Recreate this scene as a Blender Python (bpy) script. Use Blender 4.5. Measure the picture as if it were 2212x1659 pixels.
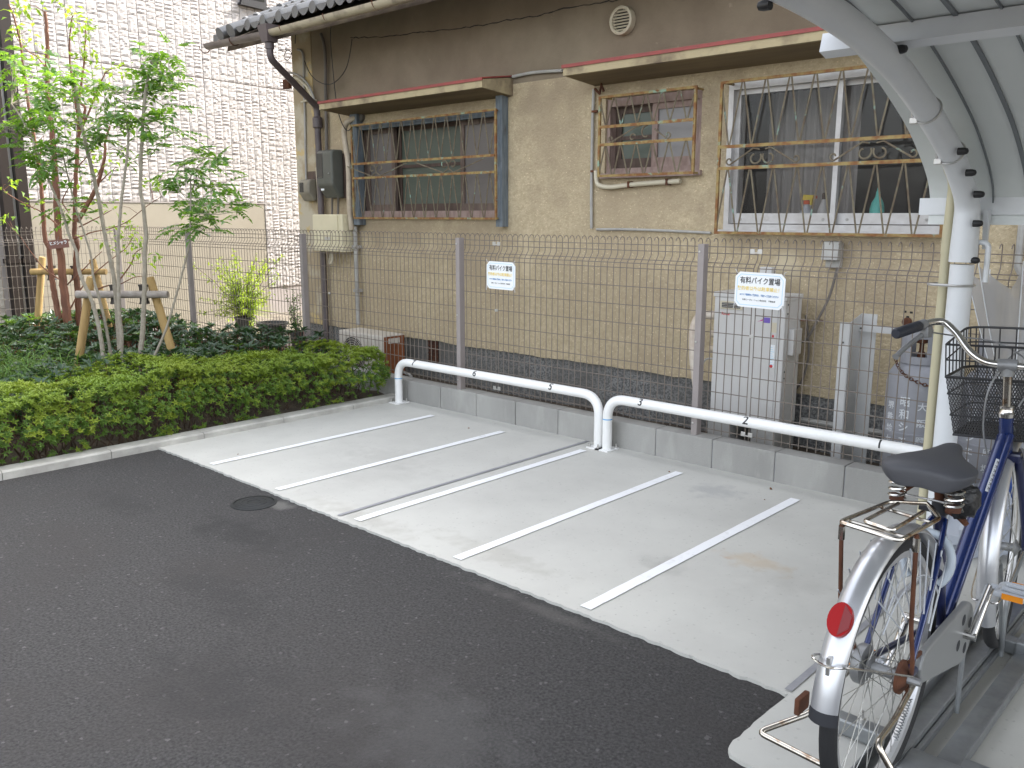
import bpy, bmesh, math, random
import numpy as np
from mathutils import Vector, Matrix
for _o in list(bpy.data.objects): bpy.data.objects.remove(_o)
scene = bpy.context.scene
col = scene.collection
R = math.radians
random.seed(7)

# ------------------------------------------------------------------ camera, sky, sun, exposure
CAM_H = 1.44                                   # eye height; fence panels come out 2.0 m wide, blocks 0.39 m
PITCH, YAW, FOC = R(10.97), R(43.12), 1885.0   # solved from the parking lines (2212 px wide photo)
cam_d = bpy.data.cameras.new('camera'); cam = bpy.data.objects.new('camera', cam_d); col.objects.link(cam)
cam.location = (0, 0, CAM_H); cam.rotation_euler = (R(90) - PITCH, 0, YAW)
cam_d.sensor_fit = 'HORIZONTAL'; cam_d.sensor_width = 36.0; cam_d.lens = 36.0 * FOC / 2212.0
cam_d.clip_start = 0.05; cam_d.clip_end = 2000
scene.camera = cam
SUN_AZ = (0.20, 0.980); SUN_EL = R(42)         # towards the sun (from behind the house)
world = bpy.data.worlds.new('World'); scene.world = world; world.use_nodes = True
_n = world.node_tree.nodes; _bg = _n['Background']
_sky = _n.new('ShaderNodeTexSky'); _sky.sky_type = 'NISHITA'; _sky.sun_disc = False
_sky.sun_elevation = SUN_EL; _sky.sun_rotation = math.atan2(SUN_AZ[0], SUN_AZ[1])
_sky.air_density = 1.0; _sky.dust_density = 3.5; _sky.ozone_density = 1.0
_hs = _n.new('ShaderNodeHueSaturation'); _hs.inputs['Saturation'].default_value = 0.30   # thin high haze: a paler sky, as the camera balanced it
world.node_tree.links.new(_sky.outputs[0], _hs.inputs['Color']); world.node_tree.links.new(_hs.outputs[0], _bg.inputs[0]); _bg.inputs[1].default_value = 0.15
sun_d = bpy.data.lights.new('sun', 'SUN'); sun_d.energy = 2.0; sun_d.angle = R(0.53); sun_d.color = (1.0, 0.95, 0.86)
sun = bpy.data.objects.new('sun', sun_d); col.objects.link(sun)
_sv = Vector((SUN_AZ[0] * math.cos(SUN_EL), SUN_AZ[1] * math.cos(SUN_EL), math.sin(SUN_EL)))
sun.rotation_euler = _sv.to_track_quat('Z', 'Y').to_euler()
scene.view_settings.view_transform = 'Standard'; scene.view_settings.look = 'None'
scene.view_settings.gamma = 1.0; scene.view_settings.use_curve_mapping = False
scene.view_settings.exposure = 2.45
scene.render.resolution_x = 1024; scene.render.resolution_y = 768

# ------------------------------------------------------------------ pixel -> direction helpers (distance comes from a known plane)
_fw = Vector((-math.sin(YAW) * math.cos(PITCH), math.cos(YAW) * math.cos(PITCH), -math.sin(PITCH)))
_rt = Vector((math.cos(YAW), math.sin(YAW), 0)); _up = _rt.cross(_fw); _C = Vector((0, 0, CAM_H))
def _ray(q): return _fw * FOC + _rt * (q[0] - 1106) - _up * (q[1] - 829.5)
def onz(q, z=0.0): d = _ray(q); return _C + d * ((z - CAM_H) / d.z)
def ony(q, Y): d = _ray(q); return _C + d * (Y / d.y)
def onx(q, X): d = _ray(q); return _C + d * (X / d.x)
_S = 2212 / 3264
def crop(x0, y0, sc): return lambda x, y: ((x0 + x / sc) * _S, (y0 + y / sc) * _S)
c1 = crop(0, 0, 2.212); c2 = crop(600, 0, 2212 / 1100); c3 = crop(1700, 0, 2212 / 1564); c4 = crop(1200, 750, 2.765)
c5 = crop(2000, 750, 1.746); c8 = crop(600, 850, 3.16); cg = crop(550, 0, 2212 / 750)
cw1 = crop(1100, 350, 2212 / 600); cw2 = crop(1850, 230, 1659 / 400); cw3 = crop(2250, 200, 2212 / 800)
ch = crop(2150, 800, 1936 / 700); cp = crop(2400, 0, 2205 / 864); cq = crop(2700, 550, 1701 / 564)
cb = crop(2650, 950, 2037 / 614); cs = crop(2650, 1400, 2037 / 614); cr = crop(2300, 1800, 2212 / 964)
ct = crop(0, 0, 1991 / 600); cl = crop(0, 750, 2212 / 600); cpl = crop(0, 650, 2212 / 1300); cs6 = crop(900, 150, 774 / 350)
n1 = crop(2600, 1850, 1057 / 664); n2 = crop(2850, 1450, 788 / 414); n3 = crop(2900, 850, 866 / 364)

# ------------------------------------------------------------------ mesh builder
class MB:
    def __init__(s): s.v = []; s.f = []
    def add(s, vs, fs):
        o = len(s.v); s.v += [tuple(p) for p in vs]; s.f += [tuple(i + o for i in f) for f in fs]; return s
    def box(s, a, b):
        x0, y0, z0 = a; x1, y1, z1 = b
        if x0 > x1: x0, x1 = x1, x0
        if y0 > y1: y0, y1 = y1, y0
        if z0 > z1: z0, z1 = z1, z0
        return s.add([(x0, y0, z0), (x1, y0, z0), (x1, y1, z0), (x0, y1, z0), (x0, y0, z1), (x1, y0, z1), (x1, y1, z1), (x0, y1, z1)],
                     [(0, 3, 2, 1), (4, 5, 6, 7), (0, 1, 5, 4), (1, 2, 6, 5), (2, 3, 7, 6), (3, 0, 4, 7)])
    def cbox(s, a, b, c=0.01):                       # box with chamfered edges (all 12)
        x0, y0, z0 = [min(i, j) for i, j in zip(a, b)]; x1, y1, z1 = [max(i, j) for i, j in zip(a, b)]
        bm = bmesh.new(); bmesh.ops.create_cube(bm, size=1)
        for v in bm.verts: v.co = Vector(((x0 + x1) / 2 + v.co.x * (x1 - x0), (y0 + y1) / 2 + v.co.y * (y1 - y0), (z0 + z1) / 2 + v.co.z * (z1 - z0)))
        bmesh.ops.bevel(bm, geom=bm.edges[:], offset=c, segments=2, profile=0.6, affect='EDGES')
        bm.verts.index_update()
        s.add([v.co[:] for v in bm.verts], [[v.index for v in f.verts] for f in bm.faces]); bm.free(); return s
    def bar(s, p, q, w, h, upv=(0, 0, 1)):           # rectangular bar from p to q
        p, q = Vector(p), Vector(q); d = (q - p).normalized(); u = Vector(upv)
        if abs(d.dot(u)) > 0.98: u = Vector((0, 1, 0))
        a = d.cross(u).normalized() * (w / 2); b = a.cross(d).normalized() * (h / 2)
        vs = [p - a - b, p + a - b, p + a + b, p - a + b, q - a - b, q + a - b, q + a + b, q - a + b]
        return s.add(vs, [(0, 3, 2, 1), (4, 5, 6, 7), (0, 1, 5, 4), (1, 2, 6, 5), (2, 3, 7, 6), (3, 0, 4, 7)])
    def tube(s, pts, r, n=8, cap=True, closed=False):
        pts = [Vector(p) for p in pts]; m = len(pts)
        rs = r if isinstance(r, (list, tuple)) else [r] * m
        T = []
        for i in range(m):
            if closed: t = pts[(i + 1) % m] - pts[i - 1]
            else: t = pts[min(i + 1, m - 1)] - pts[max(i - 1, 0)]
            T.append(t.normalized() if t.length > 1e-9 else Vector((0, 0, 1)))
        ref = Vector((0, 0, 1)) if abs(T[0].z) < 0.9 else Vector((1, 0, 0))
        nrm = T[0].cross(ref).normalized(); vs = []
        for i in range(m):
            nrm = (nrm - T[i] * nrm.dot(T[i])).normalized(); bn = T[i].cross(nrm)
            for k in range(n):
                a = 2 * math.pi * k / n; vs.append(pts[i] + (nrm * math.cos(a) + bn * math.sin(a)) * rs[i])
        fs = []
        for i in range(m if closed else m - 1):
            j = (i + 1) % m
            for k in range(n): fs.append((i * n + k, i * n + (k + 1) % n, j * n + (k + 1) % n, j * n + k))
        if cap and not closed:
            fs.append(tuple(range(n - 1, -1, -1))); fs.append(tuple((m - 1) * n + k for k in range(n)))
        return s.add(vs, fs)
    def lathe(s, prof, n=24, axis='z', org=(0, 0, 0), M=None, cap=True):   # prof: (r, h)
        vs = []; fs = []
        for r, h in prof:
            for k in range(n):
                a = 2 * math.pi * k / n; p = Vector((r * math.cos(a), r * math.sin(a), h))
                if axis == 'x': p = Vector((p.z, p.x, p.y))
                if axis == 'y': p = Vector((p.x, p.z, p.y))
                if M is not None: p = M @ p
                vs.append(p + Vector(org))
        m = len(prof)
        for i in range(m - 1):
            for k in range(n): fs.append((i * n + k, i * n + (k + 1) % n, (i + 1) * n + (k + 1) % n, (i + 1) * n + k))
        if cap: fs.append(tuple(range(n - 1, -1, -1))); fs.append(tuple((m - 1) * n + k for k in range(n)))
        return s.add(vs, fs)
    def prism(s, poly, d):                            # polygon (list of 3d points) extruded along vector d
        p = [Vector(a) for a in poly]; d = Vector(d); n = len(p)
        fs = [tuple(range(n - 1, -1, -1)), tuple(range(n, 2 * n))] + [(i, (i + 1) % n, n + (i + 1) % n, n + i) for i in range(n)]
        return s.add(p + [a + d for a in p], fs)
    def build(s, name, mat, parent=None, smooth=False, angle=40, loc=None):
        me = bpy.data.meshes.new(name); me.from_pydata(s.v, [], s.f); me.update()
        bm = bmesh.new(); bm.from_mesh(me); bmesh.ops.recalc_face_normals(bm, faces=bm.faces[:]); bm.to_mesh(me); bm.free()
        if mat: me.materials.append(M[mat] if isinstance(mat, str) else mat)
        if smooth:
            me.polygons.foreach_set('use_smooth', [True] * len(me.polygons))
            try: me.set_sharp_from_angle(angle=R(angle))
            except Exception: pass
        return link(name, me, parent, loc)
def link(name, me, parent=None, loc=None):
    o = bpy.data.objects.new(name, me); col.objects.link(o)
    if parent: o.parent = parent; o.matrix_parent_inverse = Matrix.Translation(-Vector(parent.location))
    if loc is not None: o.location = loc
    return o
def thing(name, label, cat, loc=(0, 0, 0), group=None):
    o = bpy.data.objects.new(name, None); col.objects.link(o); o.location = loc; o.empty_display_size = 0.1
    o['label'] = label; o['category'] = cat
    if group: o['group'] = group
    return o
def tag(o, label=None, cat=None, group=None, kind=None):
    for k, v in (('label', label), ('category', cat), ('group', group), ('kind', kind)):
        if v: o[k] = v
    return o
def bez(p0, p1, p2, p3, n=10):
    p0, p1, p2, p3 = map(Vector, (p0, p1, p2, p3))
    return [(p0 * (1 - t) ** 3 + p1 * 3 * t * (1 - t) ** 2 + p2 * 3 * t * t * (1 - t) + p3 * t ** 3) for t in [i / n for i in range(n + 1)]]
def smooth_path(pts, k=5):                            # Catmull-Rom through points
    pts = [Vector(p) for p in pts]; out = []
    for i in range(len(pts) - 1):
        a = pts[max(i - 1, 0)]; b = pts[i]; c = pts[i + 1]; d = pts[min(i + 2, len(pts) - 1)]
        for j in range(k):
            t = j / k
            out.append(0.5 * ((2 * b) + (c - a) * t + (2 * a - 5 * b + 4 * c - d) * t * t + (3 * b - a - 3 * c + d) * t ** 3))
    out.append(pts[-1]); return out
def fillet(pts, r, k=6):                              # polyline with rounded corners
    pts = [Vector(p) for p in pts]; out = [pts[0]]
    for i in range(1, len(pts) - 1):
        a, b, c = pts[i - 1], pts[i], pts[i + 1]; d1 = (a - b); d2 = (c - b)
        rr = min(r, d1.length * 0.49, d2.length * 0.49); p = b + d1.normalized() * rr; q = b + d2.normalized() * rr
        for j in range(k + 1):
            t = j / k; out.append(p * (1 - t) ** 2 + b * 2 * t * (1 - t) + q * t * t)
    out.append(pts[-1]); return out
_txtcache = {}
def text_mesh(txt, size, ex=0.0003, bold=0.0):
    cu = bpy.data.curves.new('lettering', 'FONT'); cu.body = txt; cu.size = size; cu.align_x = 'CENTER'; cu.align_y = 'CENTER'; cu.extrude = ex; cu.offset = bold
    cu.resolution_u = 3
    o = bpy.data.objects.new('lettering', cu); col.objects.link(o)
    bpy.context.view_layer.update(); dg = bpy.context.evaluated_depsgraph_get()
    me = bpy.data.meshes.new_from_object(o.evaluated_get(dg)); bpy.data.objects.remove(o); return me
def lettering(txt, size, mat, pos, xdir, updir, parent, name='lettering', width=None, bend=None, bold=0.0):
    """text laid on a surface: pos centre, xdir reading direction, updir letters' up; width squeezes to a length"""
    me = text_mesh(txt, size, bold=bold)
    if bend:                                           # short edges, so that the strokes follow a curved surface
        bm = bmesh.new(); bm.from_mesh(me); bmesh.ops.triangulate(bm, faces=bm.faces[:])
        for _ in range(5):
            le = [e for e in bm.edges if e.calc_length() > 0.007]
            if not le: break
            bmesh.ops.subdivide_edges(bm, edges=le, cuts=1); bmesh.ops.triangulate(bm, faces=bm.faces[:])
        bm.to_mesh(me); bm.free()
    X = Vector(xdir).normalized(); U = Vector(updir).normalized(); N = X.cross(U); p = Vector(pos)
    xs = [v.co.x for v in me.vertices] or [0]; k = (width / max(1e-6, max(xs) - min(xs))) if width else 1.0
    for v in me.vertices:
        if bend: v.co = bend(v.co.x * k, v.co.y, v.co.z)
        else: v.co = p + X * (v.co.x * k) + U * v.co.y + N * v.co.z
    me.materials.clear(); me.materials.append(M[mat]); me.update()
    return link(name, me, parent)

# ------------------------------------------------------------------ materials
M = {}
def mat(name, c=(0.5, 0.5, 0.5), rough=0.6, metal=0.0, c2=None, scale=8.0, fac=(0.35, 0.65), detail=4, bump=0.0, bscale=60.0, bdist=0.004,
        c3=None, s3=3.0, f3=(0.55, 0.7), trans=0.0, alpha=None, spec=0.5, coat=0.0, stretch=None, speck=None, sss=None):
    m = bpy.data.materials.new(name); m.use_nodes = True; nt = m.node_tree; N = nt.nodes; L = nt.links; b = N['Principled BSDF']
    b.inputs['Roughness'].default_value = rough; b.inputs['Metallic'].default_value = metal; b.inputs['Specular IOR Level'].default_value = spec
    if coat: b.inputs['Coat Weight'].default_value = coat; b.inputs['Coat Roughness'].default_value = 0.15
    b.inputs['Base Color'].default_value = (*c, 1)
    tc = N.new('ShaderNodeTexCoord'); src = tc.outputs['Object']
    if stretch:
        mp = N.new('ShaderNodeMapping'); mp.inputs['Scale'].default_value = stretch; L.new(src, mp.inputs[0]); src2 = mp.outputs[0]
    else: src2 = src
    def noise(sc, d=4, s=None):
        n = N.new('ShaderNodeTexNoise'); n.inputs['Scale'].default_value = sc; n.inputs['Detail'].default_value = d; n.inputs['Roughness'].default_value = 0.6
        L.new(s or src2, n.inputs['Vector']); return n
    def ramp(n, f):
        r = N.new('ShaderNodeMapRange'); r.inputs['From Min'].default_value = f[0]; r.inputs['From Max'].default_value = f[1]; L.new(n.outputs['Fac'], r.inputs['Value']); return r.outputs['Result']
    cur = None
    def mix(f, a, bcol):
        x = N.new('ShaderNodeMix'); x.data_type = 'RGBA'; L.new(f, x.inputs['Factor'])
        if hasattr(a, 'is_linked'): L.new(a, x.inputs['A'])
        else: x.inputs['A'].default_value = (*a, 1)
        x.inputs['B'].default_value = (*bcol, 1); return x.outputs['Result']
    cur = c
    if c2: cur = mix(ramp(noise(scale, detail), fac), cur, c2)
    if c3: cur = mix(ramp(noise(s3, 5), f3), cur, c3)
    if speck:                                          # (colour, scale, threshold)
        vn = N.new('ShaderNodeTexVoronoi'); vn.inputs['Scale'].default_value = speck[1]; L.new(src, vn.inputs['Vector'])
        wn = N.new('ShaderNodeSeparateColor'); L.new(vn.outputs['Color'], wn.inputs[0])
        r = N.new('ShaderNodeMapRange'); r.inputs['From Min'].default_value = speck[2]; r.inputs['From Max'].default_value = speck[2] + 0.05; L.new(wn.outputs[0], r.inputs['Value'])
        cur = mix(r.outputs['Result'], cur, speck[0])
    if cur is not c: L.new(cur, b.inputs['Base Color'])
    if bump:
        n = noise(bscale, 5, src); bp = N.new('ShaderNodeBump'); bp.inputs['Strength'].default_value = bump; bp.inputs['Distance'].default_value = bdist
        L.new(n.outputs['Fac'], bp.inputs['Height']); L.new(bp.outputs[0], b.inputs['Normal'])
    if trans: b.inputs['Transmission Weight'].default_value = trans
    if alpha is not None: b.inputs['Alpha'].default_value = alpha
    M[name] = m; return m
def leafmat(name, c, c2, rough=0.45, transl=0.35, tc=(0.35, 0.55, 0.05), scale=6.0, spec=0.4):
    """leaf: reflects green, lets some light through; hue varies over the plant by noise"""
    m = bpy.data.materials.new(name); m.use_nodes = True; nt = m.node_tree; N = nt.nodes; L = nt.links; b = N['Principled BSDF']; out = N['Material Output']
    tcn = N.new('ShaderNodeTexCoord'); n = N.new('ShaderNodeTexNoise'); n.inputs['Scale'].default_value = scale; n.inputs['Detail'].default_value = 3; L.new(tcn.outputs['Object'], n.inputs['Vector'])
    r = N.new('ShaderNodeMapRange'); r.inputs['From Min'].default_value = 0.35; r.inputs['From Max'].default_value = 0.65; L.new(n.outputs['Fac'], r.inputs['Value'])
    x = N.new('ShaderNodeMix'); x.data_type = 'RGBA'; x.inputs['A'].default_value = (*c, 1); x.inputs['B'].default_value = (*c2, 1); L.new(r.outputs[0], x.inputs['Factor'])
    L.new(x.outputs['Result'], b.inputs['Base Color']); b.inputs['Roughness'].default_value = rough; b.inputs['Specular IOR Level'].default_value = spec
    t = N.new('ShaderNodeBsdfTranslucent'); t.inputs['Color'].default_value = (*tc, 1)
    mx = N.new('ShaderNodeMixShader'); mx.inputs[0].default_value = transl; L.new(b.outputs[0], mx.inputs[1]); L.new(t.outputs[0], mx.inputs[2]); L.new(mx.outputs[0], out.inputs['Surface'])
    M[name] = m
def glassmat(name, c, see=0.5, rough=0.08, refl=0.5):
    """window pane: partly see-through, with a glossy dusty surface"""
    m = bpy.data.materials.new(name); m.use_nodes = True; nt = m.node_tree; N = nt.nodes; L = nt.links; b = N['Principled BSDF']; out = N['Material Output']
    b.inputs['Base Color'].default_value = (*c, 1); b.inputs['Roughness'].default_value = rough; b.inputs['Specular IOR Level'].default_value = refl
    tp = N.new('ShaderNodeBsdfTransparent'); mx = N.new('ShaderNodeMixShader'); mx.inputs[0].default_value = see
    tcn = N.new('ShaderNodeTexCoord'); n = N.new('ShaderNodeTexNoise'); n.inputs['Scale'].default_value = 5; L.new(tcn.outputs['Object'], n.inputs['Vector'])
    bp = N.new('ShaderNodeBump'); bp.inputs['Strength'].default_value = 0.06; bp.inputs['Distance'].default_value = 0.02; L.new(n.outputs['Fac'], bp.inputs['Height']); L.new(bp.outputs[0], b.inputs['Normal'])
    L.new(b.outputs[0], mx.inputs[1]); L.new(tp.outputs[0], mx.inputs[2]); L.new(mx.outputs[0], out.inputs['Surface']); M[name] = m
# ------------------------------------------------------------------ base materials
mat('soil', (0.10, 0.075, 0.05), 0.95, c2=(0.05, 0.038, 0.028), scale=9, bump=0.8, bscale=40, bdist=0.02)
mat('yard', (0.20, 0.17, 0.13), 0.95, c2=(0.09, 0.075, 0.06), scale=6, bump=0.7, bscale=60, bdist=0.01)
mat('asphalt', (0.082, 0.079, 0.077), 0.88, c2=(0.028, 0.027, 0.027), scale=95, fac=(0.30, 0.68), detail=6, c3=(0.050, 0.046, 0.044), s3=1.3, f3=(0.48, 0.74), bump=1.0, bscale=125, bdist=0.012, speck=((0.30, 0.295, 0.285), 105, 0.986), spec=0.35)
mat('concrete', (0.495, 0.49, 0.452), 0.85, c2=(0.44, 0.434, 0.402), scale=2.2, fac=(0.38, 0.68), detail=8, c3=(0.39, 0.38, 0.35), s3=1.15, f3=(0.60, 0.82), bump=0.25, bscale=120, bdist=0.002, speck=((0.30, 0.29, 0.27), 130, 0.975))
mat('kerb_concrete', (0.47, 0.46, 0.42), 0.9, c2=(0.34, 0.33, 0.30), scale=7, detail=8, bump=0.4, bscale=90, bdist=0.003)
mat('block_concrete', (0.34, 0.335, 0.315), 0.92, c2=(0.27, 0.265, 0.25), scale=4, detail=9, fac=(0.35, 0.70), c3=(0.385, 0.38, 0.355), s3=6, f3=(0.52, 0.72), stretch=(1, 1, 0.35), bump=0.7, bscale=140, bdist=0.004)
mat('line_paint', (0.80, 0.81, 0.82), 0.6, c2=(0.66, 0.66, 0.65), scale=22, fac=(0.55, 0.78), speck=((0.45, 0.44, 0.42), 60, 0.985))
mat('joint_grey', (0.24, 0.24, 0.255), 0.8, c2=(0.30, 0.30, 0.31), scale=12)
mat('cast_iron', (0.028, 0.030, 0.032), 0.55, 0.6, bump=0.5, bscale=70)
mat('white_paint', (0.80, 0.80, 0.79), 0.32, c2=(0.75, 0.75, 0.73), scale=6, spec=0.5)
mat('black_paint', (0.015, 0.015, 0.016), 0.5)
mat('blue_mark', (0.05, 0.32, 0.65), 0.6)
mat('bolt_steel', (0.55, 0.54, 0.52), 0.35, 0.9)
mat('dead_leaf', (0.16, 0.07, 0.03), 0.8)
# stains with a place of their own on the parking pad
def add_spots(mname, spots, wall=False, nscale=14, soft=1.0):
    m = M[mname]; nt = m.node_tree; N = nt.nodes; L = nt.links; b = N['Principled BSDF']
    tc = N.new('ShaderNodeTexCoord'); nz = N.new('ShaderNodeTexNoise'); nz.inputs['Scale'].default_value = nscale; nz.inputs['Detail'].default_value = 6; L.new(tc.outputs['Object'], nz.inputs['Vector'])
    for (cx, cy, rx, ry, colr, amt) in spots:
        mp = N.new('ShaderNodeMapping'); mp.vector_type = 'TEXTURE'; mp.inputs['Location'].default_value = (cx, 0, cy) if wall else (cx, cy, 0); mp.inputs['Scale'].default_value = (rx, 1000, ry) if wall else (rx, ry, 1000); L.new(tc.outputs['Object'], mp.inputs[0])
        ln = N.new('ShaderNodeVectorMath'); ln.operation = 'LENGTH'; L.new(mp.outputs[0], ln.inputs[0])
        ad = N.new('ShaderNodeMath'); ad.operation = 'MULTIPLY_ADD'; L.new(nz.outputs['Fac'], ad.inputs[0]); ad.inputs[1].default_value = 2.6; ad.inputs[2].default_value = -1.3
        sm = N.new('ShaderNodeMath'); sm.operation = 'ADD'; L.new(ad.outputs[0], sm.inputs[0]); L.new(ln.outputs['Value'], sm.inputs[1])
        r = N.new('ShaderNodeMapRange'); r.inputs['From Min'].default_value = 1.05; r.inputs['From Max'].default_value = 0.25; r.inputs['To Max'].default_value = amt * soft; L.new(sm.outputs[0], r.inputs['Value'])
        x = N.new('ShaderNodeMix'); x.data_type = 'RGBA'; L.new(r.outputs[0], x.inputs['Factor'])
        prev = b.inputs['Base Color'].links[0].from_socket; L.new(prev, x.inputs['A']); x.inputs['B'].default_value = (*colr, 1); L.new(x.outputs['Result'], b.inputs['Base Color'])
add_spots('concrete', [(-1.62, 3.25, 0.16, 0.10, (0.46, 0.30, 0.13), 0.55), (-1.74, 3.20, 0.05, 0.022, (0.42, 0.20, 0.05), 0.7), (-1.45, 3.1, 0.22, 0.2, (0.34, 0.325, 0.30), 0.35),
    (-2.25, 3.98, 0.16, 0.13, (0.22, 0.22, 0.24), 0.55), (-4.0, 3.2, 0.45, 0.22, (0.33, 0.315, 0.29), 0.45), (-2.5, 2.55, 0.4, 0.10, (0.28, 0.26, 0.22), 0.5), (-1.9, 2.95, 0.12, 0.08, (0.20, 0.19, 0.18), 0.45), (-3.3, 2.45, 0.5, 0.08, (0.27, 0.25, 0.21), 0.5)], soft=0.6)

add_spots('asphalt', [(-3.55, 1.95, 0.35, 0.16, (0.030, 0.029, 0.029), 0.6), (-3.0, 1.55, 0.45, 0.14, (0.032, 0.031, 0.031), 0.5), (-4.4, 1.75, 0.30, 0.12, (0.034, 0.033, 0.033), 0.5), (-2.4, 1.2, 0.35, 0.2, (0.034, 0.033, 0.033), 0.5), (-1.7, 1.5, 0.4, 0.25, (0.105, 0.102, 0.10), 0.4), (-3.75, 2.3, 0.09, 0.05, (0.20, 0.195, 0.18), 0.6), (-2.0, 2.3, 0.5, 0.04, (0.12, 0.115, 0.105), 0.5)], nscale=9)
# ------------------------------------------------------------------ ground sheets
def sheet(name, pts, z, matn, thick=0.0):
    mb = MB(); n = len(pts)
    if thick: mb.prism([(x, y, z - thick) for x, y in pts], (0, 0, thick))
    else: mb.add([(x, y, z) for x, y in pts], [tuple(range(n))])
    o = mb.build(name, matn); o['kind'] = 'structure'; return o
sheet('ground', [(-300, -300), (300, -300), (300, 300), (-300, 300)], -0.10, 'yard')
sheet('asphalt', [(-5.262, -40), (40, -40), (40, 2.6), (-5.262, 2.6)], -0.012, 'asphalt')
rnd = random.Random(3)
edge = []
x = -5.262
while x < -1.06: edge.append((x, 2.362 + rnd.uniform(-0.006, 0.005) + 0.003 * math.sin(x * 2.3))); x += 0.022
edge.append((-1.055, 2.36))
y = 2.36
while y > 2.0: edge.append((-1.052 + rnd.uniform(-0.004, 0.003), y)); y -= 0.03
edge += [(-1.045, 1.985), (-1.03, 1.966), (-0.99, 1.958)]
x = -0.95
while x < 5: edge.append((x, 1.956 + rnd.uniform(-0.005, 0.005) - 0.012 * (x + 0.95))); x += 0.05 if x < 0 else 0.5
pad = sheet('parking_pad', edge + [(5, 4.344), (-5.262, 4.344)], 0.0, 'concrete', 0.09)
for lx in (-4.667, -3.962, -3.266, -2.57, -1.873):
    a = MB(); y0, y1 = 2.40, 4.138; w = 0.026; pts = []
    ys = [y0 + (y1 - y0) * i / 24 for i in range(25)]
    L_ = [(lx - w + rnd.uniform(-0.0012, 0.0012), yy, 0.004) for yy in ys]; R_ = [(lx + w + rnd.uniform(-0.0012, 0.0012), yy, 0.004) for yy in ys]
    a.add(L_ + R_, [(i, i + 25, i + 26, i + 1) for i in range(24)]); a.build('painted_line', 'line_paint', pad)
for (xa, ya, yb) in ((-3.385, 2.38, 4.335), (-1.06, 2.375, 4.2)):
    MB().add([(xa - 0.012, ya, 0.004), (xa + 0.012, ya, 0.004), (xa + 0.012, yb, 0.004), (xa - 0.012, yb, 0.004)], [(0, 1, 2, 3)]).build('joint_strip', 'joint_grey', pad)
# planting bed and the strip of earth by the house
bed = MB(); nx, ny = 26, 36; vs = []
for i in range(nx + 1):
    for j in range(ny + 1):
        X = -10.45 + (5.07) * i / nx; Y = -4 + 8.36 * j / ny
        vs.append((X, Y, 0.0 + 0.05 * math.sin(X * 2.1) * math.cos(Y * 1.7) + rnd.uniform(0, 0.03) - (0.03 if i == nx else 0)))
bed.add(vs, [(i * (ny + 1) + j, (i + 1) * (ny + 1) + j, (i + 1) * (ny + 1) + j + 1, i * (ny + 1) + j + 1) for i in range(nx) for j in range(ny)])
o = bed.build('planting_bed', 'soil', smooth=True); o['kind'] = 'structure'
side = MB(); nx, ny = 60, 6; vs = []
for i in range(nx + 1):
    for j in range(ny + 1):
        vs.append((-10.6 + 15 * i / nx, 4.45 + 0.85 * j / ny, -0.045 + rnd.uniform(-0.015, 0.015)))
side.add(vs, [(i * (ny + 1) + j, (i + 1) * (ny + 1) + j, (i + 1) * (ny + 1) + j + 1, i * (ny + 1) + j + 1) for i in range(nx) for j in range(ny)])
o = side.build('earth_strip', 'soil', smooth=True); o['kind'] = 'structure'
# lit pale yard between the two houses
o = MB().add([(-12.2, 5.3, -0.03), (-8.05, 5.3, -0.03), (-8.05, 14, -0.03), (-12.2, 14, -0.03)], [(0, 1, 2, 3)]).build('side_yard', 'yard'); o['kind'] = 'structure'
# kerb stones
kerb = bpy.data.objects.new('kerb', None); col.objects.link(kerb); kerb.location = (-5.32, 2, 0); kerb['kind'] = 'structure'
yk = 4.34; first = True
while yk > -4:
    y0 = yk - (0.6 if not first else 0.47); first = False
    mb = MB(); y0c, y1c = y0 + 0.002, yk - 0.002; prof = [(-5.385, -0.09), (-5.262, -0.09), (-5.262, 0.030), (-5.270, 0.040), (-5.377, 0.040), (-5.385, 0.030)]
    mb.prism([(px, y0c, pz) for px, pz in prof], (0, y1c - y0c, 0)); mb.build('kerb_stone', 'kerb_concrete', kerb); yk = y0
# low retaining wall of concrete blocks carrying the fence
wall = thing('block_wall', 'low grey concrete block wall under the mesh fence', 'wall', (-2.5, 4.4, 0))
joints = [-4.812 - 0.3864 * 0, -4.429]      # two joints seen in the photo fix the module
x0 = -4.812 - 0.3875 * 2; k = 0
xs = [x0 + 0.3875 * i for i in range(-13, 26)]
for i in range(len(xs) - 1):
    a, b = xs[i], xs[i + 1]
    if a < -10.5: a = -10.5
    if b <= a: continue
    dz = rnd.uniform(-0.0015, 0.0015); dy = rnd.uniform(-0.0015, 0.0015)
    MB().cbox((a + 0.0025, 4.344 + dy, -0.12), (b - 0.0025, 4.464 + dy, 0.168 + dz), 0.006).build('concrete_block', 'block_concrete', wall)
MB().box((-10.49, 4.352, -0.12), (5.2, 4.455, 0.160)).build('mortar', 'joint_grey', wall)
# side wall under the side fence
swall = thing('side_block_wall', 'low concrete block wall under the side fence beside the white building', 'wall', (-10.45, 1, 0))
yy = 4.33
while yy > -3:
    MB().cbox((-10.51, yy - 0.385, -0.12), (-10.39, yy, 0.166), 0.006).build('concrete_block', 'block_concrete', swall); yy -= 0.3875
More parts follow.
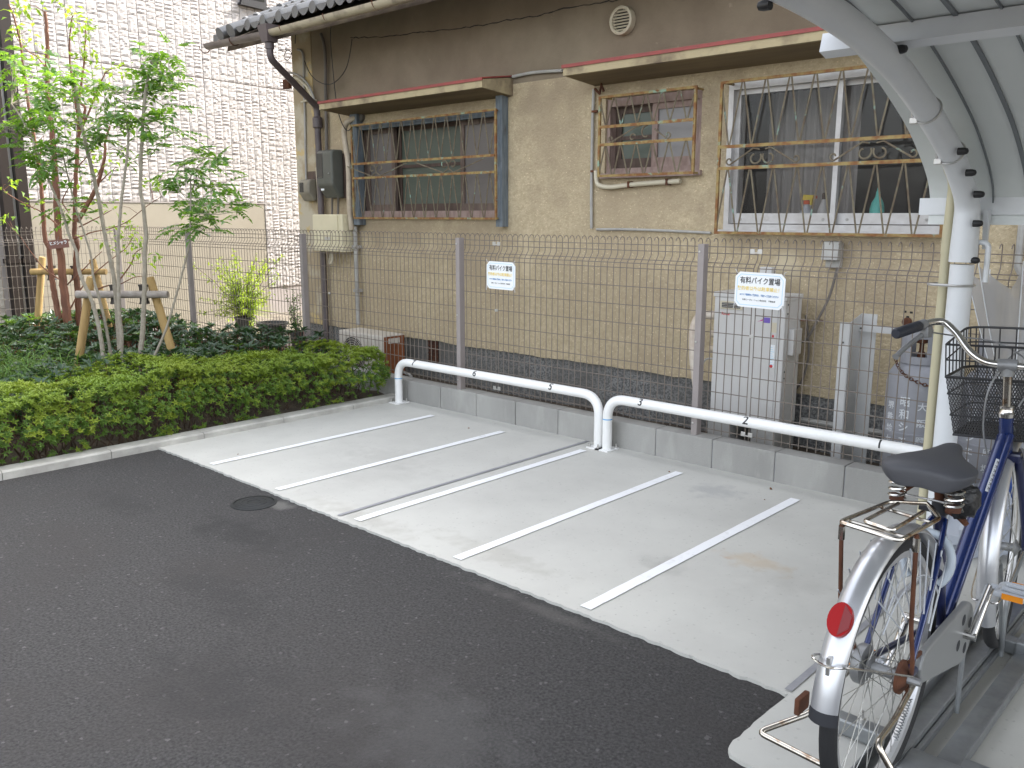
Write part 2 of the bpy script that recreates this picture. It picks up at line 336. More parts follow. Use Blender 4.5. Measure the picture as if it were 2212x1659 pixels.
# drain cover
dc = thing('drain_cover', 'small round dark iron drain cover in the asphalt', 'drain cover', (-3.89, 2.218, -0.012))
MB().lathe([(0.0, -0.02), (0.098, -0.02), (0.098, 0.004), (0.09, 0.0065), (0.0, 0.0065)], 28, org=(-3.89, 2.218, -0.012), cap=False).build('lid', 'cast_iron', dc, smooth=True)
ring = [(0.101, -0.02), (0.116, -0.02), (0.116, 0.003), (0.101, 0.005), (0.101, -0.02)]
MB().lathe(ring, 28, org=(-3.89, 2.218, -0.012), cap=False).build('rim', 'cast_iron', dc)
for r_ in (0.03, 0.06): MB().lathe([(r_, 0.006), (r_ + 0.002, 0.0085), (r_ + 0.006, 0.0085), (r_ + 0.008, 0.006)], 28, org=(-3.89, 2.218, -0.012), cap=False).build('tread_ring', 'cast_iron', dc)
# a few fallen leaves on the pad
for i, (lx, ly) in enumerate(((-2.046, 4.208), (-1.985, 4.02), (-2.62, 4.11), (-4.2, 4.05), (-4.75, 2.62))):
    a = rnd.uniform(0, 6); s = 0.018 if i == 0 else 0.009; mb = MB(); q = Matrix.Rotation(a, 3, 'Z')
    P_ = [q @ Vector(v) * s for v in ((-1, 0, 0.1), (-0.2, -0.5, 0.35), (1, 0, 0.3), (0.1, 0.5, 0.05), (0, 0, 0.7))]
    mb.add([p + Vector((lx, ly, 0.0)) for p in P_], [(0, 1, 4), (1, 2, 4), (2, 3, 4), (3, 0, 4)])
    tag(mb.build('fallen_leaf', 'dead_leaf'), ('largest curled brown leaf on the pad, at the foot of the block wall', 'brown speck of leaf beside the end of the last white line', 'tiny brown leaf between the block wall and the fourth white line', 'tiny brown leaf on the pad between the second line and the rail numbered 6', 'tiny brown leaf at the asphalt end of the line nearest the hedge')[i], 'leaf', 'fallen leaves on the pad')

# ------------------------------------------------------------------ parking rails
def parking_rail(xa, xb, nums, label, marks):
    Y = 4.262; t = thing('parking_rail', label, 'rail', ((xa + xb) / 2, Y, 0), 'white numbered parking rails')
    path = fillet([(xa, Y, 0.004), (xa, Y, 0.33), (xb, Y, 0.33), (xb, Y, 0.004)], 0.13, 9)
    pipe = MB().tube(path, 0.030, 18).build('pipe', 'white_paint', t, smooth=True)
    for xx in (xa, xb):
        pl = MB().box((xx - 0.05, Y - 0.062, 0.0), (xx + 0.05, Y + 0.062, 0.007)).build('base_plate', 'white_paint', t)
        for sx, sy in ((-0.036, -0.047), (0.036, 0.047)):
            MB().lathe([(0.009, 0.006), (0.009, 0.014), (0.005, 0.014), (0.005, 0.032), (0.0, 0.034)], 8, org=(xx + sx, Y + sy, 0)).build('anchor_bolt', 'bolt_steel', t)
    for ch_, xn in nums:                               # stencilled on the pipe, wrapped round it, facing the bays
        def bend(px, py, pz, xn=xn):
            a = math.radians(27) + py / 0.0303; return Vector((xn + px, Y - math.cos(a) * (0.0304 + pz), 0.33 + math.sin(a) * (0.0304 + pz)))
        lettering(ch_, 0.070, 'black_paint', (0, 0, 0), (1, 0, 0), (0, 0, 1), t, name='number', bend=bend, bold=0.0010)
    for xx, zz in marks:
        MB().tube([(xx, Y, zz - 0.003), (xx, Y, zz + 0.003)], 0.0304, 18, cap=False).build('pen_mark', 'blue_mark', t)
parking_rail(-5.20, -3.245, (('7', -4.99), ('6', -4.33), ('5', -3.625)), 'white pipe parking rail numbered 7, 6 and 5, next to the hedge', ((-5.20, 0.195),))
parking_rail(-3.178, -1.225, (('3', -2.92), ('2', -2.23), ('1', -1.51)), 'white pipe parking rail numbered 3, 2 and 1, next to the bicycle', ((-3.178, 0.195),))
# ------------------------------------------------------------------ welded mesh fence on the block wall
mat('fence_paint', (0.185, 0.155, 0.128), 0.5, c2=(0.155, 0.13, 0.108), scale=12)
mat('post_paint', (0.285, 0.255, 0.245), 0.45, c2=(0.26, 0.23, 0.22), scale=8)
mat('clip_steel', (0.50, 0.49, 0.47), 0.4, 0.7)
mat('sign_white', (0.80, 0.82, 0.83), 0.35, coat=0.2)
mat('sign_border', (0.50, 0.68, 0.80), 0.4)
mat('sign_yellow', (0.82, 0.62, 0.16), 0.5)
mat('sign_blue', (0.03, 0.20, 0.48), 0.5)
mat('tie_white', (0.75, 0.75, 0.75), 0.4, alpha=0.8)
ZH = [1.150, 1.120, 1.007, 0.893, 0.777, 0.659, 0.541, 0.430, 0.330, 0.205]
fence = thing('mesh_fence', 'grey-brown welded wire mesh fence standing on the block wall', 'fence', (-3, 4.43, 0.168))
def wire_prof(f):      # f(offset, z): top hook folded back, lower end kinked
    return [f(0.0, 0.182), f(0.0, 1.135), f(0.004, 1.155), f(0.036, 1.196), f(0.040, 1.21), f(0.040, 1.285), f(0.034, 1.302), f(0.018, 1.310), f(0.002, 1.304), f(-0.006, 1.290)]
def wire_mesh(alongx):
    f = (lambda o, z: (0, o, z)) if alongx else (lambda o, z: (-o, 0, z))
    mb = MB().tube(wire_prof(f), 0.0026, 6); o = mb.build('vertical_wire', 'fence_paint'); me = o.data; bpy.data.objects.remove(o); return me
WX, WY = wire_mesh(True), wire_mesh(False)
def panel(p0, p1, alongx, inset=0.012):
    mb = MB(); r = 0.0028; L = abs(p1 - p0)
    levels = [(0.0, z) for z in ZH] + [(0.040, 1.225), (0.040, 1.262), (0.018, 1.172)]
    for off, z in levels:
        if alongx: mb.tube([(p0 + inset, 4.430 + off, z), (p1 - inset, 4.430 + off, z)], r, 6)
        else: mb.tube([(-10.45 - off, p0 + inset, z), (-10.45 - off, p1 - inset, z)], r, 6)
    pn = mb.build('fence_panel', 'fence_paint', fence)
    n = int(round((L - 2 * inset) / 0.05)); st = (L - 2 * inset) / n
    for i in range(n + 1):
        q = min(p0, p1) + inset + st * i
        link('vertical_wire', WX if alongx else WY, pn, (q, 4.4247, 0) if alongx else (-10.4447, q, 0))
def clip(x, z, big):
    mb = MB()
    if big:
        mb.cbox((x - 0.036, 4.418, z - 0.013), (x - 0.008, 4.424, z + 0.013), 0.002); mb.cbox((x + 0.008, 4.418, z - 0.013), (x + 0.036, 4.424, z + 0.013), 0.002); mb.box((x - 0.010, 4.416, z - 0.010), (x + 0.010, 4.422, z - 0.004))
    else: mb.cbox((x - 0.014, 4.414, z - 0.009), (x + 0.014, 4.424, z + 0.009), 0.003)
    mb.build('panel_clip', 'clip_steel', fence)
J = [-10.40, -8.33, -6.294, -4.289, -2.315, -0.315, 1.685]
for a, b in zip(J[:-1], J[1:]): panel(a, b, True)
for xj in J[1:-1]:
    for z, big in ((1.243, True), (0.777, False), (0.215, True)): clip(xj, z, big)
for a, b in ((4.39, 2.42), (2.42, 0.42)): panel(b, a, False)
for xp in (-10.45, -8.72, -6.63, -4.635, -2.63, -0.62, 1.4):
    MB().cbox((xp - 0.020, 4.372, 0.05), (xp + 0.020, 4.422, 1.278), 0.003).build('post', 'post_paint', fence)
    for z in (1.235, 0.72, 0.24):
        MB().lathe([(0.006, 0), (0.006, 0.004), (0.0, 0.005)], 8, axis='y', M=Matrix.Scale(-1, 3, Vector((0, 1, 0))), org=(xp - 0.008, 4.372, z)).build('post_screw', 'clip_steel', fence)
MB().cbox((-10.43, 2.40, 0.05), (-10.39, 2.44, 1.278), 0.003).build('post', 'post_paint', fence)
# ------------------------------------------------------------------ the two notices tied to the mesh
def notice(xc, zc, w, h, label, tilt):
    Y = 4.408; t = thing('notice_board', label, 'sign', (xc, Y, zc - h / 2), 'parking notices on the fence'); c = 0.026; d = Vector((math.cos(tilt), 0, math.sin(tilt))); u = Vector((-math.sin(tilt), 0, math.cos(tilt))); O = Vector((xc, Y, zc))
    def oct_(w, h, c, y): return [O + d * px + u * pz + Vector((0, y, 0)) for px, pz in ((-w / 2 + c, -h / 2), (w / 2 - c, -h / 2), (w / 2, -h / 2 + c), (w / 2, h / 2 - c), (w / 2 - c, h / 2), (-w / 2 + c, h / 2), (-w / 2, h / 2 - c), (-w / 2, -h / 2 + c))]
    MB().prism(oct_(w, h, c, 0), (0, 0.004, 0)).build('board', 'sign_white', t)
    a = oct_(w - 0.022, h - 0.022, c - 0.004, -0.0008); b = oct_(w - 0.030, h - 0.030, c - 0.006, -0.0008)
    MB().add(a + b, [(i, (i + 1) % 8, 8 + (i + 1) % 8, 8 + i) for i in range(8)]).build('border_line', 'sign_border', t)
    def line(txt, fz, size, m, wd, bold=0.0): lettering(txt, size, m, O + u * (fz * h) + Vector((0, -0.0012, 0)), d, u, t, width=wd * w, bold=bold)
    line('有料バイク置場', 0.255, 0.040, 'black_paint', 0.80, 0.0004)
    line('契約者以外は駐車禁止！', 0.035, 0.024, 'sign_yellow', 0.84, 0.0004)
    line('※バイク置場のご契約は、下記へご連絡ください', -0.145, 0.0125, 'sign_blue', 0.78, 0.0002)
    line('弘和コーポレーション株式会社　不動産部', -0.285, 0.0105, 'black_paint', 0.66)
    for px, pz in ((-w / 2 + 0.010, h / 2 - 0.010), (w / 2 - 0.010, h / 2 - 0.010), (-w / 2 + 0.010, -h / 2 + 0.010), (w / 2 - 0.010, -h / 2 + 0.010)):
        q = O + d * px + u * pz; sg = 1 if pz > 0 else -1
        MB().tube([q + Vector((0, 0.012, 0)), q + Vector((0, -0.004, 0.004 * sg)), q + Vector((0.004 * (1 if px > 0 else -1), -0.006, 0.016)), q + Vector((0.012 * (1 if px > 0 else -1), -0.002, 0.022 * sg))], 0.0018, 5).build('cable_tie', 'tie_white', t)
notice(-4.236, 1.024, 0.275, 0.192, 'white parking notice with faded yellow line, on the fence above rail number 6', R(-0.6))
notice(-2.278, 1.034, 0.296, 0.193, 'white parking notice hung on the fence in front of the water heater', R(-1.0))
# ------------------------------------------------------------------ the old stucco house
YH = 5.25
mat('stucco', (0.535, 0.445, 0.295), 0.95, c2=(0.41, 0.33, 0.21), scale=42, fac=(0.34, 0.66), detail=7, c3=(0.38, 0.305, 0.20), s3=0.8, f3=(0.44, 0.70), bump=0.9, bscale=60, bdist=0.012, speck=((0.68, 0.56, 0.37), 140, 0.95))
# run-off and soot stains about the windows; the high ones also paint in eave shade
_st = (0.31, 0.245, 0.165)
add_spots('stucco', [(-6.3, 1.32, 0.9, 0.22, _st, 0.6), (-5.35, 1.15, 0.55, 0.40, _st, 0.55), (-4.55, 2.05, 0.45, 0.55, _st, 0.6), (-4.3, 2.35, 0.9, 0.16, _st, 0.5), (-3.5, 1.52, 0.6, 0.20, _st, 0.45), (-3.05, 2.0, 0.20, 0.6, _st, 0.6), (-2.4, 1.26, 0.9, 0.10, _st, 0.6), (-1.95, 1.05, 0.35, 0.30, _st, 0.45),
    (-5.9, 2.36, 1.2, 0.10, _st, 0.6), (-3.6, 2.36, 1.0, 0.08, _st, 0.6), (-7.2, 1.7, 0.4, 0.6, _st, 0.5), (-4.75, 1.05, 0.07, 0.30, (0.62, 0.52, 0.35), 0.6), (-2.55, 1.14, 0.10, 0.12, (0.62, 0.54, 0.38), 0.7), (-3.35, 0.9, 0.5, 0.25, _st, 0.3)], wall=True, nscale=5)
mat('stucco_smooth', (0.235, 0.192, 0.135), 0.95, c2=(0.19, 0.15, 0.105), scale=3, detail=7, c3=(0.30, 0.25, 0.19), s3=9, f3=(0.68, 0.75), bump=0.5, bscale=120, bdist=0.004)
mat('corner_plaster', (0.47, 0.42, 0.32), 0.9, c2=(0.36, 0.29, 0.19), scale=2.6, fac=(0.45, 0.55), detail=8, c3=(0.52, 0.40, 0.20), s3=3.2, f3=(0.58, 0.62), bump=0.3, bscale=60)
mat('foundation', (0.24, 0.24, 0.23), 0.95, c2=(0.10, 0.10, 0.10), scale=75, fac=(0.42, 0.58), c3=(0.12, 0.115, 0.105), s3=1.5, f3=(0.45, 0.7), bump=0.9, bscale=90, bdist=0.010)
mat('old_wood', (0.17, 0.125, 0.10), 0.85, c2=(0.11, 0.08, 0.065), scale=10, stretch=(4, 4, 0.6), bump=0.4, bscale=70)
mat('brown_wood', (0.065, 0.042, 0.032), 0.7, c2=(0.10, 0.065, 0.05), scale=9, stretch=(4, 4, 0.6))
mat('pink_wood', (0.33, 0.245, 0.215), 0.8, c2=(0.22, 0.15, 0.125), scale=7, stretch=(3, 3, 1), bump=0.3, bscale=80)
mat('blue_wood', (0.105, 0.130, 0.150), 0.8, c2=(0.18, 0.205, 0.225), scale=8, stretch=(5, 5, 0.8), bump=0.4, bscale=80, c3=(0.08, 0.075, 0.07), s3=7, f3=(0.60, 0.72))
mat('alu', (0.55, 0.54, 0.53), 0.45, 0.2, c2=(0.44, 0.42, 0.40), scale=9, c3=(0.30, 0.27, 0.24), s3=6, f3=(0.62, 0.78))
mat('rusty_bar', (0.20, 0.085, 0.030), 0.85, c2=(0.30, 0.22, 0.085), scale=16, fac=(0.40, 0.60), c3=(0.24, 0.34, 0.25), s3=11, f3=(0.60, 0.68), bump=0.4, bscale=120)
mat('old_rod', (0.12, 0.088, 0.058), 0.85, c2=(0.19, 0.165, 0.11), scale=20, c3=(0.23, 0.36, 0.30), s3=14, f3=(0.62, 0.70), bump=0.3, bscale=120)
mat('hood_concrete', (0.40, 0.33, 0.20), 0.95, c2=(0.16, 0.12, 0.08), scale=5, fac=(0.45, 0.68), detail=7, bump=0.3, bscale=60)
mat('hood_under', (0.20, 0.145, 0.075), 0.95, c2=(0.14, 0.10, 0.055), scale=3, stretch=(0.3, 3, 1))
mat('red_flashing', (0.30, 0.055, 0.045), 0.6, c2=(0.22, 0.05, 0.045), scale=9)
mat('roof_tile', (0.085, 0.088, 0.092), 0.30, c2=(0.125, 0.125, 0.125), scale=5, spec=0.6, c3=(0.085, 0.085, 0.08), s3=9, f3=(0.5, 0.7), bump=0.15, bscale=50)
mat('tile_mortar', (0.45, 0.44, 0.42), 0.9)
mat('gutter_beige', (0.40, 0.345, 0.25), 0.5, c2=(0.15, 0.12, 0.09), scale=6, fac=(0.52, 0.72), detail=7)
mat('gutter_brown', (0.13, 0.105, 0.10), 0.5, c2=(0.20, 0.17, 0.15), scale=5)
mat('downpipe_brown', (0.085, 0.065, 0.068), 0.5, c2=(0.11, 0.09, 0.09), scale=6)
mat('fascia', (0.20, 0.155, 0.105), 0.9, c2=(0.10, 0.075, 0.055), scale=5, bump=0.3, bscale=40)
mat('meter_grey', (0.085, 0.09, 0.075), 0.5, c2=(0.11, 0.11, 0.095), scale=6)
mat('meter_beige', (0.27, 0.245, 0.19), 0.6, c2=(0.20, 0.18, 0.14), scale=6)
mat('meter_glass', (0.02, 0.021, 0.02), 0.15)
mat('cabinet_cream', (0.66, 0.60, 0.42), 0.45, c2=(0.62, 0.56, 0.39), scale=5)
mat('pvc_grey', (0.40, 0.39, 0.36), 0.5, c2=(0.30, 0.29, 0.27), scale=9)
mat('conduit_dark', (0.13, 0.115, 0.10), 0.6)
mat('tape_wrap', (0.50, 0.43, 0.33), 0.7, c2=(0.38, 0.31, 0.23), scale=14, bump=0.4, bscale=45)
mat('cable_black', (0.02, 0.02, 0.02), 0.5)
mat('rust', (0.125, 0.045, 0.02), 0.9, c2=(0.07, 0.027, 0.015), scale=18, bump=0.3, bscale=90)
mat('ivory', (0.55, 0.50, 0.38), 0.5)
mat('dark_inside', (0.03, 0.028, 0.026), 0.9)
mat('curtain', (0.50, 0.47, 0.44), 0.9, c2=(0.38, 0.35, 0.33), scale=4, stretch=(8, 1, 0.3))
glassmat('glass_dark', (0.085, 0.079, 0.072), see=0.80, rough=0.05, refl=0.6)
glassmat('glass_frosted', (0.155, 0.14, 0.13), see=0.05, rough=0.35, refl=0.4)
glassmat('glass_milky', (0.25, 0.24, 0.235), see=0.04, rough=0.4, refl=0.4)
glassmat('glass_green', (0.08, 0.10, 0.078), see=0.05, rough=0.3, refl=0.45)
house = thing('stucco_house', 'old beige stucco house with barred windows and grey tiled roof', 'house', (-4, YH, 0))
XL, XR, ZB, ZT = -7.96, 4.0, 0.325, 3.37
W1 = (-6.875, -5.02, 1.42, 2.262); W2 = (-3.99, -3.195, 1.72, 2.262); W3 = (-2.99, -1.60, 1.335, 2.275)
holes = [W1, W2, W3]
def holed_wall(x0, x1, z0, z1, y, holes, depth, seed):
    r = random.Random(seed); mb = MB(); xs = sorted({x0, x1, *[h[0] for h in holes], *[h[1] for h in holes]}); zs = sorted({z0, z1, *[h[2] for h in holes], *[h[3] for h in holes]})
    for i in range(len(xs) - 1):
        for j in range(len(zs) - 1):
            cx, cz = (xs[i] + xs[i + 1]) / 2, (zs[j] + zs[j + 1]) / 2
            if any(h[0] < cx < h[1] and h[2] < cz < h[3] for h in holes): continue
            mb.add([(xs[i], y, zs[j]), (xs[i + 1], y, zs[j]), (xs[i + 1], y, zs[j + 1]), (xs[i], y, zs[j + 1])], [(0, 1, 2, 3)])
    for a, b, c, d in holes:
        for p, q in (((a, c), (b, c)), ((b, c), (b, d)), ((b, d), (a, d)), ((a, d), (a, c))):
            mb.add([(p[0], y, p[1]), (q[0], y, q[1]), (q[0], y + depth, q[1]), (p[0], y + depth, p[1])], [(0, 1, 2, 3)])
    # ragged bottom edge of the render coat
    n = int((x1 - x0) / 0.045); top = [(x0 + (x1 - x0) * i / n, y, z0) for i in range(n + 1)]
    h = 0; bot = []
    for i in range(n + 1):
        h = 0.75 * h + r.uniform(-0.004, 0.004); bot.append((top[i][0], y, z0 - 0.012 + h))
    back = [(p[0], y + 0.04, p[2] + 0.004) for p in bot]
    m = n + 1; mb.add(top + bot + back, [(i, m + i, m + i + 1, i + 1) for i in range(n)] + [(m + i, 2 * m + i, 2 * m + i + 1, m + i + 1) for i in range(n)])
    return mb
ZS = 2.45                                                   # rough-cast below, smoother render above the hoods
holed_wall(XL + 0.34, XR, ZB, ZS, YH, holes, 0.16, 5).build('wall', 'stucco', house)
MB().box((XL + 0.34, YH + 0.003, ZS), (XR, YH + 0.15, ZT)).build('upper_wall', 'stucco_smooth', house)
MB().cbox((XL, YH - 0.006, ZB - 0.01), (XL + 0.345, YH + 0.10, ZT), 0.012).build('corner_plaster', 'corner_plaster', house)
MB().box((XL + 0.004, YH + 0.095, ZB), (XL + 0.14, 13.0, 3.2)).build('side_wall', 'corner_plaster', house)
MB().box((XL + 0.02, YH + 0.022, -0.2), (XR, YH + 0.18, ZB + 0.02)).build('foundation', 'foundation', house)
MB().box((XL + 0.14, YH + 0.9, 0.3), (XR, YH + 0.93, 3.1)).build('inner_wall', 'dark_inside', house)
# crack across the upper wall
r = random.Random(9); pts = []; x = -7.0; z = 2.86
pth = [ony(c2(px, py), YH + 0.001) for px, py in ((1040, 240), (1130, 240), (1290, 232), (1420, 215), (1560, 200), (1700, 185), (1860, 165), (2040, 130), (2212, 105))] + [ony(c3(px, py), YH) for px, py in ((110, 45), (280, 15), (380, 2))]
cr_ = MB(); sp = smooth_path(pth, 6); jj = [p + Vector((0, 0, r.uniform(-0.006, 0.006))) for p in sp]
for i in range(len(jj) - 1):
    w = 0.0025 + r.uniform(0, 0.002); cr_.bar(jj[i] + Vector((0, -0.0005, 0)), jj[i + 1] + Vector((0, -0.0005, 0)), 0.002, 2 * w)
cr_.build('crack', 'dark_inside', house)
# underfloor vent with iron grille
v0 = (-5.985, -5.845, 0.115, 0.318)
MB().box((v0[0], YH + 0.0205, v0[2]), (v0[1], YH + 0.026, v0[3])).build('floor_vent', 'dark_inside', house)
fv = bpy.data.objects['floor_vent']
for i in range(7): MB().bar((v0[0] + 0.01 + 0.02 * i, YH + 0.015, v0[2]), (v0[0] + 0.01 + 0.02 * i, YH + 0.015, v0[3]), 0.006, 0.006).build('bar', 'rust', fv)
for i in range(6): MB().bar((v0[0], YH + 0.012, v0[2] + 0.02 + 0.033 * i), (v0[1], YH + 0.012, v0[2] + 0.02 + 0.033 * i), 0.004, 0.006).build('bar', 'rust', fv)
# ------------------------------------------------------------------ hoods over the windows
def hood(xa, xb, yf):
    h = MB(); zt, zb = 2.452, 2.392; zwt, zwb = 2.50, 2.36
    h.prism([(xa, yf, zb), (xa, yf, zt), (xa, YH + 0.01, zwt), (xa, YH + 0.01, zwb)], (xb - xa, 0, 0)); o = h.build('window_hood', 'hood_concrete', house)
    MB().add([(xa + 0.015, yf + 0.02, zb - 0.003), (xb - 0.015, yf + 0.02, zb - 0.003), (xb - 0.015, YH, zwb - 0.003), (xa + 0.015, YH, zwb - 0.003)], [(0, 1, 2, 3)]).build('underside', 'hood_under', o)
    MB().prism([(xa - 0.008, yf - 0.010, zt - 0.010), (xa - 0.008, yf - 0.010, zt + 0.012), (xa - 0.008, YH - 0.01, zwt + 0.014), (xa - 0.008, YH - 0.01, zwt + 0.003), (xa - 0.008, yf - 0.001, zt + 0.003), (xa - 0.008, yf - 0.001, zt - 0.010)], (xb - xa + 0.016, 0, 0)).build('flashing', 'red_flashing', o)
hood(-7.03, -4.905, 4.905); hood(-4.105, -1.2, 4.905)
# ------------------------------------------------------------------ windows
def frame_rect(mb, x0, x1, z0, z1, y0, y1, w, wb=None, wt=None):
    wb = wb or w; wt = wt or w
    mb.box((x0, y0, z0), (x0 + w, y1, z1)); mb.box((x1 - w, y0, z0), (x1, y1, z1)); mb.box((x0 + w, y0, z0), (x1 - w, y1, z0 + wb)); mb.box((x0 + w, y0, z1 - wt), (x1 - w, y1, z1)); return mb
def sash(win, x0, x1, z0, z1, y, w, wb, m, gm, mid=None, name='sash'):
    mb = frame_rect(MB(), x0, x1, z0, z1, y - 0.016, y + 0.016, w, wb)
    if mid: mb.box((x0 + w, y - 0.012, mid - 0.014), (x1 - w, y + 0.012, mid + 0.014))
    s = mb.build(name, m, win)
    MB().box((x0 + w - 0.003, y - 0.002, z0 + wb - 0.003), (x1 - w + 0.003, y + 0.002, z1 - w + 0.003)).build('pane', gm, win); return s
# left window: wooden, three lights, blue painted frame outside
w1 = frame_rect(MB(), W1[0], W1[1], W1[2], W1[3], YH + 0.02, YH + 0.16, 0.03).build('window', 'old_wood', house)
sash(w1, -6.845, -6.43, 1.475, 2.225, YH + 0.055, 0.045, 0.06, 'old_wood', 'glass_frosted')
sash(w1, -6.455, -5.50, 1.465, 2.245, YH + 0.11, 0.055, 0.075, 'brown_wood', 'glass_green', 1.875)
sash(w1, -5.555, -5.05, 1.475, 2.225, YH + 0.055, 0.045, 0.06, 'old_wood', 'glass_frosted')
MB().box((W1[0], YH - 0.02, 1.405), (W1[1], YH + 0.05, 1.475)).build('sill', 'pink_wood', w1)
bf = MB(); bf.box((-6.935, YH - 0.075, 1.345), (-6.83, YH - 0.005, 2.365)); bf.build('outer_post', 'blue_wood', w1)
MB().box((-5.025, YH - 0.075, 1.345), (-4.955, YH - 0.005, 2.365)).build('outer_post', 'blue_wood', w1)
MB().box((-6.83, YH - 0.055, 2.215), (-5.035, YH - 0.004, 2.262)).build('head_rail', 'blue_wood', w1)
# middle small window
w2 = frame_rect(MB(), W2[0], W2[1], W2[2], W2[3], YH + 0.02, YH + 0.16, 0.028, 0.05, 0.06).build('window', 'pink_wood', house)
sash(w2, -3.96, -3.59, 1.765, 2.205, YH + 0.105, 0.05, 0.075, 'brown_wood', 'glass_green', 1.985)
sash(w2, -3.615, -3.225, 1.765, 2.205, YH + 0.06, 0.045, 0.07, 'pink_wood', 'glass_milky')
MB().box((W2[0] - 0.02, YH - 0.03, 1.70), (W2[1] + 0.02, YH + 0.02, 1.735)).build('sill', 'pink_wood', w2)
# right window: weathered aluminium sliding sashes
w3 = frame_rect(MB(), W3[0], W3[1], W3[2], W3[3], YH - 0.015, YH + 0.16, 0.035, 0.045, 0.05).build('window', 'alu', house)
sash(w3, -2.955, -2.26, 1.385, 2.225, YH + 0.045, 0.030, 0.065, 'alu', 'glass_dark')
sash(w3, -2.30, -1.635, 1.385, 2.225, YH + 0.09, 0.030, 0.065, 'alu', 'glass_dark')
MB().box((W3[0] - 0.03, YH - 0.05, 1.330), (W3[1] + 0.02, YH + 0.02, 1.345)).build('sill', 'alu', w3)
for xx in (-2.89, -2.33, -2.20, -1.74): MB().lathe([(0.009, 0), (0.009, 0.003), (0, 0.004)], 10, axis='y', M=Matrix.Scale(-1, 3, Vector((0, 1, 0))), org=(xx, YH + (0.029 if xx < -2.28 else 0.074), 1.412)).build('screw_cap', 'pvc_grey', w3)
MB().box((W3[0] + 0.03, YH + 0.13, 1.36), (W3[1] - 0.03, YH + 0.40, 1.385)).build('inner_shelf', 'old_wood', house)
cw = MB(); n = 40
for i in range(n):                                            # curtain behind the left sash
    xa = -2.95 + 0.62 * i / n; xb = -2.95 + 0.62 * (i + 1) / n
    cw.add([(xa, YH + 0.48 + 0.02 * math.sin(i * 1.3), 1.39), (xb, YH + 0.48 + 0.02 * math.sin((i + 1) * 1.3), 1.39), (xb, YH + 0.48 + 0.02 * math.sin((i + 1) * 1.3), 2.25), (xa, YH + 0.48 + 0.02 * math.sin(i * 1.3), 2.25)], [(0, 1, 2, 3)])
cw.build('curtain', 'curtain', house)
# ------------------------------------------------------------------ iron window grilles
def grille(x0, x1, z0, m2, m1, z1, n, scrolls):
    Y = 5.13; g = frame_rect(MB(), x0, x1, z0, z1, Y - 0.008, Y + 0.008, 0.017).build('window_grille', 'rusty_bar', house)
    for z in (m1, m2): MB().box((x0 + 0.012, Y - 0.014, z - 0.010), (x1 - 0.012, Y - 0.0085, z + 0.010)).build('flat_bar', 'rusty_bar', g)
    for z in (z0 + 0.01, z1 - 0.01):
        for xx in (x0 + 0.03, x1 - 0.03): MB().bar((xx, Y, z), (xx, YH + 0.01, z), 0.012, 0.012).build('bracket', 'rusty_bar', g)
    st = (x1 - x0) / n
    for i in range(n):                                        # V rods above and below
        xa = x0 + st * i; xm = xa + st / 2; xb = xa + st
        MB().tube([(xa + 0.006, Y, z1 - 0.012), (xm - 0.003, Y - 0.004, m1 + 0.004)], 0.0056, 5).build('rod', 'old_rod', g); MB().tube([(xb - 0.006, Y, z1 - 0.012), (xm + 0.003, Y - 0.004, m1 + 0.004)], 0.0056, 5).build('rod', 'old_rod', g)
        MB().tube([(xm - 0.004, Y - 0.004, m2 - 0.004), (xa + 0.006, Y, z0 + 0.012)], 0.0056, 5).build('rod', 'old_rod', g); MB().tube([(xm + 0.004, Y - 0.004, m2 - 0.004), (xb - 0.006, Y, z0 + 0.012)], 0.0056, 5).build('rod', 'old_rod', g)
    for path in scrolls: MB().tube([(px, Y - 0.004, pz) for px, pz in path], 0.0056, 5).build('scroll', 'old_rod', g)
def curl(cx, cz, r, a0, turns, sgn=1, n=14):
    return [(cx + r * (1 - 0.55 * i / n) * math.cos(a0 + sgn * turns * 2 * math.pi * i / n), cz + r * (1 - 0.55 * i / n) * math.sin(a0 + sgn * turns * 2 * math.pi * i / n)) for i in range(n + 1)]
sc = []
zA, zB = 1.90, 1.775
for cx in (-6.50, -5.53):
    sc += [curl(cx - 0.055, zA - 0.045, 0.04, 0.2, 0.85), curl(cx + 0.055, zA - 0.045, 0.04, math.pi - 0.2, 0.85, -1)]
    sc += [[(cx - 0.012, zA - 0.03), (cx + 0.005, zB + 0.05), (cx - 0.06, zB + 0.012)], [(cx + 0.012, zA - 0.03), (cx - 0.005, zB + 0.05), (cx + 0.06, zB + 0.012)]]
    sc += [[(cx - 0.06, zB + 0.012), (cx - 0.43, zA - 0.012)], [(cx + 0.06, zB + 0.012), (cx + 0.43, zA - 0.012)]]
grille(-6.862, -4.972, 1.402, 1.776, 1.905, 2.262, 13, sc)
sc = []; zA, zB = 2.045, 1.935
sc += [curl(-3.845, 1.965, 0.022, -1.4, 0.9, -1), [(-3.835, 1.945), (-3.63, 2.035), (-3.59, 2.04)], curl(-3.66, 1.965, 0.026, 0.4, 0.8), curl(-3.545, 1.99, 0.05, 1.4, 0.6), curl(-3.37, 1.965, 0.022, -1.7, 0.9), [(-3.385, 1.945), (-3.48, 2.01)]]
grille(-3.958, -3.163, 1.705, 1.928, 2.05, 2.262, 6, sc)
sc = []; zA, zB = 1.86, 1.74
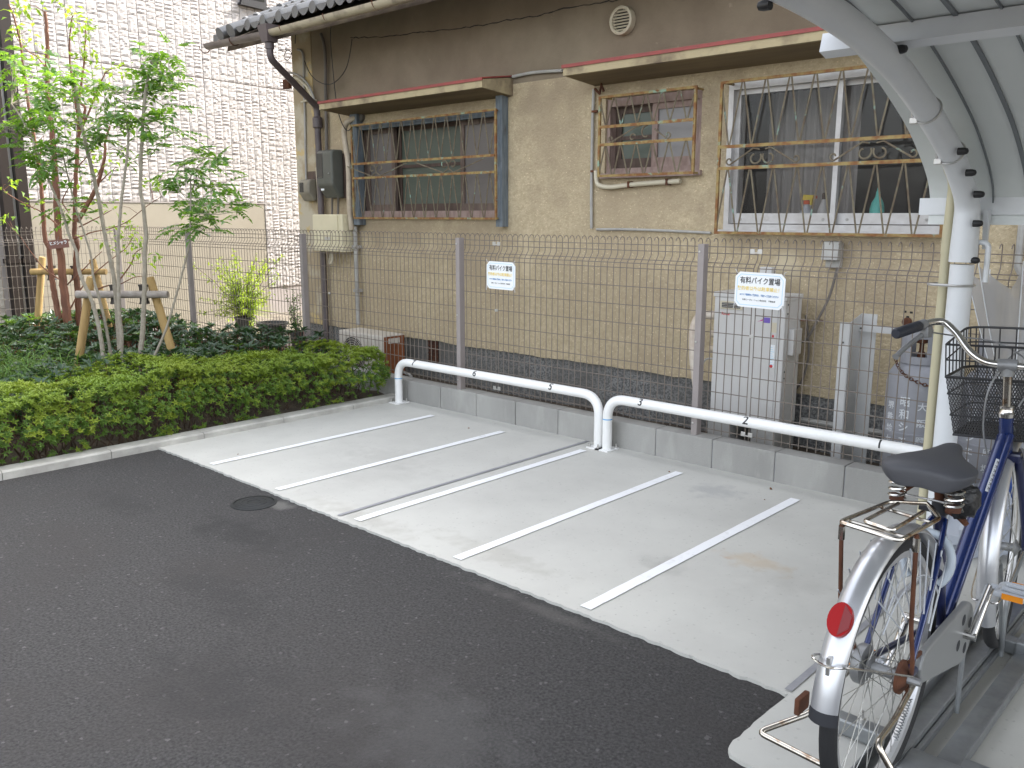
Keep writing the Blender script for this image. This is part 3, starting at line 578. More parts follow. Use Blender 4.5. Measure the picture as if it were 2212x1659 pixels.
for cx in (-2.68, -2.0):
    sc += [[(cx - 0.22, zB + 0.012), (cx - 0.06, zA - 0.012), (cx - 0.02, zA - 0.02)], [(cx + 0.22, zB + 0.012), (cx + 0.06, zA - 0.012), (cx + 0.02, zA - 0.02)], curl(cx - 0.225, zB + 0.035, 0.024, -1.2, 0.8, -1), curl(cx + 0.225, zB + 0.035, 0.024, math.pi + 1.2, 0.8)]
    sc += [curl(cx - 0.048, zB + 0.05, 0.045, 0.5, 0.8, -1), curl(cx + 0.048, zB + 0.05, 0.045, math.pi - 0.5, 0.8)]
grille(-2.99, -1.585, 1.318, 1.732, 1.865, 2.268, 9, sc)
# ------------------------------------------------------------------ bottles behind the right-hand window
mat('bottle_clear', (0.55, 0.57, 0.60), 0.3); mat('bottle_teal', (0.12, 0.60, 0.52), 0.35); mat('cap_yellow', (0.75, 0.55, 0.03), 0.4); mat('nozzle_red', (0.70, 0.10, 0.02), 0.4); mat('bottle_white', (0.62, 0.60, 0.58), 0.4)
zb = 1.3855
yb = YH + 0.155
b1 = thing('spray_bottle', 'pale spray bottle with yellow trigger standing behind the window', 'bottle', (-2.50, yb, zb))
MB().lathe([(0.036, 0), (0.042, 0.01), (0.042, 0.065), (0.024, 0.095), (0.016, 0.115), (0.016, 0.12)], 18, org=(-2.50, yb, zb)).build('body', 'bottle_clear', b1, smooth=True)
MB().lathe([(0.020, 0.12), (0.020, 0.14), (0.014, 0.145)], 14, org=(-2.50, yb, zb)).build('collar', 'nozzle_red', b1, smooth=True)
MB().prism([(-2.525, yb - 0.012, zb + 0.146), (-2.46, yb - 0.012, zb + 0.150), (-2.452, yb - 0.012, zb + 0.176), (-2.52, yb - 0.012, zb + 0.180)], (0, 0.024, 0)).prism([(-2.478, yb - 0.008, zb + 0.150), (-2.462, yb - 0.008, zb + 0.150), (-2.466, yb - 0.008, zb + 0.115), (-2.474, yb - 0.008, zb + 0.115)], (0, 0.016, 0)).build('trigger', 'cap_yellow', b1)
MB().box((-2.453, yb - 0.009, zb + 0.155), (-2.436, yb + 0.009, zb + 0.173)).build('nozzle', 'nozzle_red', b1)
b2 = thing('white_bottle', 'whitish tapered bottle beside the spray bottle behind the window', 'bottle', (-2.395, yb + 0.02, zb))
MB().lathe([(0.040, 0), (0.046, 0.01), (0.044, 0.05), (0.030, 0.10), (0.016, 0.14), (0.014, 0.15)], 18, org=(-2.395, yb + 0.02, zb)).build('body', 'bottle_white', b2, smooth=True)
MB().lathe([(0.015, 0.15), (0.015, 0.185), (0.008, 0.19)], 12, org=(-2.395, yb + 0.02, zb)).build('cap', 'brown_wood', b2, smooth=True)
b3 = thing('teal_bottle', 'teal detergent bottle standing behind the window', 'bottle', (-2.055, yb, zb))
MB().lathe([(0.036, 0), (0.040, 0.01), (0.042, 0.09), (0.034, 0.125), (0.018, 0.155), (0.014, 0.165)], 18, org=(-2.055, yb, zb)).build('body', 'bottle_teal', b3, smooth=True)
MB().lathe([(0.014, 0.165), (0.012, 0.19), (0.008, 0.195), (0.006, 0.215)], 12, org=(-2.055, yb, zb)).build('cap', 'bottle_teal', b3, smooth=True)
# ------------------------------------------------------------------ roof: kawara tiles in columns, eave caps, gutter
SL = 0.47; Y0, Z0 = 4.60, 3.13                                 # eave line, slope
XE0, XE1 = -8.30, 4.2; TW = 0.262
roof = MB().prism([(XE0 + 0.10, Y0 + 0.06, Z0 - 0.065), (XE0 + 0.10, Y0 + 0.06, Z0 - 0.02), (XE0 + 0.10, 9.2, Z0 - 0.02 + SL * 4.6), (XE0 + 0.10, 9.2, Z0 - 0.065 + SL * 4.6)], (XE1 - XE0 - 0.1, 0, 0)).build('roof', 'fascia', house)
MB().prism([(XE0 + 0.10, 9.2, Z0 - 0.065 + SL * 4.6), (XE0 + 0.10, 9.2, Z0 - 0.02 + SL * 4.6), (XE0 + 0.10, 13.8, Z0 - 0.02), (XE0 + 0.10, 13.8, Z0 - 0.065)], (XE1 - XE0 - 0.1, 0, 0)).build('back_roof', 'roof_tile', house)
MB().prism([(XL + 0.07, YH + 0.1, 3.2), (XL + 0.07, 9.2, Z0 - 0.07 + SL * 4.6), (XL + 0.07, 13.0, 3.2)], (0.08, 0, 0)).build('gable_wall', 'corner_plaster', house)
def tile_mesh(eave, cover):
    """one tile: shallow pan on the left, round roll on the right; eave tiles close the roll with a disc and hang a lip"""
    mb = MB(); n = 8; Ln = 0.27; prof = []
    for i in range(7): t = i / 6; prof.append((t * 0.165, -0.030 * math.sin(math.pi * t)))
    for i in range(1, 9): a = math.pi - math.pi * i / 8; prof.append((0.213 + 0.049 * math.cos(a), 0.052 * math.sin(a)))
    m = len(prof); v = [(px, 0, pz + 0.022) for px, pz in prof] + [(px, Ln, pz + 0.022 - 0.022) for px, pz in prof]; th = 0.016
    v += [(px, 0, pz + 0.022 - th) for px, pz in prof]
    mb.add(v, [(i, i + 1, m + i + 1, m + i) for i in range(m - 1)] + [(2 * m + i, 2 * m + i + 1, i + 1, i) for i in range(m - 1)])
    if eave:
        mb.lathe([(0.0, -0.012), (0.050, -0.012), (0.052, -0.004), (0.052, 0.02)], 18, axis='y', org=(0.213, 0, 0.018), cap=False)
        pts = [(0.005, 0, 0.028), (0.160, 0, 0.028)]; low = [(0.160 - 0.155 * k / 8, 0, 0.018 - 0.048 * math.sin(math.pi * k / 8)) for k in range(9)]
        mb.prism([(x_, -0.010, z_) for x_, _, z_ in pts + low], (0, 0.010, 0))
    o = mb.build('tile', 'roof_tile', smooth=True, angle=35); me = o.data; bpy.data.objects.remove(o); return me
T_e, T_n = tile_mesh(True, False), tile_mesh(False, False)
shear = Matrix(((1, 0, 0, 0), (0, 1, 0, 0), (0, SL, 1, 0), (0, 0, 0, 1)))
for me in (T_e, T_n): me.transform(shear)
ncol = int((-3.0 - XE0 - 0.42) / TW)
for i in range(ncol):
    for j in range(9):
        link('roof_tile', T_e if j == 0 else T_n, roof, (XE0 + 0.42 + TW * i, Y0 + 0.245 * j, Z0 + SL * 0.245 * j + 0.030))
MB().box((XE0 + 0.42 + TW * ncol, Y0 + 0.02, Z0 - 0.02), (XE1, Y0 + 0.05, Z0 + 0.05)).build('eave_edge', 'roof_tile', roof)
# verge: two rows of round ridge-like rolls with mortar rings
for xr, rr, nm in ((XE0 + 0.14, 0.060, 0), (XE0 + 0.345, 0.066, 1)):
    for j in range(9):
        ya = Y0 - (0.02 if j == 0 else 0) + 0.27 * j; yb_ = Y0 + 0.27 * (j + 1) + 0.02
        za = Z0 + SL * (ya - Y0) + 0.035; zc = Z0 + SL * (yb_ - Y0) + 0.025
        MB().tube([(xr, ya, za), (xr, yb_, zc)], [rr, rr * 0.93], 14).build('verge_roll', 'roof_tile', roof, smooth=True)
        if j: MB().tube([(xr, ya - 0.012, za + 0.002), (xr, ya + 0.016, za + 0.004)], rr * 1.10, 14).build('mortar_ring', 'tile_mortar' if j % 2 else 'roof_tile', roof, smooth=True)
for j in range(9):
    ya = Y0 + 0.27 * j
    MB().prism([(XE0 - 0.02, ya, Z0 + SL * 0.27 * j + 0.04), (XE0 + 0.10, ya, Z0 + SL * 0.27 * j + 0.025), (XE0 + 0.10, ya, Z0 + SL * 0.27 * j), (XE0 - 0.01, ya, Z0 + SL * 0.27 * j - 0.05), (XE0 - 0.02, ya, Z0 + SL * 0.27 * j - 0.05)], (0, 0.275, SL * 0.275)).build('verge_tile', 'roof_tile', roof)
# soffit boards and fascia
MB().prism([(XE0 + 0.12, Y0 + 0.06, Z0 - 0.125), (XE0 + 0.12, Y0 + 0.075, Z0 - 0.06), (XE0 + 0.12, YH + 0.02, Z0 - 0.06 + SL * 0.6), (XE0 + 0.12, YH + 0.02, Z0 - 0.115 + SL * 0.6)], (XE1 - XE0 - 0.12, 0, 0)).build('soffit', 'fascia', house)
# gutter: half-round, brown at the corner and beige along the rest
def gutter(xa, xb, za, zb_, m, nm='gutter'):
    mb = MB(); n = 10; r = 0.052; vs = []
    for (xx, zz) in ((xa, za), (xb, zb_)):
        for k in range(n + 1): a = math.pi + math.pi * k / n; vs.append((xx, Y0 - 0.045 + r * math.cos(a), zz + r * math.sin(a)))
        for k in range(n, -1, -1): a = math.pi + math.pi * k / n; vs.append((xx, Y0 - 0.045 + (r - 0.004) * math.cos(a), zz + (r - 0.004) * math.sin(a)))
    m_ = 2 * (n + 1); mb.add(vs, [(i, (i + 1) % m_, m_ + (i + 1) % m_, m_ + i) for i in range(m_)] + [tuple(range(m_ - 1, -1, -1)), tuple(range(m_, 2 * m_))])
    return mb.build(nm, m, house, smooth=True, angle=50)
GZ = 3.075
gl = gutter(XE0 - 0.05, -7.27, GZ + 0.005, GZ - 0.02, 'gutter_brown'); gr_ = gutter(-7.21, XE1, GZ - 0.02, GZ - 0.005, 'gutter_beige')
for xx in (-8.42, -7.85, -7.0, -6.35, -5.7, -5.05, -4.4):
    MB().tube([(xx, Y0 - 0.045 + 0.056 * math.cos(math.pi + math.pi * k / 8), GZ - 0.01 + 0.056 * math.sin(math.pi + math.pi * k / 8)) for k in range(9)] + [(xx, Y0 + 0.08, Z0 - 0.02)], 0.005, 5).build('gutter_hook', 'rust', house)
# hopper and downpipe
hx = -7.25; hy = Y0 - 0.045
hop = MB(); a = [(hx - 0.075, hy - 0.075, GZ + 0.03), (hx + 0.075, hy - 0.075, GZ + 0.03), (hx + 0.075, hy + 0.075, GZ + 0.03), (hx - 0.075, hy + 0.075, GZ + 0.03)]; b = [(hx - 0.05, hy - 0.05, GZ - 0.115), (hx + 0.05, hy - 0.05, GZ - 0.115), (hx + 0.05, hy + 0.05, GZ - 0.115), (hx - 0.05, hy + 0.05, GZ - 0.115)]
hop.add(a + b, [(0, 1, 2, 3), (7, 6, 5, 4), (0, 1, 5, 4), (1, 2, 6, 5), (2, 3, 7, 6), (3, 0, 4, 7)]); hop.build('hopper', 'downpipe_brown', house)
dx, dy = -7.475, YH - 0.06
MB().tube([(hx, hy, GZ - 0.11), (hx, hy, GZ - 0.17)], 0.040, 14).tube(fillet([(hx, hy, GZ - 0.15), (hx, hy, GZ - 0.25), (dx, dy, GZ - 0.60), (dx, dy, -0.02)], 0.05, 6), 0.031, 14).build('downpipe', 'downpipe_brown', house, smooth=True)
MB().lathe([(0.031, -0.06), (0.048, -0.045), (0.048, 0.04), (0.034, 0.055)], 14, org=(dx, dy, 2.33)).build('pipe_socket', 'downpipe_brown', house, smooth=True)
# conduits and cables on the corner
def pipe(pts, r, m, nm='conduit', k=6, n=8): return MB().tube(smooth_path(pts, k) if k else pts, r, n).build(nm, m, house, smooth=True)
Yc = YH - 0.03
pipe([ony(c2(px, py), Yc) for px, py in ((850, 215), (872, 290), (880, 420), (880, 600), (885, 760), (888, 990))], 0.016, 'conduit_dark')
pipe([ony(c2(px, py), YH - 0.02) for px, py in ((700, 318), (735, 350), (742, 560), (748, 760), (752, 1000), (757, 1170))], 0.011, 'pvc_grey')
pipe([ony(c2(px, py), YH - 0.05) for px, py in ((650, 525), (620, 490), (640, 468), (700, 480), (760, 530), (800, 610), (815, 690))], 0.010, 'pvc_grey')
pipe([ony(c2(px, py), YH - 0.04) for px, py in ((640, 500), (700, 505), (750, 545), (785, 600), (810, 680))], 0.012, 'ivory')
pipe([ony(c2(px, py), YH - 0.03) for px, py in ((725, 655), (760, 645), (820, 642))], 0.011, 'ivory')
MB().box((ony(c2(632, 515), YH).x, YH - 0.05, ony(c2(632, 575), YH).z), (ony(c2(668, 515), YH).x, YH - 0.01, ony(c2(632, 515), YH).z)).build('rusty_box', 'rust', house)
pipe([ony(c2(px, py), YH - 0.14) for px, py in ((950, 75), (920, 150), (912, 250), (925, 420), (945, 620), (965, 730), (990, 800), (1020, 838), (1045, 820))], 0.0045, 'cable_black', 'cable', 8, 5)
pipe([ony(c2(px, py), YH - 0.10) for px, py in ((1050, 250), (1035, 350), (1010, 440), (960, 510), (900, 542), (830, 520), (780, 470), (745, 390))], 0.0042, 'cable_black', 'cable', 8, 5)
pipe([ony(c2(px, py), YH - 0.25) for px, py in ((580, 320), (640, 322), (660, 345), (640, 385), (615, 370), (625, 330), (655, 318))], 0.004, 'cable_black', 'cable', 8, 5)
pipe([ony(c2(px, py), YH - 0.35) for px, py in ((715, 140), (690, 210), (685, 280))], 0.004, 'cable_black', 'cable', 8, 5)
# tape-wrapped air-conditioner line coming out of the wall
pipe([(-6.845, YH + 0.02, 2.345), (-6.875, YH - 0.06, 2.325), (-6.95, YH - 0.10, 2.29), (-6.995, YH - 0.10, 2.20), (-6.975, YH - 0.10, 2.06), (-6.945, YH - 0.10, 1.9), (-6.95, YH - 0.10, 1.5), (-6.945, YH - 0.085, 1.3)], 0.026, 'tape_wrap', 'wrapped_pipe', 6, 10)
MB().lathe([(0.055, 0.0), (0.055, 0.03), (0.04, 0.045)], 14, axis='y', M=Matrix.Scale(-1, 3, Vector((0, 1, 0))), org=(-6.85, YH, 2.345)).build('pipe_sleeve', 'conduit_dark', house, smooth=True)
pipe([(-6.935, YH - 0.055, 1.33), (-6.935, YH - 0.055, 0.38)], 0.022, 'pvc_grey', 'trunking', 0, 8)
for z_ in (1.12, 0.7): MB().box((-6.965, YH - 0.08, z_), (-6.905, YH - 0.004, z_ + 0.03)).build('pipe_strap', 'pvc_grey', house)
# meters and cabinet
def meter(x0, x1, z0, z1, m, depth, win, cut):
    y1, y0 = YH - 0.03, YH - 0.03 - depth; mb = MB(); c = min(0.03, (x1 - x0) * 0.25)
    prof = [(y1, z0), (y0 + cut, z0), (y0, z0 + cut * 1.4), (y0, z1 - 0.03), (y0 + 0.03, z1), (y1, z1)]
    bm_ = MB().prism([(x0, a_, b_) for a_, b_ in prof], (x1 - x0, 0, 0)).build('meter_box', m, house)
    md = bm_.modifiers.new('b', 'BEVEL'); md.width = 0.018; md.segments = 3
    MB().box((x0 + (x1 - x0) * win[0], y0 - 0.003, z0 + (z1 - z0) * win[1]), (x0 + (x1 - x0) * win[2], y0 + 0.004, z0 + (z1 - z0) * win[3])).build('meter_window', 'meter_glass', bm_)
    return bm_
MB().box((-7.32, YH - 0.03, 1.60), (-7.02, YH - 0.002, 2.02)).build('meter_board', 'brown_wood', house)
big = meter(-7.37, -7.115, 1.60, 2.055, 'meter_grey', 0.14, (0.04, 0.42, 0.42, 0.93), 0.09)
MB().lathe([(0.008, 0), (0.008, 0.012), (0.004, 0.016)], 8, axis='y', M=Matrix.Scale(-1, 3, Vector((0, 1, 0))), org=(-7.16, YH - 0.168, 1.83)).build('latch', 'pvc_grey', big)
MB().box((-7.30, YH - 0.172, 1.672), (-7.25, YH - 0.170, 1.690)).build('meter_sticker', 'sign_white', big)
MB().box((-7.73, YH - 0.03, 1.60), (-7.58, YH - 0.002, 1.87)).build('meter_board', 'brown_wood', house)
meter(-7.76, -7.575, 1.575, 1.79, 'meter_beige', 0.10, (0.18, 0.42, 0.52, 0.85), 0.06)
pipe([(-7.38, YH - 0.10, 1.68), (-7.50, YH - 0.07, 1.90), (-7.53, YH - 0.05, 1.75), (-7.52, YH - 0.05, 1.45), (-7.50, YH - 0.05, 1.25)], 0.012, 'ivory')
for xa in (-7.25, -7.15): pipe([(xa, YH - 0.08, 1.61), (xa - 0.05, YH - 0.05, 1.53), (xa - 0.06, YH - 0.05, 1.42)], 0.011, 'conduit_dark')
cab = MB().cbox((-7.475, YH - 0.16, 1.085), (-6.99, YH - 0.005, 1.445), 0.008).build('cabinet', 'cabinet_cream', house)
MB().cbox((-7.468, YH - 0.172, 1.092), (-7.06, YH - 0.158, 1.438), 0.005).build('cabinet_door', 'cabinet_cream', cab)
for z_ in (1.14, 1.38): MB().box((-6.995, YH - 0.13, z_ - 0.02), (-6.985, YH - 0.09, z_ + 0.02)).build('hinge', 'cabinet_cream', cab)
pipe([(-7.28, YH - 0.08, 1.09), (-7.26, YH - 0.10, 1.0), (-7.30, YH - 0.10, 0.96), (-7.33, YH - 0.08, 1.0), (-7.31, YH - 0.07, 1.09)], 0.012, 'ivory')
# round vent cap
vx, vz = -3.84, 2.765
vc = MB().lathe([(0.095, 0), (0.095, 0.05), (0.083, 0.058), (0.075, 0.05), (0.075, 0.012)], 28, axis='y', M=Matrix.Scale(-1, 3, Vector((0, 1, 0))), org=(vx, YH, vz), cap=False).build('vent_cap', 'ivory', house, smooth=True)
MB().lathe([(0.076, 0.0), (0.0, 0.0)], 24, axis='y', org=(vx, YH - 0.010, vz), cap=False).build('vent_back', 'dark_inside', vc)
for i in range(7):
    zz = -0.06 + 0.02 * i; hw = math.sqrt(max(0.0, 0.074 ** 2 - zz * zz))
    MB().bar((vx - hw, YH - 0.035, vz + zz), (vx + hw, YH - 0.035, vz + zz), 0.010, 0.005, upv=(0, 0.6, 0.8)).build('slat', 'ivory', vc)
# thin pipes about the windows
pipe([ony(c2(px, py), YH - 0.02) for px, py in ((2080, 492), (2212, 465))] + [ony(c3(130, 318), YH - 0.02)], 0.012, 'pvc_grey', 'conduit', 3)
pipe([ony(cw2(px, py), YH - 0.02) for px, py in ((175, 225), (160, 700), (150, 1300), (145, 1659))] + [ony(c3(262, 1030), YH - 0.02)], 0.011, 'pvc_grey')
pipe([ony(cw2(px, py), YH - 0.035) for px, py in ((205, 1300), (215, 1440), (260, 1500), (400, 1520), (650, 1490), (1000, 1460), (1320, 1440))], 0.017, 'ivory', 'drain_pipe', 6, 10)
pipe([ony(c3(px, py), YH - 0.02) for px, py in ((285, 1034), (420, 1034), (600, 1040), (800, 1050))], 0.009, 'pvc_grey')
for q in ((190, 520), (175, 1310)):
    p_ = ony(cw2(*q), YH - 0.02); MB().box((p_.x - 0.02, YH - 0.034, p_.z - 0.008), (p_.x + 0.03, YH - 0.002, p_.z + 0.008)).build('pipe_clip', 'rust', house)
for q in ((650, 1485), (1155, 1450)):
    p_ = ony(cw2(*q), YH - 0.035); MB().box((p_.x - 0.008, YH - 0.055, p_.z - 0.022), (p_.x + 0.008, YH - 0.002, p_.z + 0.022)).build('pipe_clip', 'rust', house)
p_ = ony(cw2(310, 225), YH - 0.03); MB().tube([p_ + Vector((-0.08, 0, 0.01)), p_ + Vector((-0.03, -0.01, -0.03)), p_ + Vector((0.0, -0.03, 0.03)), p_ + Vector((0.015, -0.02, -0.02))], 0.010, 6).build('old_bracket', 'rust', house)
# weatherproof socket and its cable to the heater
ob = MB().cbox((-2.265, YH - 0.045, 1.125), (-2.175, YH - 0.002, 1.275), 0.006).build('socket_box', 'pvc_grey', house)
MB().prism([(-2.27, YH - 0.045, 1.17), (-2.27, YH - 0.10, 1.175), (-2.27, YH - 0.085, 1.28), (-2.27, YH - 0.045, 1.285)], (0.10, 0, 0)).build('socket_hood', 'pvc_grey', ob)
pipe([(-2.19, YH - 0.04, 1.13), (-2.22, YH - 0.06, 0.95), (-2.27, YH - 0.10, 0.80), (-2.33, YH - 0.10, 0.68), (-2.40, YH - 0.08, 0.66)], 0.008, 'conduit_dark', 'cable', 6, 6)
pipe([(-2.36, YH - 0.06, 0.83), (-2.33, YH - 0.05, 0.60), (-2.36, YH - 0.05, 0.42), (-2.42, YH - 0.04, 0.33)], 0.007, 'conduit_dark', 'cable', 6, 6)
p_ = ony(c5(1560, 480), YH); MB().lathe([(0.024, 0), (0.024, 0.03), (0.02, 0.035)], 14, axis='y', M=Matrix.Scale(-1, 3, Vector((0, 1, 0))), org=p_).build('pipe_stub', 'rust', house)
for q in ((1545, 425), (1580, 430), (1560, 455)):
    p_ = ony(c5(*q), YH); MB().box((p_.x - 0.008, YH - 0.001, p_.z - 0.006), (p_.x + 0.008, YH + 0.02, p_.z + 0.006)).build('nail_hole', 'dark_inside', house)
pipe([(-2.36, YH - 0.02, 0.155), (-1.2, YH - 0.02, 0.155)], 0.018, 'pvc_grey', 'ground_pipe', 0, 8)
pipe([ony(cq(1690, 450), YH - 0.03), ony(cq(1640, 900), YH - 0.03), (-0.98, YH - 0.03, 0.7)], 0.02, 'pvc_grey', 'conduit', 0, 8)
# unseen building added behind the roof to keep the sun off the lot
bh = thing('added_shade_block', 'tall plain apartment building standing behind the stucco house', 'building', (0, 14, 0))
MB().box((-6.75, 13.9, -0.1), (9, 24, 12.4)).build('wall', 'ivory', bh)
MB().box((-6.85, 13.8, 12.4), (9.1, 24.1, 12.6)).build('roof_slab', 'kerb_concrete', bh)
for i in range(5):
    for j in range(3): MB().box((-6 + 3 * i, 13.87, 1.2 + 3 * j), (-4.4 + 3 * i, 13.905, 2.6 + 3 * j)).build('window', 'meter_glass', bh)
# ------------------------------------------------------------------ white building with split-face siding
mat('siding', (0.43, 0.402, 0.388), 0.85, c2=(0.39, 0.362, 0.35), scale=5, bump=0.35, bscale=70, bdist=0.004)
mat('siding_groove', (0.36, 0.325, 0.31), 0.9)
mat('beige_render', (0.31, 0.28, 0.225), 0.9, c2=(0.285, 0.255, 0.205), scale=1.5, bump=0.15, bscale=80)
mat('grey_base', (0.23, 0.215, 0.195), 0.9, c2=(0.20, 0.185, 0.17), scale=3)
mat('brown_metal', (0.024, 0.018, 0.016), 0.4, 0.0, spec=0.4)
mat('black_frame', (0.018, 0.018, 0.022), 0.4)
mat('stone_siding', (0.52, 0.49, 0.44), 0.9, c2=(0.40, 0.37, 0.33), scale=6, bump=0.3, bscale=60)
TH = R(9.0); WD = Vector((-math.sin(TH), math.cos(TH), 0)); WN = Vector((math.cos(TH), math.sin(TH), 0)); WP = Vector((-11.6, 6.9, 0))
def onw(q): d = _ray(q); return _C + d * ((WP - _C).dot(WN) / d.dot(WN))
def wu(q): p = onw(q); return (p - WP).dot(WD), p.z
def W(u, z, o=0.0): return WP + WD * u + WN * o + Vector((0, 0, z))
wb = thing('white_building', 'white building with rough split-face block siding beside the trees', 'building', (-11.6, 6.9, 0))
U0, U1 = -9.0, 14.0
uB0, _z = wu((66, 430)); uB1, zB1 = wu(c1(1865, 1432)); zSid = zB1; _u, zCol = wu(c8(960, 198)); zCol = min(zCol, 0.5)
def wbox(u0, u1, z0, z1, o0, o1, nm, m, par=None, mb=None):
    k = mb or MB(); vs = [W(u, z, o) for z in (z0, z1) for (u, o) in ((u0, o0), (u1, o0), (u1, o1), (u0, o1))]
    k.add(vs, [(0, 3, 2, 1), (4, 5, 6, 7), (0, 1, 5, 4), (1, 2, 6, 5), (2, 3, 7, 6), (3, 0, 4, 7)])
    return k if mb else k.build(nm, m, par or wb)
wbox(U0, U1, -0.1, 7.5, -0.3, -0.009, 'wall', 'siding_groove')
wbox(uB0 - 0.2, uB1, zCol - 0.6, zSid, -0.03, -0.0035, 'recessed_panel', 'beige_render')
for uu in (uB0 + 0.9, uB0 + 1.9, uB0 + 2.9):
    if uu < uB1 - 0.2: wbox(uu - 0.003, uu + 0.003, zCol - 0.5, zSid - 0.01, -0.007, -0.0045, 'panel_joint', 'siding_groove')
wbox(uB1 - 0.05, U1, -0.1, zCol, -0.03, -0.012, 'base_course', 'grey_base')
wbox(uB0 - 0.2, uB1, -0.1, zCol - 0.55, -0.03, -0.010, 'base_course', 'grey_base')
wbox(uB0 - 0.1, uB1 + 0.02, zSid - 0.015, zSid, -0.02, 0.004, 'drip_edge', 'siding_groove')
rs = random.Random(21)
def rough_block(mb, u0, u1, z0, z1, kind):
    nu, nz = 4, max(3, int((z1 - z0) / 0.022)); vs = []; base = 0.003 + rs.uniform(0, 0.003); g = 0.003
    diag = kind == 1; hor = kind == 2
    for j in range(nz + 1):
        for i in range(nu + 1):
            e = (i in (0, nu)) or (j in (0, nz)); u = u0 + g + (u1 - u0 - 2 * g) * i / nu; z = z0 + g + (z1 - z0 - 2 * g) * j / nz
            if e: o = base * 0.8 + rs.uniform(-0.0015, 0.002)
            elif diag: o = base + 0.007 * (((i + j) % 3) > 1) + rs.uniform(-0.003, 0.004)
            elif hor: o = base + 0.008 * (j % 2) + rs.uniform(-0.003, 0.003)
            else: o = base + rs.uniform(-0.002, 0.009)
            vs.append(W(u, z, o))
    n = nu + 1; fs = [(j * n + i, j * n + i + 1, (j + 1) * n + i + 1, (j + 1) * n + i) for j in range(nz) for i in range(nu)]
    per = [i for i in range(n)] + [j * n + nu for j in range(1, nz + 1)] + [nz * n + i for i in range(nu - 1, -1, -1)] + [j * n for j in range(nz - 1, 0, -1)]
    k = len(vs)
    for idx in per:
        p = vs[idx]; off = (p - WP).dot(WN); vs.append(p - WN * (off + 0.010))
    m = len(per); fs += [(per[a], per[(a + 1) % m], k + (a + 1) % m, k + a) for a in range(m)]
    mb.add(vs, fs)
CWD = 0.133
def siding_panel(u0, u1, z0, z1):
    mb = MB(); nc = max(1, int(round((u1 - u0) / CWD))); w = (u1 - u0) / nc
    for c in range(nc):
        z = z0
        while z < z1 - 0.02:
            h = rs.choice((0.078, 0.078, 0.117, 0.117, 0.156, 0.156, 0.234, 0.312)); kind = rs.choice((0, 0, 0, 0, 1, 2, 2)) if h > 0.1 else rs.choice((0, 0, 0, 2))
            t = min(z + h, z1)
            if z1 - t < 0.05: t = z1
            rough_block(mb, u0 + w * c, u0 + w * (c + 1), z, t, kind); z = t
    o = mb.build('siding_panel', 'siding', wb); o['kind'] = 'stuff'
zj = wu(cg(555, 775))[1]
PW = CWD * 7
ua = uB1 - PW * 6
# ragged small blocks finish the panel above the recess
uu = ua
while uu < 3.4:
    siding_panel(uu + 0.003, uu + PW - 0.003, zSid if uu < uB1 - 0.01 else zCol, zj - 0.004); siding_panel(uu + 0.003, uu + PW - 0.003, zj + 0.004, zj + 1.53); siding_panel(uu + 0.003, uu + PW - 0.003, zj + 1.538, zj + 2.2); uu += PW
# window high up with black frame and sill
ux0, zw = wu(c1(1695, 10)); ux1, zw2 = wu(c1(1850, 55)); zb_ = 0.5 * (zw + zw2) - 0.0
win = wbox(ux0 - 0.02, ux1 + 0.04, zb_ - 0.02, zb_ + 1.2, 0.004, 0.05, 'window', 'black_frame')
wbox(ux0 - 0.0, ux1 + 0.0, zb_ + 0.06, zb_ + 1.15, 0.046, 0.053, 'pane', 'meter_glass', win)
wbox(ux0 - 0.06, ux1 + 0.09, zb_ - 0.05, zb_ - 0.02, 0.0, 0.085, 'sill', 'black_frame', win)
# brown downpipes at the left corner and grey stone siding beyond
for q0, q1 in (((4, 500), (24, 500)), ((36, 500), (60, 500))):
    a_, _ = wu(q0); b_, _ = wu(q1); dp = wbox(a_, b_, -0.05, 7.0, 0.02, 0.11, 'downpipe', 'brown_metal')
    for z_ in (0.9, 2.4, 3.9): wbox(a_ - 0.02, b_ + 0.02, z_, z_ + 0.05, -0.01, 0.115, 'pipe_strap', 'brown_metal', dp)
a_, _ = wu((24, 500)); b_, _ = wu((36, 500)); wbox(a_ + 0.004, b_ - 0.004, -0.05, 7.0, 0.02, 0.05, 'pipe_gap_cover', 'clip_steel')
u = wu((4, 500))[0] - 0.06
for r_ in range(14):
    z0 = 0.05 + r_ * 0.34; mb = MB()
    for c in range(3): rough_block(mb, u - 0.42 * (c + 1), u - 0.42 * c, z0, z0 + 0.335, 0)
    o = mb.build('stone_course', 'stone_siding', wb); o['kind'] = 'stuff'

# ------------------------------------------------------------------ appliances between fence and house
mat('ac_white', (0.62, 0.58, 0.52), 0.5, c2=(0.55, 0.51, 0.45), scale=4); mat('ac_dark', (0.05, 0.05, 0.048), 0.6)
mat('heater_white', (0.55, 0.54, 0.525), 0.45, c2=(0.50, 0.49, 0.47), scale=3, c3=(0.42, 0.39, 0.35), s3=5, f3=(0.66, 0.8))
mat('heater_side', (0.42, 0.415, 0.415), 0.5); mat('print_red', (0.5, 0.02, 0.03), 0.5); mat('print_magenta', (0.45, 0.03, 0.25), 0.5); mat('print_violet', (0.16, 0.10, 0.42), 0.5)
mat('galv', (0.30, 0.315, 0.32), 0.42, 0.7, c2=(0.24, 0.25, 0.26), scale=14, bump=0.1, bscale=60)
mat('stand_white', (0.50, 0.50, 0.49), 0.5, c2=(0.44, 0.44, 0.43), scale=4)
mat('gas_grey', (0.27, 0.275, 0.30), 0.5, c2=(0.23, 0.235, 0.25), scale=5, c3=(0.34, 0.34, 0.36), s3=9, f3=(0.6, 0.75)); mat('stencil_white', (0.58, 0.60, 0.62), 0.6)
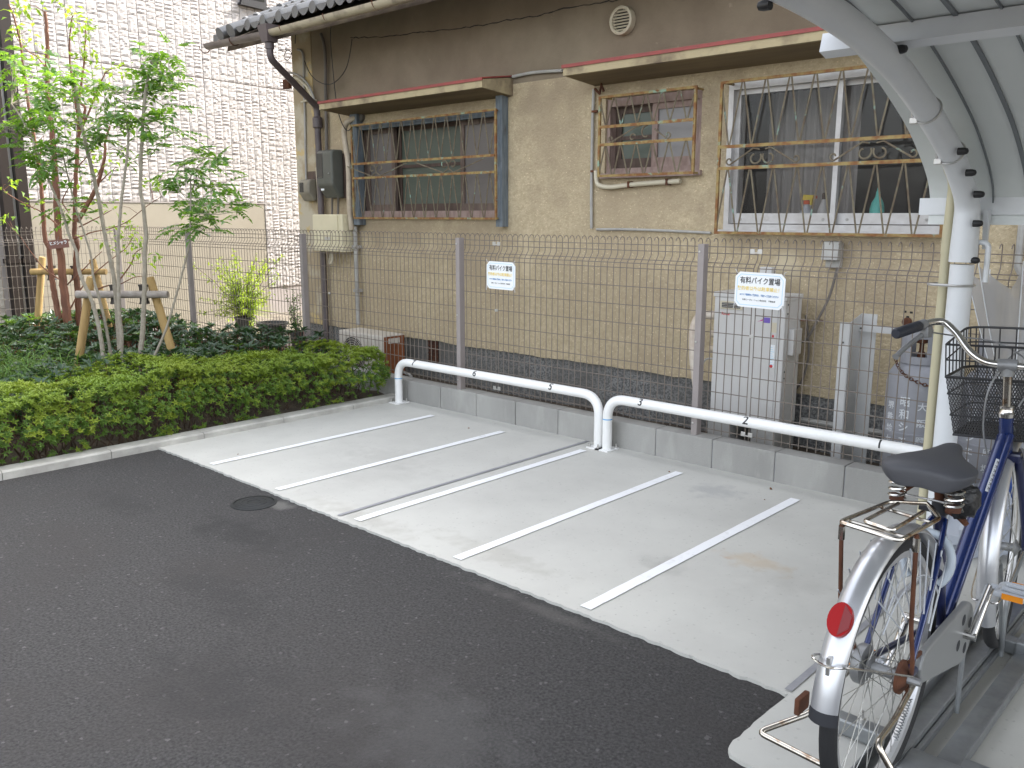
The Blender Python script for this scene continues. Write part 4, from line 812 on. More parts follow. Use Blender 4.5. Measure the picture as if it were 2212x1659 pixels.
ac = thing('air_conditioner', 'outdoor air conditioner unit with rusty orange side behind the fence', 'air conditioner', (-6.5, 4.95, -0.05))
ax0, ax1, ay0, ay1, az0, az1 = -6.80, -6.135, 4.86, 5.11, -0.02, 0.375
MB().cbox((ax0, ay0, az0), (ax1, ay1, az1), 0.015).build('casing', 'ac_white', ac)
MB().box((ax1 + 0.0005, ay0 + 0.012, az0 + 0.01), (ax1 + 0.004, ay1 - 0.005, az1 - 0.012)).build('rusty_side', mat('rust_orange', (0.26, 0.085, 0.03), 0.9, c2=(0.17, 0.055, 0.02), scale=9), ac)
MB().box((ax1 + 0.004, ay0 + 0.06, az1 - 0.075), (ax1 + 0.008, ay0 + 0.19, az1 - 0.03)).build('side_handle', 'ac_white', ac)
fx, fz, fr = -6.575, 0.165, 0.165
MB().lathe([(fr, 0.0), (0.0, 0.0)], 28, axis='y', org=(fx, ay0 - 0.001, fz), cap=False).build('fan_opening', 'ac_dark', ac)
for i in range(1, 9): MB().tube([(fx + fr * i / 8 * math.cos(a * math.pi / 14), ay0 - 0.012, fz + fr * i / 8 * math.sin(a * math.pi / 14)) for a in range(28)], 0.0022, 5, closed=True).build('grille_ring', 'ac_white', ac)
for a in range(10): MB().tube([(fx + 0.02 * math.cos(a * math.pi / 5), ay0 - 0.014, fz + 0.02 * math.sin(a * math.pi / 5)), (fx + fr * math.cos(a * math.pi / 5), ay0 - 0.006, fz + fr * math.sin(a * math.pi / 5))], 0.002, 5).build('grille_spoke', 'ac_white', ac)
for xx in (ax0 + 0.1, ax1 - 0.14): MB().box((xx, ay0 - 0.02, -0.06), (xx + 0.05, ay1 + 0.02, -0.018)).build('foot', 'galv', ac)
MB().tube(smooth_path([(ax1 + 0.01, 5.06, 0.03), (ax1 + 0.08, 5.10, 0.0), (ax1 + 0.10, 5.08, -0.03), (ax1 + 0.05, 4.98, -0.04)], 5), 0.013, 8).build('drain_hose', 'pvc_grey', ac, smooth=True)
# water heater
hx0, hx1, hy0, hy1, hz0, hz1 = -2.845, -2.365, 4.92, 5.14, 0.16, 0.965
wh = thing('water_heater', 'white outdoor gas water heater behind the fence notice', 'water heater', (-2.6, 5.0, 0.1))
MB().cbox((hx0, hy0, hz0), (hx1, hy1, hz1 - 0.03), 0.008).build('body', 'heater_white', wh)
MB().cbox((hx0 - 0.006, hy0 - 0.008, hz1 - 0.032), (hx1 + 0.006, hy1, hz1), 0.005).build('lid', 'heater_white', wh)
MB().cbox((hx0 + 0.005, hy0 - 0.006, hz0 + 0.01), (hx1 - 0.045, hy0, hz1 - 0.036), 0.003).build('front_panel', 'heater_white', wh)
MB().cbox((hx0 + 0.045, hy0 - 0.011, hz1 - 0.105), (hx0 + 0.20, hy0 - 0.005, hz1 - 0.055), 0.004).build('exhaust_frame', 'ivory', wh)
MB().box((hx0 + 0.058, hy0 - 0.0125, hz1 - 0.096), (hx0 + 0.187, hy0 - 0.0108, hz1 - 0.064)).build('exhaust_slot', 'ac_dark', wh)
for i in range(3): MB().box((hx0 + 0.058, hy0 - 0.016, hz1 - 0.090 + 0.010 * i), (hx0 + 0.187, hy0 - 0.0126, hz1 - 0.088 + 0.010 * i)).build('slot_fin', 'bolt_steel', wh)
lettering('Rinnai', 0.024, 'print_red', (hx0 + 0.085, hy0 - 0.0068, hz1 - 0.135), (1, 0, 0), (0, 0, 1), wh, width=0.055, bold=0.0006)
MB().add([(hx0 + 0.30, hy0 - 0.0065, hz1 - 0.168), (hx0 + 0.345, hy0 - 0.0065, hz1 - 0.158), (hx0 + 0.345, hy0 - 0.0065, hz1 - 0.145), (hx0 + 0.32, hy0 - 0.0065, hz1 - 0.160)], [(0, 1, 2, 3)]).build('logo_swoosh', 'print_magenta', wh)
MB().box((hx0 + 0.345, hy0 - 0.0072, hz1 - 0.170), (hx0 + 0.388, hy0 - 0.0062, hz1 - 0.138)).build('logo_square', 'print_violet', wh)
st = MB().box((hx0 + 0.395, hy0 - 0.0072, hz1 - 0.44), (hx0 + 0.428, hy0 - 0.0062, hz1 - 0.30)).build('sticker', 'sign_white', wh)
for i in range(9): MB().box((hx0 + 0.398, hy0 - 0.0078, hz1 - 0.315 - 0.013 * i), (hx0 + 0.398 + 0.027 * (0.6 + 0.4 * ((i * 7) % 3) / 2), hy0 - 0.0073, hz1 - 0.319 - 0.013 * i)).build('print_row', 'sign_border', st)
MB().box((hx0 + 0.405, hy0 - 0.0072, hz1 - 0.255), (hx0 + 0.418, hy0 - 0.0062, hz1 - 0.240)).build('red_label', 'print_red', wh); MB().lathe([(0.010, 0), (0.010, 0.002), (0, 0.002)], 12, axis='y', org=(hx0 + 0.411, hy0 - 0.0085, hz1 - 0.432)).build('red_seal', 'print_red', wh)
MB().box((hx0 + 0.395, hy0 - 0.0072, hz1 - 0.225), (hx0 + 0.432, hy0 - 0.0062, hz1 - 0.165)).build('type_plate', 'ivory', wh)
MB().cbox((hx1 - 0.001, hy0 + 0.06, 0.60), (hx1 + 0.035, hy0 + 0.17, 0.76), 0.006).build('cover_box', 'heater_white', wh)
for z_ in (hz1 - 0.055, hz1 - 0.11, 0.46, 0.50): MB().lathe([(0.006, 0), (0.006, 0.003), (0, 0.003)], 8, axis='x', org=(hx1, hy0 + 0.03, z_)).build('screw', 'ac_dark', wh)
MB().bar((hx1, hy1 - 0.02, 0.80), (hx1 + 0.09, hy1 + 0.10, 0.80), 0.03, 0.004).build('wall_bracket', 'rust', wh)
MB().cbox((-2.63, hy1 - 0.06, hz1), (-2.55, hy1, 1.12), 0.006).build('flue', 'heater_white', wh)
for z_, r_, m_ in ((0.80, 0.026, 'tape_wrap'), (0.68, 0.024, 'tape_wrap'), (0.58, 0.022, 'tape_wrap')):
    MB().tube([(hx0 + 0.002, 5.02, z_), (hx0 - 0.07, 5.02, z_)], r_, 10).build('pipe_stub', m_, wh, smooth=True)
MB().tube([(hx0 + 0.003, 5.02, 0.80), (hx0 - 0.012, 5.02, 0.80)], 0.030, 10).build('pipe_nut', 'conduit_dark', wh, smooth=True)
MB().tube(fillet([(hx0 - 0.05, 5.02, 0.80), (hx0 - 0.16, 5.0, 0.80), (hx0 - 0.175, 4.96, 0.70), (hx0 - 0.145, 4.93, 0.52), (hx0 - 0.10, 4.92, 0.32), (hx0 - 0.10, 4.92, -0.05)], 0.05, 5), 0.028, 12).build('insulated_pipe', mat('pipe_lag', (0.60, 0.54, 0.46), 0.7, c2=(0.45, 0.36, 0.28), scale=9, bump=0.6, bscale=30, bdist=0.01), wh, smooth=True)
MB().tube(smooth_path([(hx0 - 0.02, 5.0, 0.52), (hx0 - 0.09, 5.0, 0.51), (hx0 - 0.10, 4.97, 0.47), (hx0 - 0.09, 4.97, 0.42)], 4), 0.007, 6).build('small_hose', 'pvc_grey', wh)
for i, xx in enumerate((hx0 + 0.005, hx1 - 0.17)):
    tag(MB().cbox((xx, hy0 - 0.03, -0.06), (xx + 0.16, hy1 + 0.02, 0.1595), 0.006).build('concrete_block', 'block_concrete'), ('concrete block under the hose side of the water heater', 'concrete block under the water heater beside the cable')[i], 'block', 'blocks under the heater')
# steel stand: two folded uprights joined by a bracket
st = thing('steel_stand', 'pale folded steel stand between water heater and gas cylinders', 'stand', (-1.85, 4.95, -0.05))
MB().box((-2.005, 4.86, -0.06), (-1.95, 4.863, 0.845)).prism([(-1.95, 4.863, -0.06), (-1.95, 5.02, -0.06), (-1.95, 5.02, 0.885), (-1.95, 4.863, 0.845)], (0.004, 0, 0)).build('front_upright', 'stand_white', st)
MB().box((-1.95, 5.02, -0.06), (-1.86, 5.024, 0.885)).build('rear_upright', 'stand_white', st)
MB().box((-1.955, 4.99, 0.785), (-1.56, 4.995, 0.822)).build('bracket', 'stand_white', st)
for q in ((-1.98, 4.8595, 0.73), (-1.935, 4.9885, 0.803)): MB().lathe([(0.006, 0), (0.006, 0.003), (0, 0.003)], 8, axis='y', M=Matrix.Scale(-1, 3, Vector((0, 1, 0))), org=q).build('bolt', 'ac_dark', st)
MB().box((-2.02, 4.84, -0.07), (-1.84, 5.04, -0.055)).build('foot_plate', 'galv', st)
# LPG cylinders
def gas_cylinder(cx, cy, label, cols):
    t = thing('gas_cylinder', label, 'gas cylinder', (cx, cy, -0.06), 'gas cylinders by the wall'); r = 0.158; z0 = -0.06
    MB().lathe([(0.02, 0.05), (0.12, 0.055), (0.15, 0.09), (r, 0.13), (r, 0.355), (r + 0.003, 0.357), (r + 0.003, 0.367), (r, 0.369), (r, 0.62), (0.150, 0.67), (0.125, 0.71), (0.08, 0.735), (0.03, 0.745)], 40, org=(cx, cy, z0)).build('body', 'gas_grey', t, smooth=True, angle=50)
    MB().lathe([(0.135, 0.0), (0.138, 0.0), (0.138, 0.10), (0.135, 0.10), (0.135, 0.0)], 32, org=(cx, cy, z0), cap=False).build('foot_ring', 'gas_grey', t, smooth=True)
    cm = MB(); n = 32; ra, rb_ = 0.098, 0.103
    for k in range(n):                                          # collar with two hand openings
        a0, a1 = 2 * math.pi * k / n, 2 * math.pi * (k + 1) / n; deg = math.degrees(a0) % 180
        segs = [(0.73, 0.90)] if not (72 < deg < 118) else [(0.73, 0.77), (0.865, 0.90)]
        for za, zb in segs:
            v = [(cx + rr * math.cos(a), cy + rr * math.sin(a), z0 + zz) for zz in (za, zb) for rr, a in ((ra, a0), (rb_, a0), (rb_, a1), (ra, a1))]
            cm.add(v, [(0, 3, 2, 1), (4, 5, 6, 7), (0, 1, 5, 4), (1, 2, 6, 5), (2, 3, 7, 6), (3, 0, 4, 7)])
    cm.build('collar', 'gas_grey', t)
    MB().lathe([(0.02, 0.74), (0.02, 0.78), (0.012, 0.79), (0.012, 0.83), (0.028, 0.835), (0.028, 0.86), (0.01, 0.865)], 14, org=(cx, cy, z0)).build('valve', 'rust', t, smooth=True)
    for ang, txt, size, ztop, stepz in cols:
        for i, ch_ in enumerate(txt):
            zc = ztop - stepz * i
            def bend(px, py, pz, ang=ang, zc=zc): a = R(ang) + px / r; return Vector((cx + (r + 0.0012 + pz) * math.sin(a), cy - (r + 0.0012 + pz) * math.cos(a), zc + py))
            if -0.02 < zc < 0.58: lettering(ch_, size, 'stencil_white', (0, 0, 0), (1, 0, 0), (0, 0, 1), t, bend=bend, bold=0.0008)
    return t
g1 = gas_cylinder(-1.545, 4.83, 'grey gas cylinder chained beside the steel stand', ((28, '大阪府堺市', 0.045, 0.455, 0.088), (-3, '昭和シェル石油', 0.055, 0.475, 0.068), (-33, '堺鉄給センター', 0.045, 0.445, 0.062)))
g2 = gas_cylinder(-1.17, 4.83, 'grey gas cylinder hidden behind the shelter column', ((10, '大阪府堺市', 0.045, 0.455, 0.088), (-22, '昭和シェル石油', 0.055, 0.475, 0.068), (40, 'ル石油', 0.05, 0.34, 0.07)))
# rusty chain over the cylinder shoulder
pts = smooth_path([(-1.64, 4.72, 0.70), (-1.60, 4.685, 0.645), (-1.54, 4.672, 0.605), (-1.46, 4.690, 0.575), (-1.38, 4.73, 0.56)], 5)
ch_t = thing('chain', 'rusty chain hung across the shoulder of the gas cylinder', 'chain', pts[0])
for i in range(len(pts) - 1):
    p, q = pts[i], pts[i + 1]; d = (q - p).normalized(); s_ = d.cross(Vector((0, 0, 1))).normalized(); u_ = s_ if i % 2 else s_.cross(d)
    c_ = (p + q) / 2; L2 = (q - p).length * 0.62
    MB().tube([c_ + d * (L2 * math.cos(a)) + u_ * (0.008 * math.sin(a)) for a in [2 * math.pi * k / 12 for k in range(12)]], 0.0024, 5, closed=True).build('chain_link', 'rust', ch_t)
# ------------------------------------------------------------------ plants
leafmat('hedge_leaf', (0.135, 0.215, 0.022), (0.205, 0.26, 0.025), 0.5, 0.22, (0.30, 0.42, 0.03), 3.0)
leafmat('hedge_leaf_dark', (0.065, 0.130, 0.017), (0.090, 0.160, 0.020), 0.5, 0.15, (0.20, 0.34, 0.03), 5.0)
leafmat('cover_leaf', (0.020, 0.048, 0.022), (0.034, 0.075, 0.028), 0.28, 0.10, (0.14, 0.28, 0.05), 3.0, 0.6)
leafmat('cover_leaf_light', (0.045, 0.105, 0.022), (0.070, 0.135, 0.028), 0.35, 0.2, (0.25, 0.42, 0.05), 4.0, 0.5)  # in the ground cover this paler copy paints in sunlit leaves
leafmat('bamboo_leaf', (0.050, 0.120, 0.018), (0.080, 0.155, 0.025), 0.4, 0.25, (0.26, 0.45, 0.05), 2.5)
leafmat('ash_leaf', (0.048, 0.120, 0.024), (0.072, 0.155, 0.030), 0.30, 0.34, (0.34, 0.62, 0.04), 3.0, 0.6)
leafmat('hime_leaf', (0.075, 0.170, 0.024), (0.110, 0.215, 0.030), 0.4, 0.42, (0.50, 0.72, 0.05), 3.0)
leafmat('sun_leaf', (0.16, 0.26, 0.03), (0.22, 0.30, 0.04), 0.4, 0.4, (0.55, 0.70, 0.06), 5.0)
mat('twig', (0.085, 0.052, 0.034), 0.9, c2=(0.055, 0.034, 0.024), scale=20)
mat('red_stem', (0.16, 0.065, 0.035), 0.8)
mat('bark_grey', (0.33, 0.29, 0.23), 0.85, c2=(0.24, 0.21, 0.165), scale=25, c3=(0.34, 0.31, 0.26), s3=18, f3=(0.55, 0.7), bump=0.5, bscale=90)
mat('bark_red', (0.20, 0.080, 0.042), 0.7, c2=(0.13, 0.055, 0.033), scale=12, stretch=(1, 1, 0.35), bump=0.4, bscale=70, c3=(0.26, 0.14, 0.085), s3=9, f3=(0.58, 0.7))
mat('stake_wood', (0.42, 0.285, 0.115), 0.8, c2=(0.33, 0.215, 0.085), scale=7, stretch=(3, 3, 0.5), bump=0.3, bscale=60)
mat('stake_grey', (0.36, 0.32, 0.29), 0.85, c2=(0.26, 0.225, 0.20), scale=9, stretch=(0.6, 3, 3), bump=0.3, bscale=60)
mat('wrap_black', (0.035, 0.030, 0.027), 0.85, c2=(0.06, 0.052, 0.045), scale=20, bump=0.6, bscale=70)
mat('rope', (0.17, 0.125, 0.07), 0.9, bump=0.5, bscale=150)
mat('pot_dark', (0.05, 0.052, 0.05), 0.5)
rp = random.Random(11)
def rv(): 
    while True:
        v = Vector((rp.uniform(-1, 1), rp.uniform(-1, 1), rp.uniform(-1, 1)))
        if 0.05 < v.length < 1: return v.normalized()
def leaf(mb, base, d, nrm, L, w, fold=0.25, droop=0.15, seg=1):
    """folded leaf blade: two facets per half, slight droop at the tip"""
    d = d.normalized(); s = d.cross(nrm)
    if s.length < 1e-4: s = d.orthogonal()
    s.normalize(); n = s.cross(d); up = n * (fold * w)
    m = base + d * (L * 0.45); t = base + d * L - n * (droop * L)
    mb.add([base, m + s * (w / 2) + up, t, m - s * (w / 2) + up, m], [(0, 1, 4), (1, 2, 4), (0, 4, 3), (4, 2, 3)])
def rosette(mb, c, axis, n, L, w, spread=0.9):
    axis = axis.normalized(); a = axis.orthogonal().normalized(); b = axis.cross(a); o = rp.uniform(0, 6.28)
    for i in range(n):
        t = o + 6.283 * i / n + rp.uniform(-0.3, 0.3); sp = spread * rp.uniform(0.6, 1.15)
        d = (a * math.cos(t) + b * math.sin(t)) * math.sin(sp) + axis * math.cos(sp)
        leaf(mb, c, d, axis, L * rp.uniform(0.75, 1.2), w * rp.uniform(0.8, 1.2))
# --- azalea hedge along the kerb
hedge = thing('azalea_hedge', 'clipped yellow-green azalea hedge along the concrete kerb', 'hedge', (-5.7, 2.5, 0.03))
def hnoise(y, s=0.0): return 0.035 * math.sin(y * 3.1 + s) + 0.022 * math.sin(y * 7.3 + 1.7 + s) + 0.012 * math.sin(y * 15.7 + 0.6 * s)
HY0, HY1 = -0.6, 4.27
def hedge_pt(t, depth):
    """t in 0..1 runs from the foot of the front face over the top to the back"""
    y = rp.uniform(HY0, HY1); H = 0.43 + hnoise(y) ; 
    if y > 3.95: H *= 0.72 + 0.28 * max(0.0, math.cos((y - 3.95) / 0.32 * 1.25))
    xf = -5.325 + 0.8 * hnoise(y, 2.0); xb = -6.12
    if t < 0.42:
        f = t / 0.42; z = 0.035 + (H - 0.075) * f; bulge = 0.075 * math.sin(math.pi * min(1, f * 1.05)); p = Vector((xf - 0.055 + bulge, y, z)); n = Vector((1, 0.0, 0.25 + 0.6 * max(0, f - 0.6)))
    elif t < 0.55:
        f = (t - 0.42) / 0.13; a = f * math.pi / 2; p = Vector((xf - 0.05 * f - 0.05 * (1 - math.cos(a)), y, H - 0.04 + 0.04 * math.sin(a))); n = Vector((math.cos(a) + 0.1, 0, math.sin(a) + 0.2))
    else:
        f = (t - 0.55) / 0.45; p = Vector((xf - 0.10 + (xb - xf) * f, y, H + 0.018 * math.sin(5 * f + y * 4) - 0.05 * f * f)); n = Vector((0.15 - 0.4 * f, 0, 1))
    n.normalize(); return p - n * depth, n
def clumpy(p): return math.sin(p.x * 17 + p.z * 23) + math.sin(p.y * 13.1 + p.z * 9.7) + math.sin(p.y * 29 + p.x * 7 - p.z * 17)
h1, h2 = MB(), MB(); N1 = 0
while N1 < 8200:
    t = rp.random(); dep = abs(rp.gauss(0, 0.02)); p, n = hedge_pt(t, dep)
    low = p.z < 0.20 and t < 0.42
    if low and (clumpy(p * 0.8) < 0.55 or rp.random() < 0.35): continue
    if clumpy(p) < -1.0 and rp.random() < 0.85: continue
    ax = (n * 0.75 + Vector((0, 0, 0.75)) + rv() * 0.45)
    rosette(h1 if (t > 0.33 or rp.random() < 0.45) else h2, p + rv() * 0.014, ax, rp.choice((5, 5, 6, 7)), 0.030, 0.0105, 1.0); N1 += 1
for _ in range(3800):
    p, n = hedge_pt(rp.random(), 0.03 + rp.random() * 0.09)
    if p.z < 0.10 and rp.random() < 0.75: continue
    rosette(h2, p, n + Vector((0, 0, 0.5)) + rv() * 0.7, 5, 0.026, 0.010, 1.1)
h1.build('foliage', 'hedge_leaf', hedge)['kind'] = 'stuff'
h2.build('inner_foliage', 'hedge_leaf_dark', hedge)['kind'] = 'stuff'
tw = MB()
for _ in range(620):
    y = rp.uniform(HY0, HY1 - 0.05); x = rp.uniform(-5.95, -5.44); b = Vector((x, y, 0.0)); e = b + Vector((rp.uniform(-0.12, 0.20), rp.uniform(-0.2, 0.2), rp.uniform(0.14, 0.36)))
    m_ = (b + e) / 2 + rv() * 0.03; tw.tube([b, m_, e], [0.0042, 0.003, 0.0018], 4, cap=False)
tw.build('stems', 'twig', hedge)['kind'] = 'stuff'
# --- glossy dark ground cover behind it
cover = thing('ground_cover', 'dark glossy broad-leaved ground cover under the trees', 'ground cover', (-8, 3, 0.05)); cover['kind'] = 'stuff'
k1, k2, k3 = MB(), MB(), MB()
def cover_h(x, y): return 0.30 + 0.05 * math.sin(x * 2.3 + y) + 0.05 * math.sin(y * 3.1 - x)
for _ in range(3300):
    x = rp.uniform(-10.4, -6.02); y = rp.uniform(0.3, 4.33)
    d2 = (x + 7.3) ** 2 + (y - 2.15) ** 2
    if y < -0.25 * (x + 6.0) * 0 + 0.35: continue
    if d2 < 0.42 and rp.random() < 0.8: continue
    H = cover_h(x, y) * rp.uniform(0.62, 1.12); b = Vector((x, y, 0.03)); top = b + Vector((rp.uniform(-0.05, 0.05), rp.uniform(-0.05, 0.05), H))
    lit = rp.random() < (0.35 if x < -9.6 else 0.10)  # paler leaf colour stands in for sunlight, more often by the side fence
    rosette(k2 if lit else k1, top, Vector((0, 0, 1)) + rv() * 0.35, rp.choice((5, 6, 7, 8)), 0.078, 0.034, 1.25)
    if rp.random() < 0.5: rosette(k1, b + (top - b) * 0.6, Vector((0, 0, 1)) + rv() * 0.5, 4, 0.075, 0.032, 1.4)
    k3.tube([b, (b + top) / 2 + rv() * 0.015, top + Vector((0, 0, 0.01))], [0.004, 0.0035, 0.0025], 4, cap=False)
k1.build('foliage', 'cover_leaf', cover)['kind'] = 'stuff'; k2.build('lit_foliage', 'cover_leaf_light', cover)['kind'] = 'stuff'; k3.build('stems', 'red_stem', cover)['kind'] = 'stuff'
# --- dwarf bamboo between hedge and trees
bam = thing('dwarf_bamboo', 'fine-leaved dwarf bamboo clump between hedge and tree stakes', 'bamboo', (-7.2, 2.3, 0.05)); bam['kind'] = 'stuff'
b1_, b2_ = MB(), MB()
for _ in range(330):
    a = rp.uniform(0, 6.28); rr = math.sqrt(rp.random()); x = -7.0 + 0.95 * rr * math.cos(a); y = 2.02 + 0.62 * rr * math.sin(a)
    if x > -6.12: continue
    b = Vector((x, y, 0.03)); lean = Vector((rp.uniform(-0.25, 0.25), rp.uniform(-0.25, 0.25), 0)); H = rp.uniform(0.22, 0.46)
    pts = [b, b + Vector((0, 0, H * 0.5)) + lean * 0.3, b + Vector((0, 0, H)) + lean]; b2_.tube(pts, [0.0025, 0.002, 0.0012], 4, cap=False)
    for i in range(rp.choice((6, 8, 9, 10))):
        t = 0.4 + 0.6 * rp.random(); p = pts[0] * (1 - t) ** 2 + pts[1] * 2 * t * (1 - t) + pts[2] * t * t; d = rv(); d.z = abs(d.z) * 0.5 - 0.1
        leaf(b1_, p, d, Vector((0, 0, 1)), rp.uniform(0.10, 0.19), rp.uniform(0.009, 0.014), 0.2, 0.3)
b1_.build('blades', 'bamboo_leaf', bam)['kind'] = 'stuff'; b2_.build('culms', 'bamboo_leaf', bam)['kind'] = 'stuff'
# --- trees: stems traced from the photograph on an upright plane through the tree's own foot
FH = Vector((-math.sin(YAW), math.cos(YAW), 0))
def onv(q, foot, dd=0.0):
    d = _ray(q); p0 = Vector(foot) + FH * dd; return _C + d * ((p0 - _C).dot(FH) / d.dot(FH))
def stem(mb, qs, foot, r0, r1, dd=0.0, dd1=None, to_ground=True, n=8):
    dd1 = dd if dd1 is None else dd1; m = len(qs); P_ = [onv(q, foot, dd + (dd1 - dd) * i / max(1, m - 1)) for i, q in enumerate(qs)]
    if to_ground: P_ = [Vector((P_[0].x, P_[0].y, 0.0)) if P_[0].z > 0.02 else P_[0]] + P_
    sp = smooth_path(P_, 6); k = len(sp); mb.tube([p + rv() * r0 * 0.10 for p in sp], [r0 + (r1 - r0) * (i / (k - 1)) for i in range(k)], n); return sp
def pinnate(mb, tw_, base, d, L, sag=0.25, sc=1.0):
    d = d.normalized(); side = d.cross(Vector((0, 0, 1)))
    if side.length < 0.1: side = Vector((1, 0, 0))
    side.normalize(); up = side.cross(d); m = rp.choice((4, 5, 5, 6)); tip = base + d * L - Vector((0, 0, sag * L)); mid = base + d * L * 0.55 + Vector((0, 0, 0.04 * L)); tw_.tube([base, mid, tip], [0.0016, 0.0012, 0.0007], 3, cap=False)
    for i in range(1, m + 1):
        t = 0.18 + 0.80 * i / m; p = base * (1 - t) ** 2 + mid * 2 * t * (1 - t) + tip * t * t
        if i == m: leaf(mb, p, d - Vector((0, 0, sag)), up, 0.058 * sc, 0.027 * sc); break
        for s_ in (-1, 1): leaf(mb, p, side * s_ + d * 0.55 - Vector((0, 0, 0.15)) + rv() * 0.12, up, rp.uniform(0.044, 0.060) * sc, rp.uniform(0.021, 0.028) * sc)
def nearest(p, paths):
    best = None
    for s_ in paths:
        for q in s_:
            dd_ = (q - p).length + max(0, q.z - p.z) * 1.5
            if best is None or dd_ < best[0]: best = (dd_, q)
    return best[1]
ASH = (-6.5, 2.78, 0); ash = thing('ash_tree', 'slender grey multi-stemmed tree with feathery leaves tied to front stake', 'tree', ASH)
sm = []; stems = [
    ([cl(1385, 1050), cl(1370, 800), cl(1345, 560), cl(1300, 300), cl(1232, 0), c1(680, 1330), c1(620, 1080), c1(570, 850), c1(545, 700), c1(520, 540)], 0.020, 0.011, 0.10),
    ([cl(1205, 1350), cl(1130, 950), cl(1060, 720), cl(940, 450), cl(900, 200), cl(816, 0), c1(420, 1450), c1(310, 1190), c1(240, 1000), c1(150, 830), c1(80, 730)], 0.018, 0.005, 0.0),
    ([cl(1300, 1400), cl(1230, 1000), cl(1160, 720), cl(1100, 500), cl(1070, 250), cl(1000, 0), c1(540, 1480), c1(480, 1250), c1(440, 1080)], 0.013, 0.005, 0.05),
    ([cl(1425, 1480), cl(1430, 1200), cl(1400, 900), cl(1395, 600), cl(1385, 300), cl(1391, 0), c1(860, 1380), c1(875, 1270), c1(900, 1050), c1(907, 920)], 0.017, 0.008, -0.05),
    ([cl(1640, 1530), cl(1680, 1100), cl(1690, 800), cl(1700, 500), cl(1700, 200), cl(1717, 0), c1(1010, 1450), c1(990, 1320), c1(1000, 1000), c1(1020, 700), c1(1060, 480), c1(1080, 425)], 0.021, 0.010, 0.0),
    ([cpl(800, 910), cpl(850, 800), cpl(900, 680), cpl(960, 480), cpl(1015, 270), cpl(1030, 170), c1(1345, 1350), c1(1345, 1250), c1(1380, 1190), c1(1420, 1150)], 0.012, 0.003, -0.10)]
for qs, r0, r1, dd in stems:
    mb = MB(); sm.append(stem(mb, qs, ASH, r0, r1, dd)); mb.build('trunk', 'bark_grey', ash, smooth=True)
lf, tg = MB(), MB()
CL = [(1060, 375, 3), (1150, 400, 3), (1230, 375, 3), (990, 385, 2), (1130, 470, 3), (1140, 530, 4), (1090, 560, 3), (1180, 600, 4), (1220, 660, 4), (1200, 740, 3), (1140, 660, 4), (1100, 600, 3), (1240, 600, 3),
      (760, 800, 5), (830, 780, 4), (880, 720, 5), (900, 640, 4), (960, 640, 4), (800, 640, 3), (900, 860, 6), (1000, 840, 5), (1060, 860, 4), (1140, 870, 3), (720, 860, 4), (720, 960, 5), (660, 1000, 4), (760, 1000, 4), (1110, 940, 3), (1070, 1050, 3), (1130, 1060, 2), (1230, 930, 2),
      (300, 640, 6), (240, 600, 4), (380, 600, 5), (440, 630, 4), (480, 480, 4), (420, 530, 5), (200, 700, 5), (240, 780, 6), (330, 780, 5), (400, 800, 5), (450, 760, 4), (200, 860, 5), (300, 860, 5), (400, 860, 4), (60, 910, 5), (130, 920, 5), (20, 880, 4), (80, 430, 5), (60, 390, 4), (110, 470, 4), (150, 650, 4),
      (380, 1080, 6), (330, 1030, 5), (440, 1030, 5), (500, 1010, 4), (360, 1180, 5), (420, 1190, 5), (250, 1130, 4), (210, 1080, 4), (260, 1060, 4), (170, 1040, 3), (300, 1230, 3), (640, 600, 3), (700, 620, 3), (560, 610, 2), (460, 1480, 4), (480, 1400, 3), (560, 1560, 2),
      (1390, 1080, 4), (1430, 1110, 4), (1490, 1130, 3), (1550, 1190, 3), (1270, 1200, 5), (1330, 1180, 4), (1230, 1240, 3), (1380, 1300, 3), (1490, 1290, 4), (1540, 1310, 3), (1290, 1370, 4), (1360, 1420, 5), (1430, 1430, 5), (1490, 1390, 4), (1560, 1440, 4), (1640, 1460, 3), (1690, 1490, 2), (1320, 1590, 4), (1390, 1550, 5), (1440, 1600, 5), (1480, 1530, 4), (1290, 1630, 3)]
for x, y, k in CL:
    c_ = onv(c1(x, y), ASH, rp.uniform(-0.22, 0.28)); q = nearest(c_, sm); m_ = (q + c_) / 2 + Vector((0, 0, -0.02)) + rv() * 0.03
    if (q - c_).length < 0.75: tg.tube([q, m_, c_], [0.0034, 0.0024, 0.0016], 4, cap=False)
    for _ in range(k + 1):
        d = rv(); d.z = d.z * 0.45 + 0.12; pinnate(lf, tg, c_ + rv() * 0.035, d, rp.uniform(0.11, 0.18), sc=1.15)
lf.build('crown', 'ash_leaf', ash); tg.build('twigs', 'bark_grey', ash)['kind'] = 'stuff'
HIM = (-9.15, 3.32, 0); him = thing('stewartia_tree', 'multi-stemmed tree with smooth reddish-brown trunks tied to rear stake', 'tree', HIM)
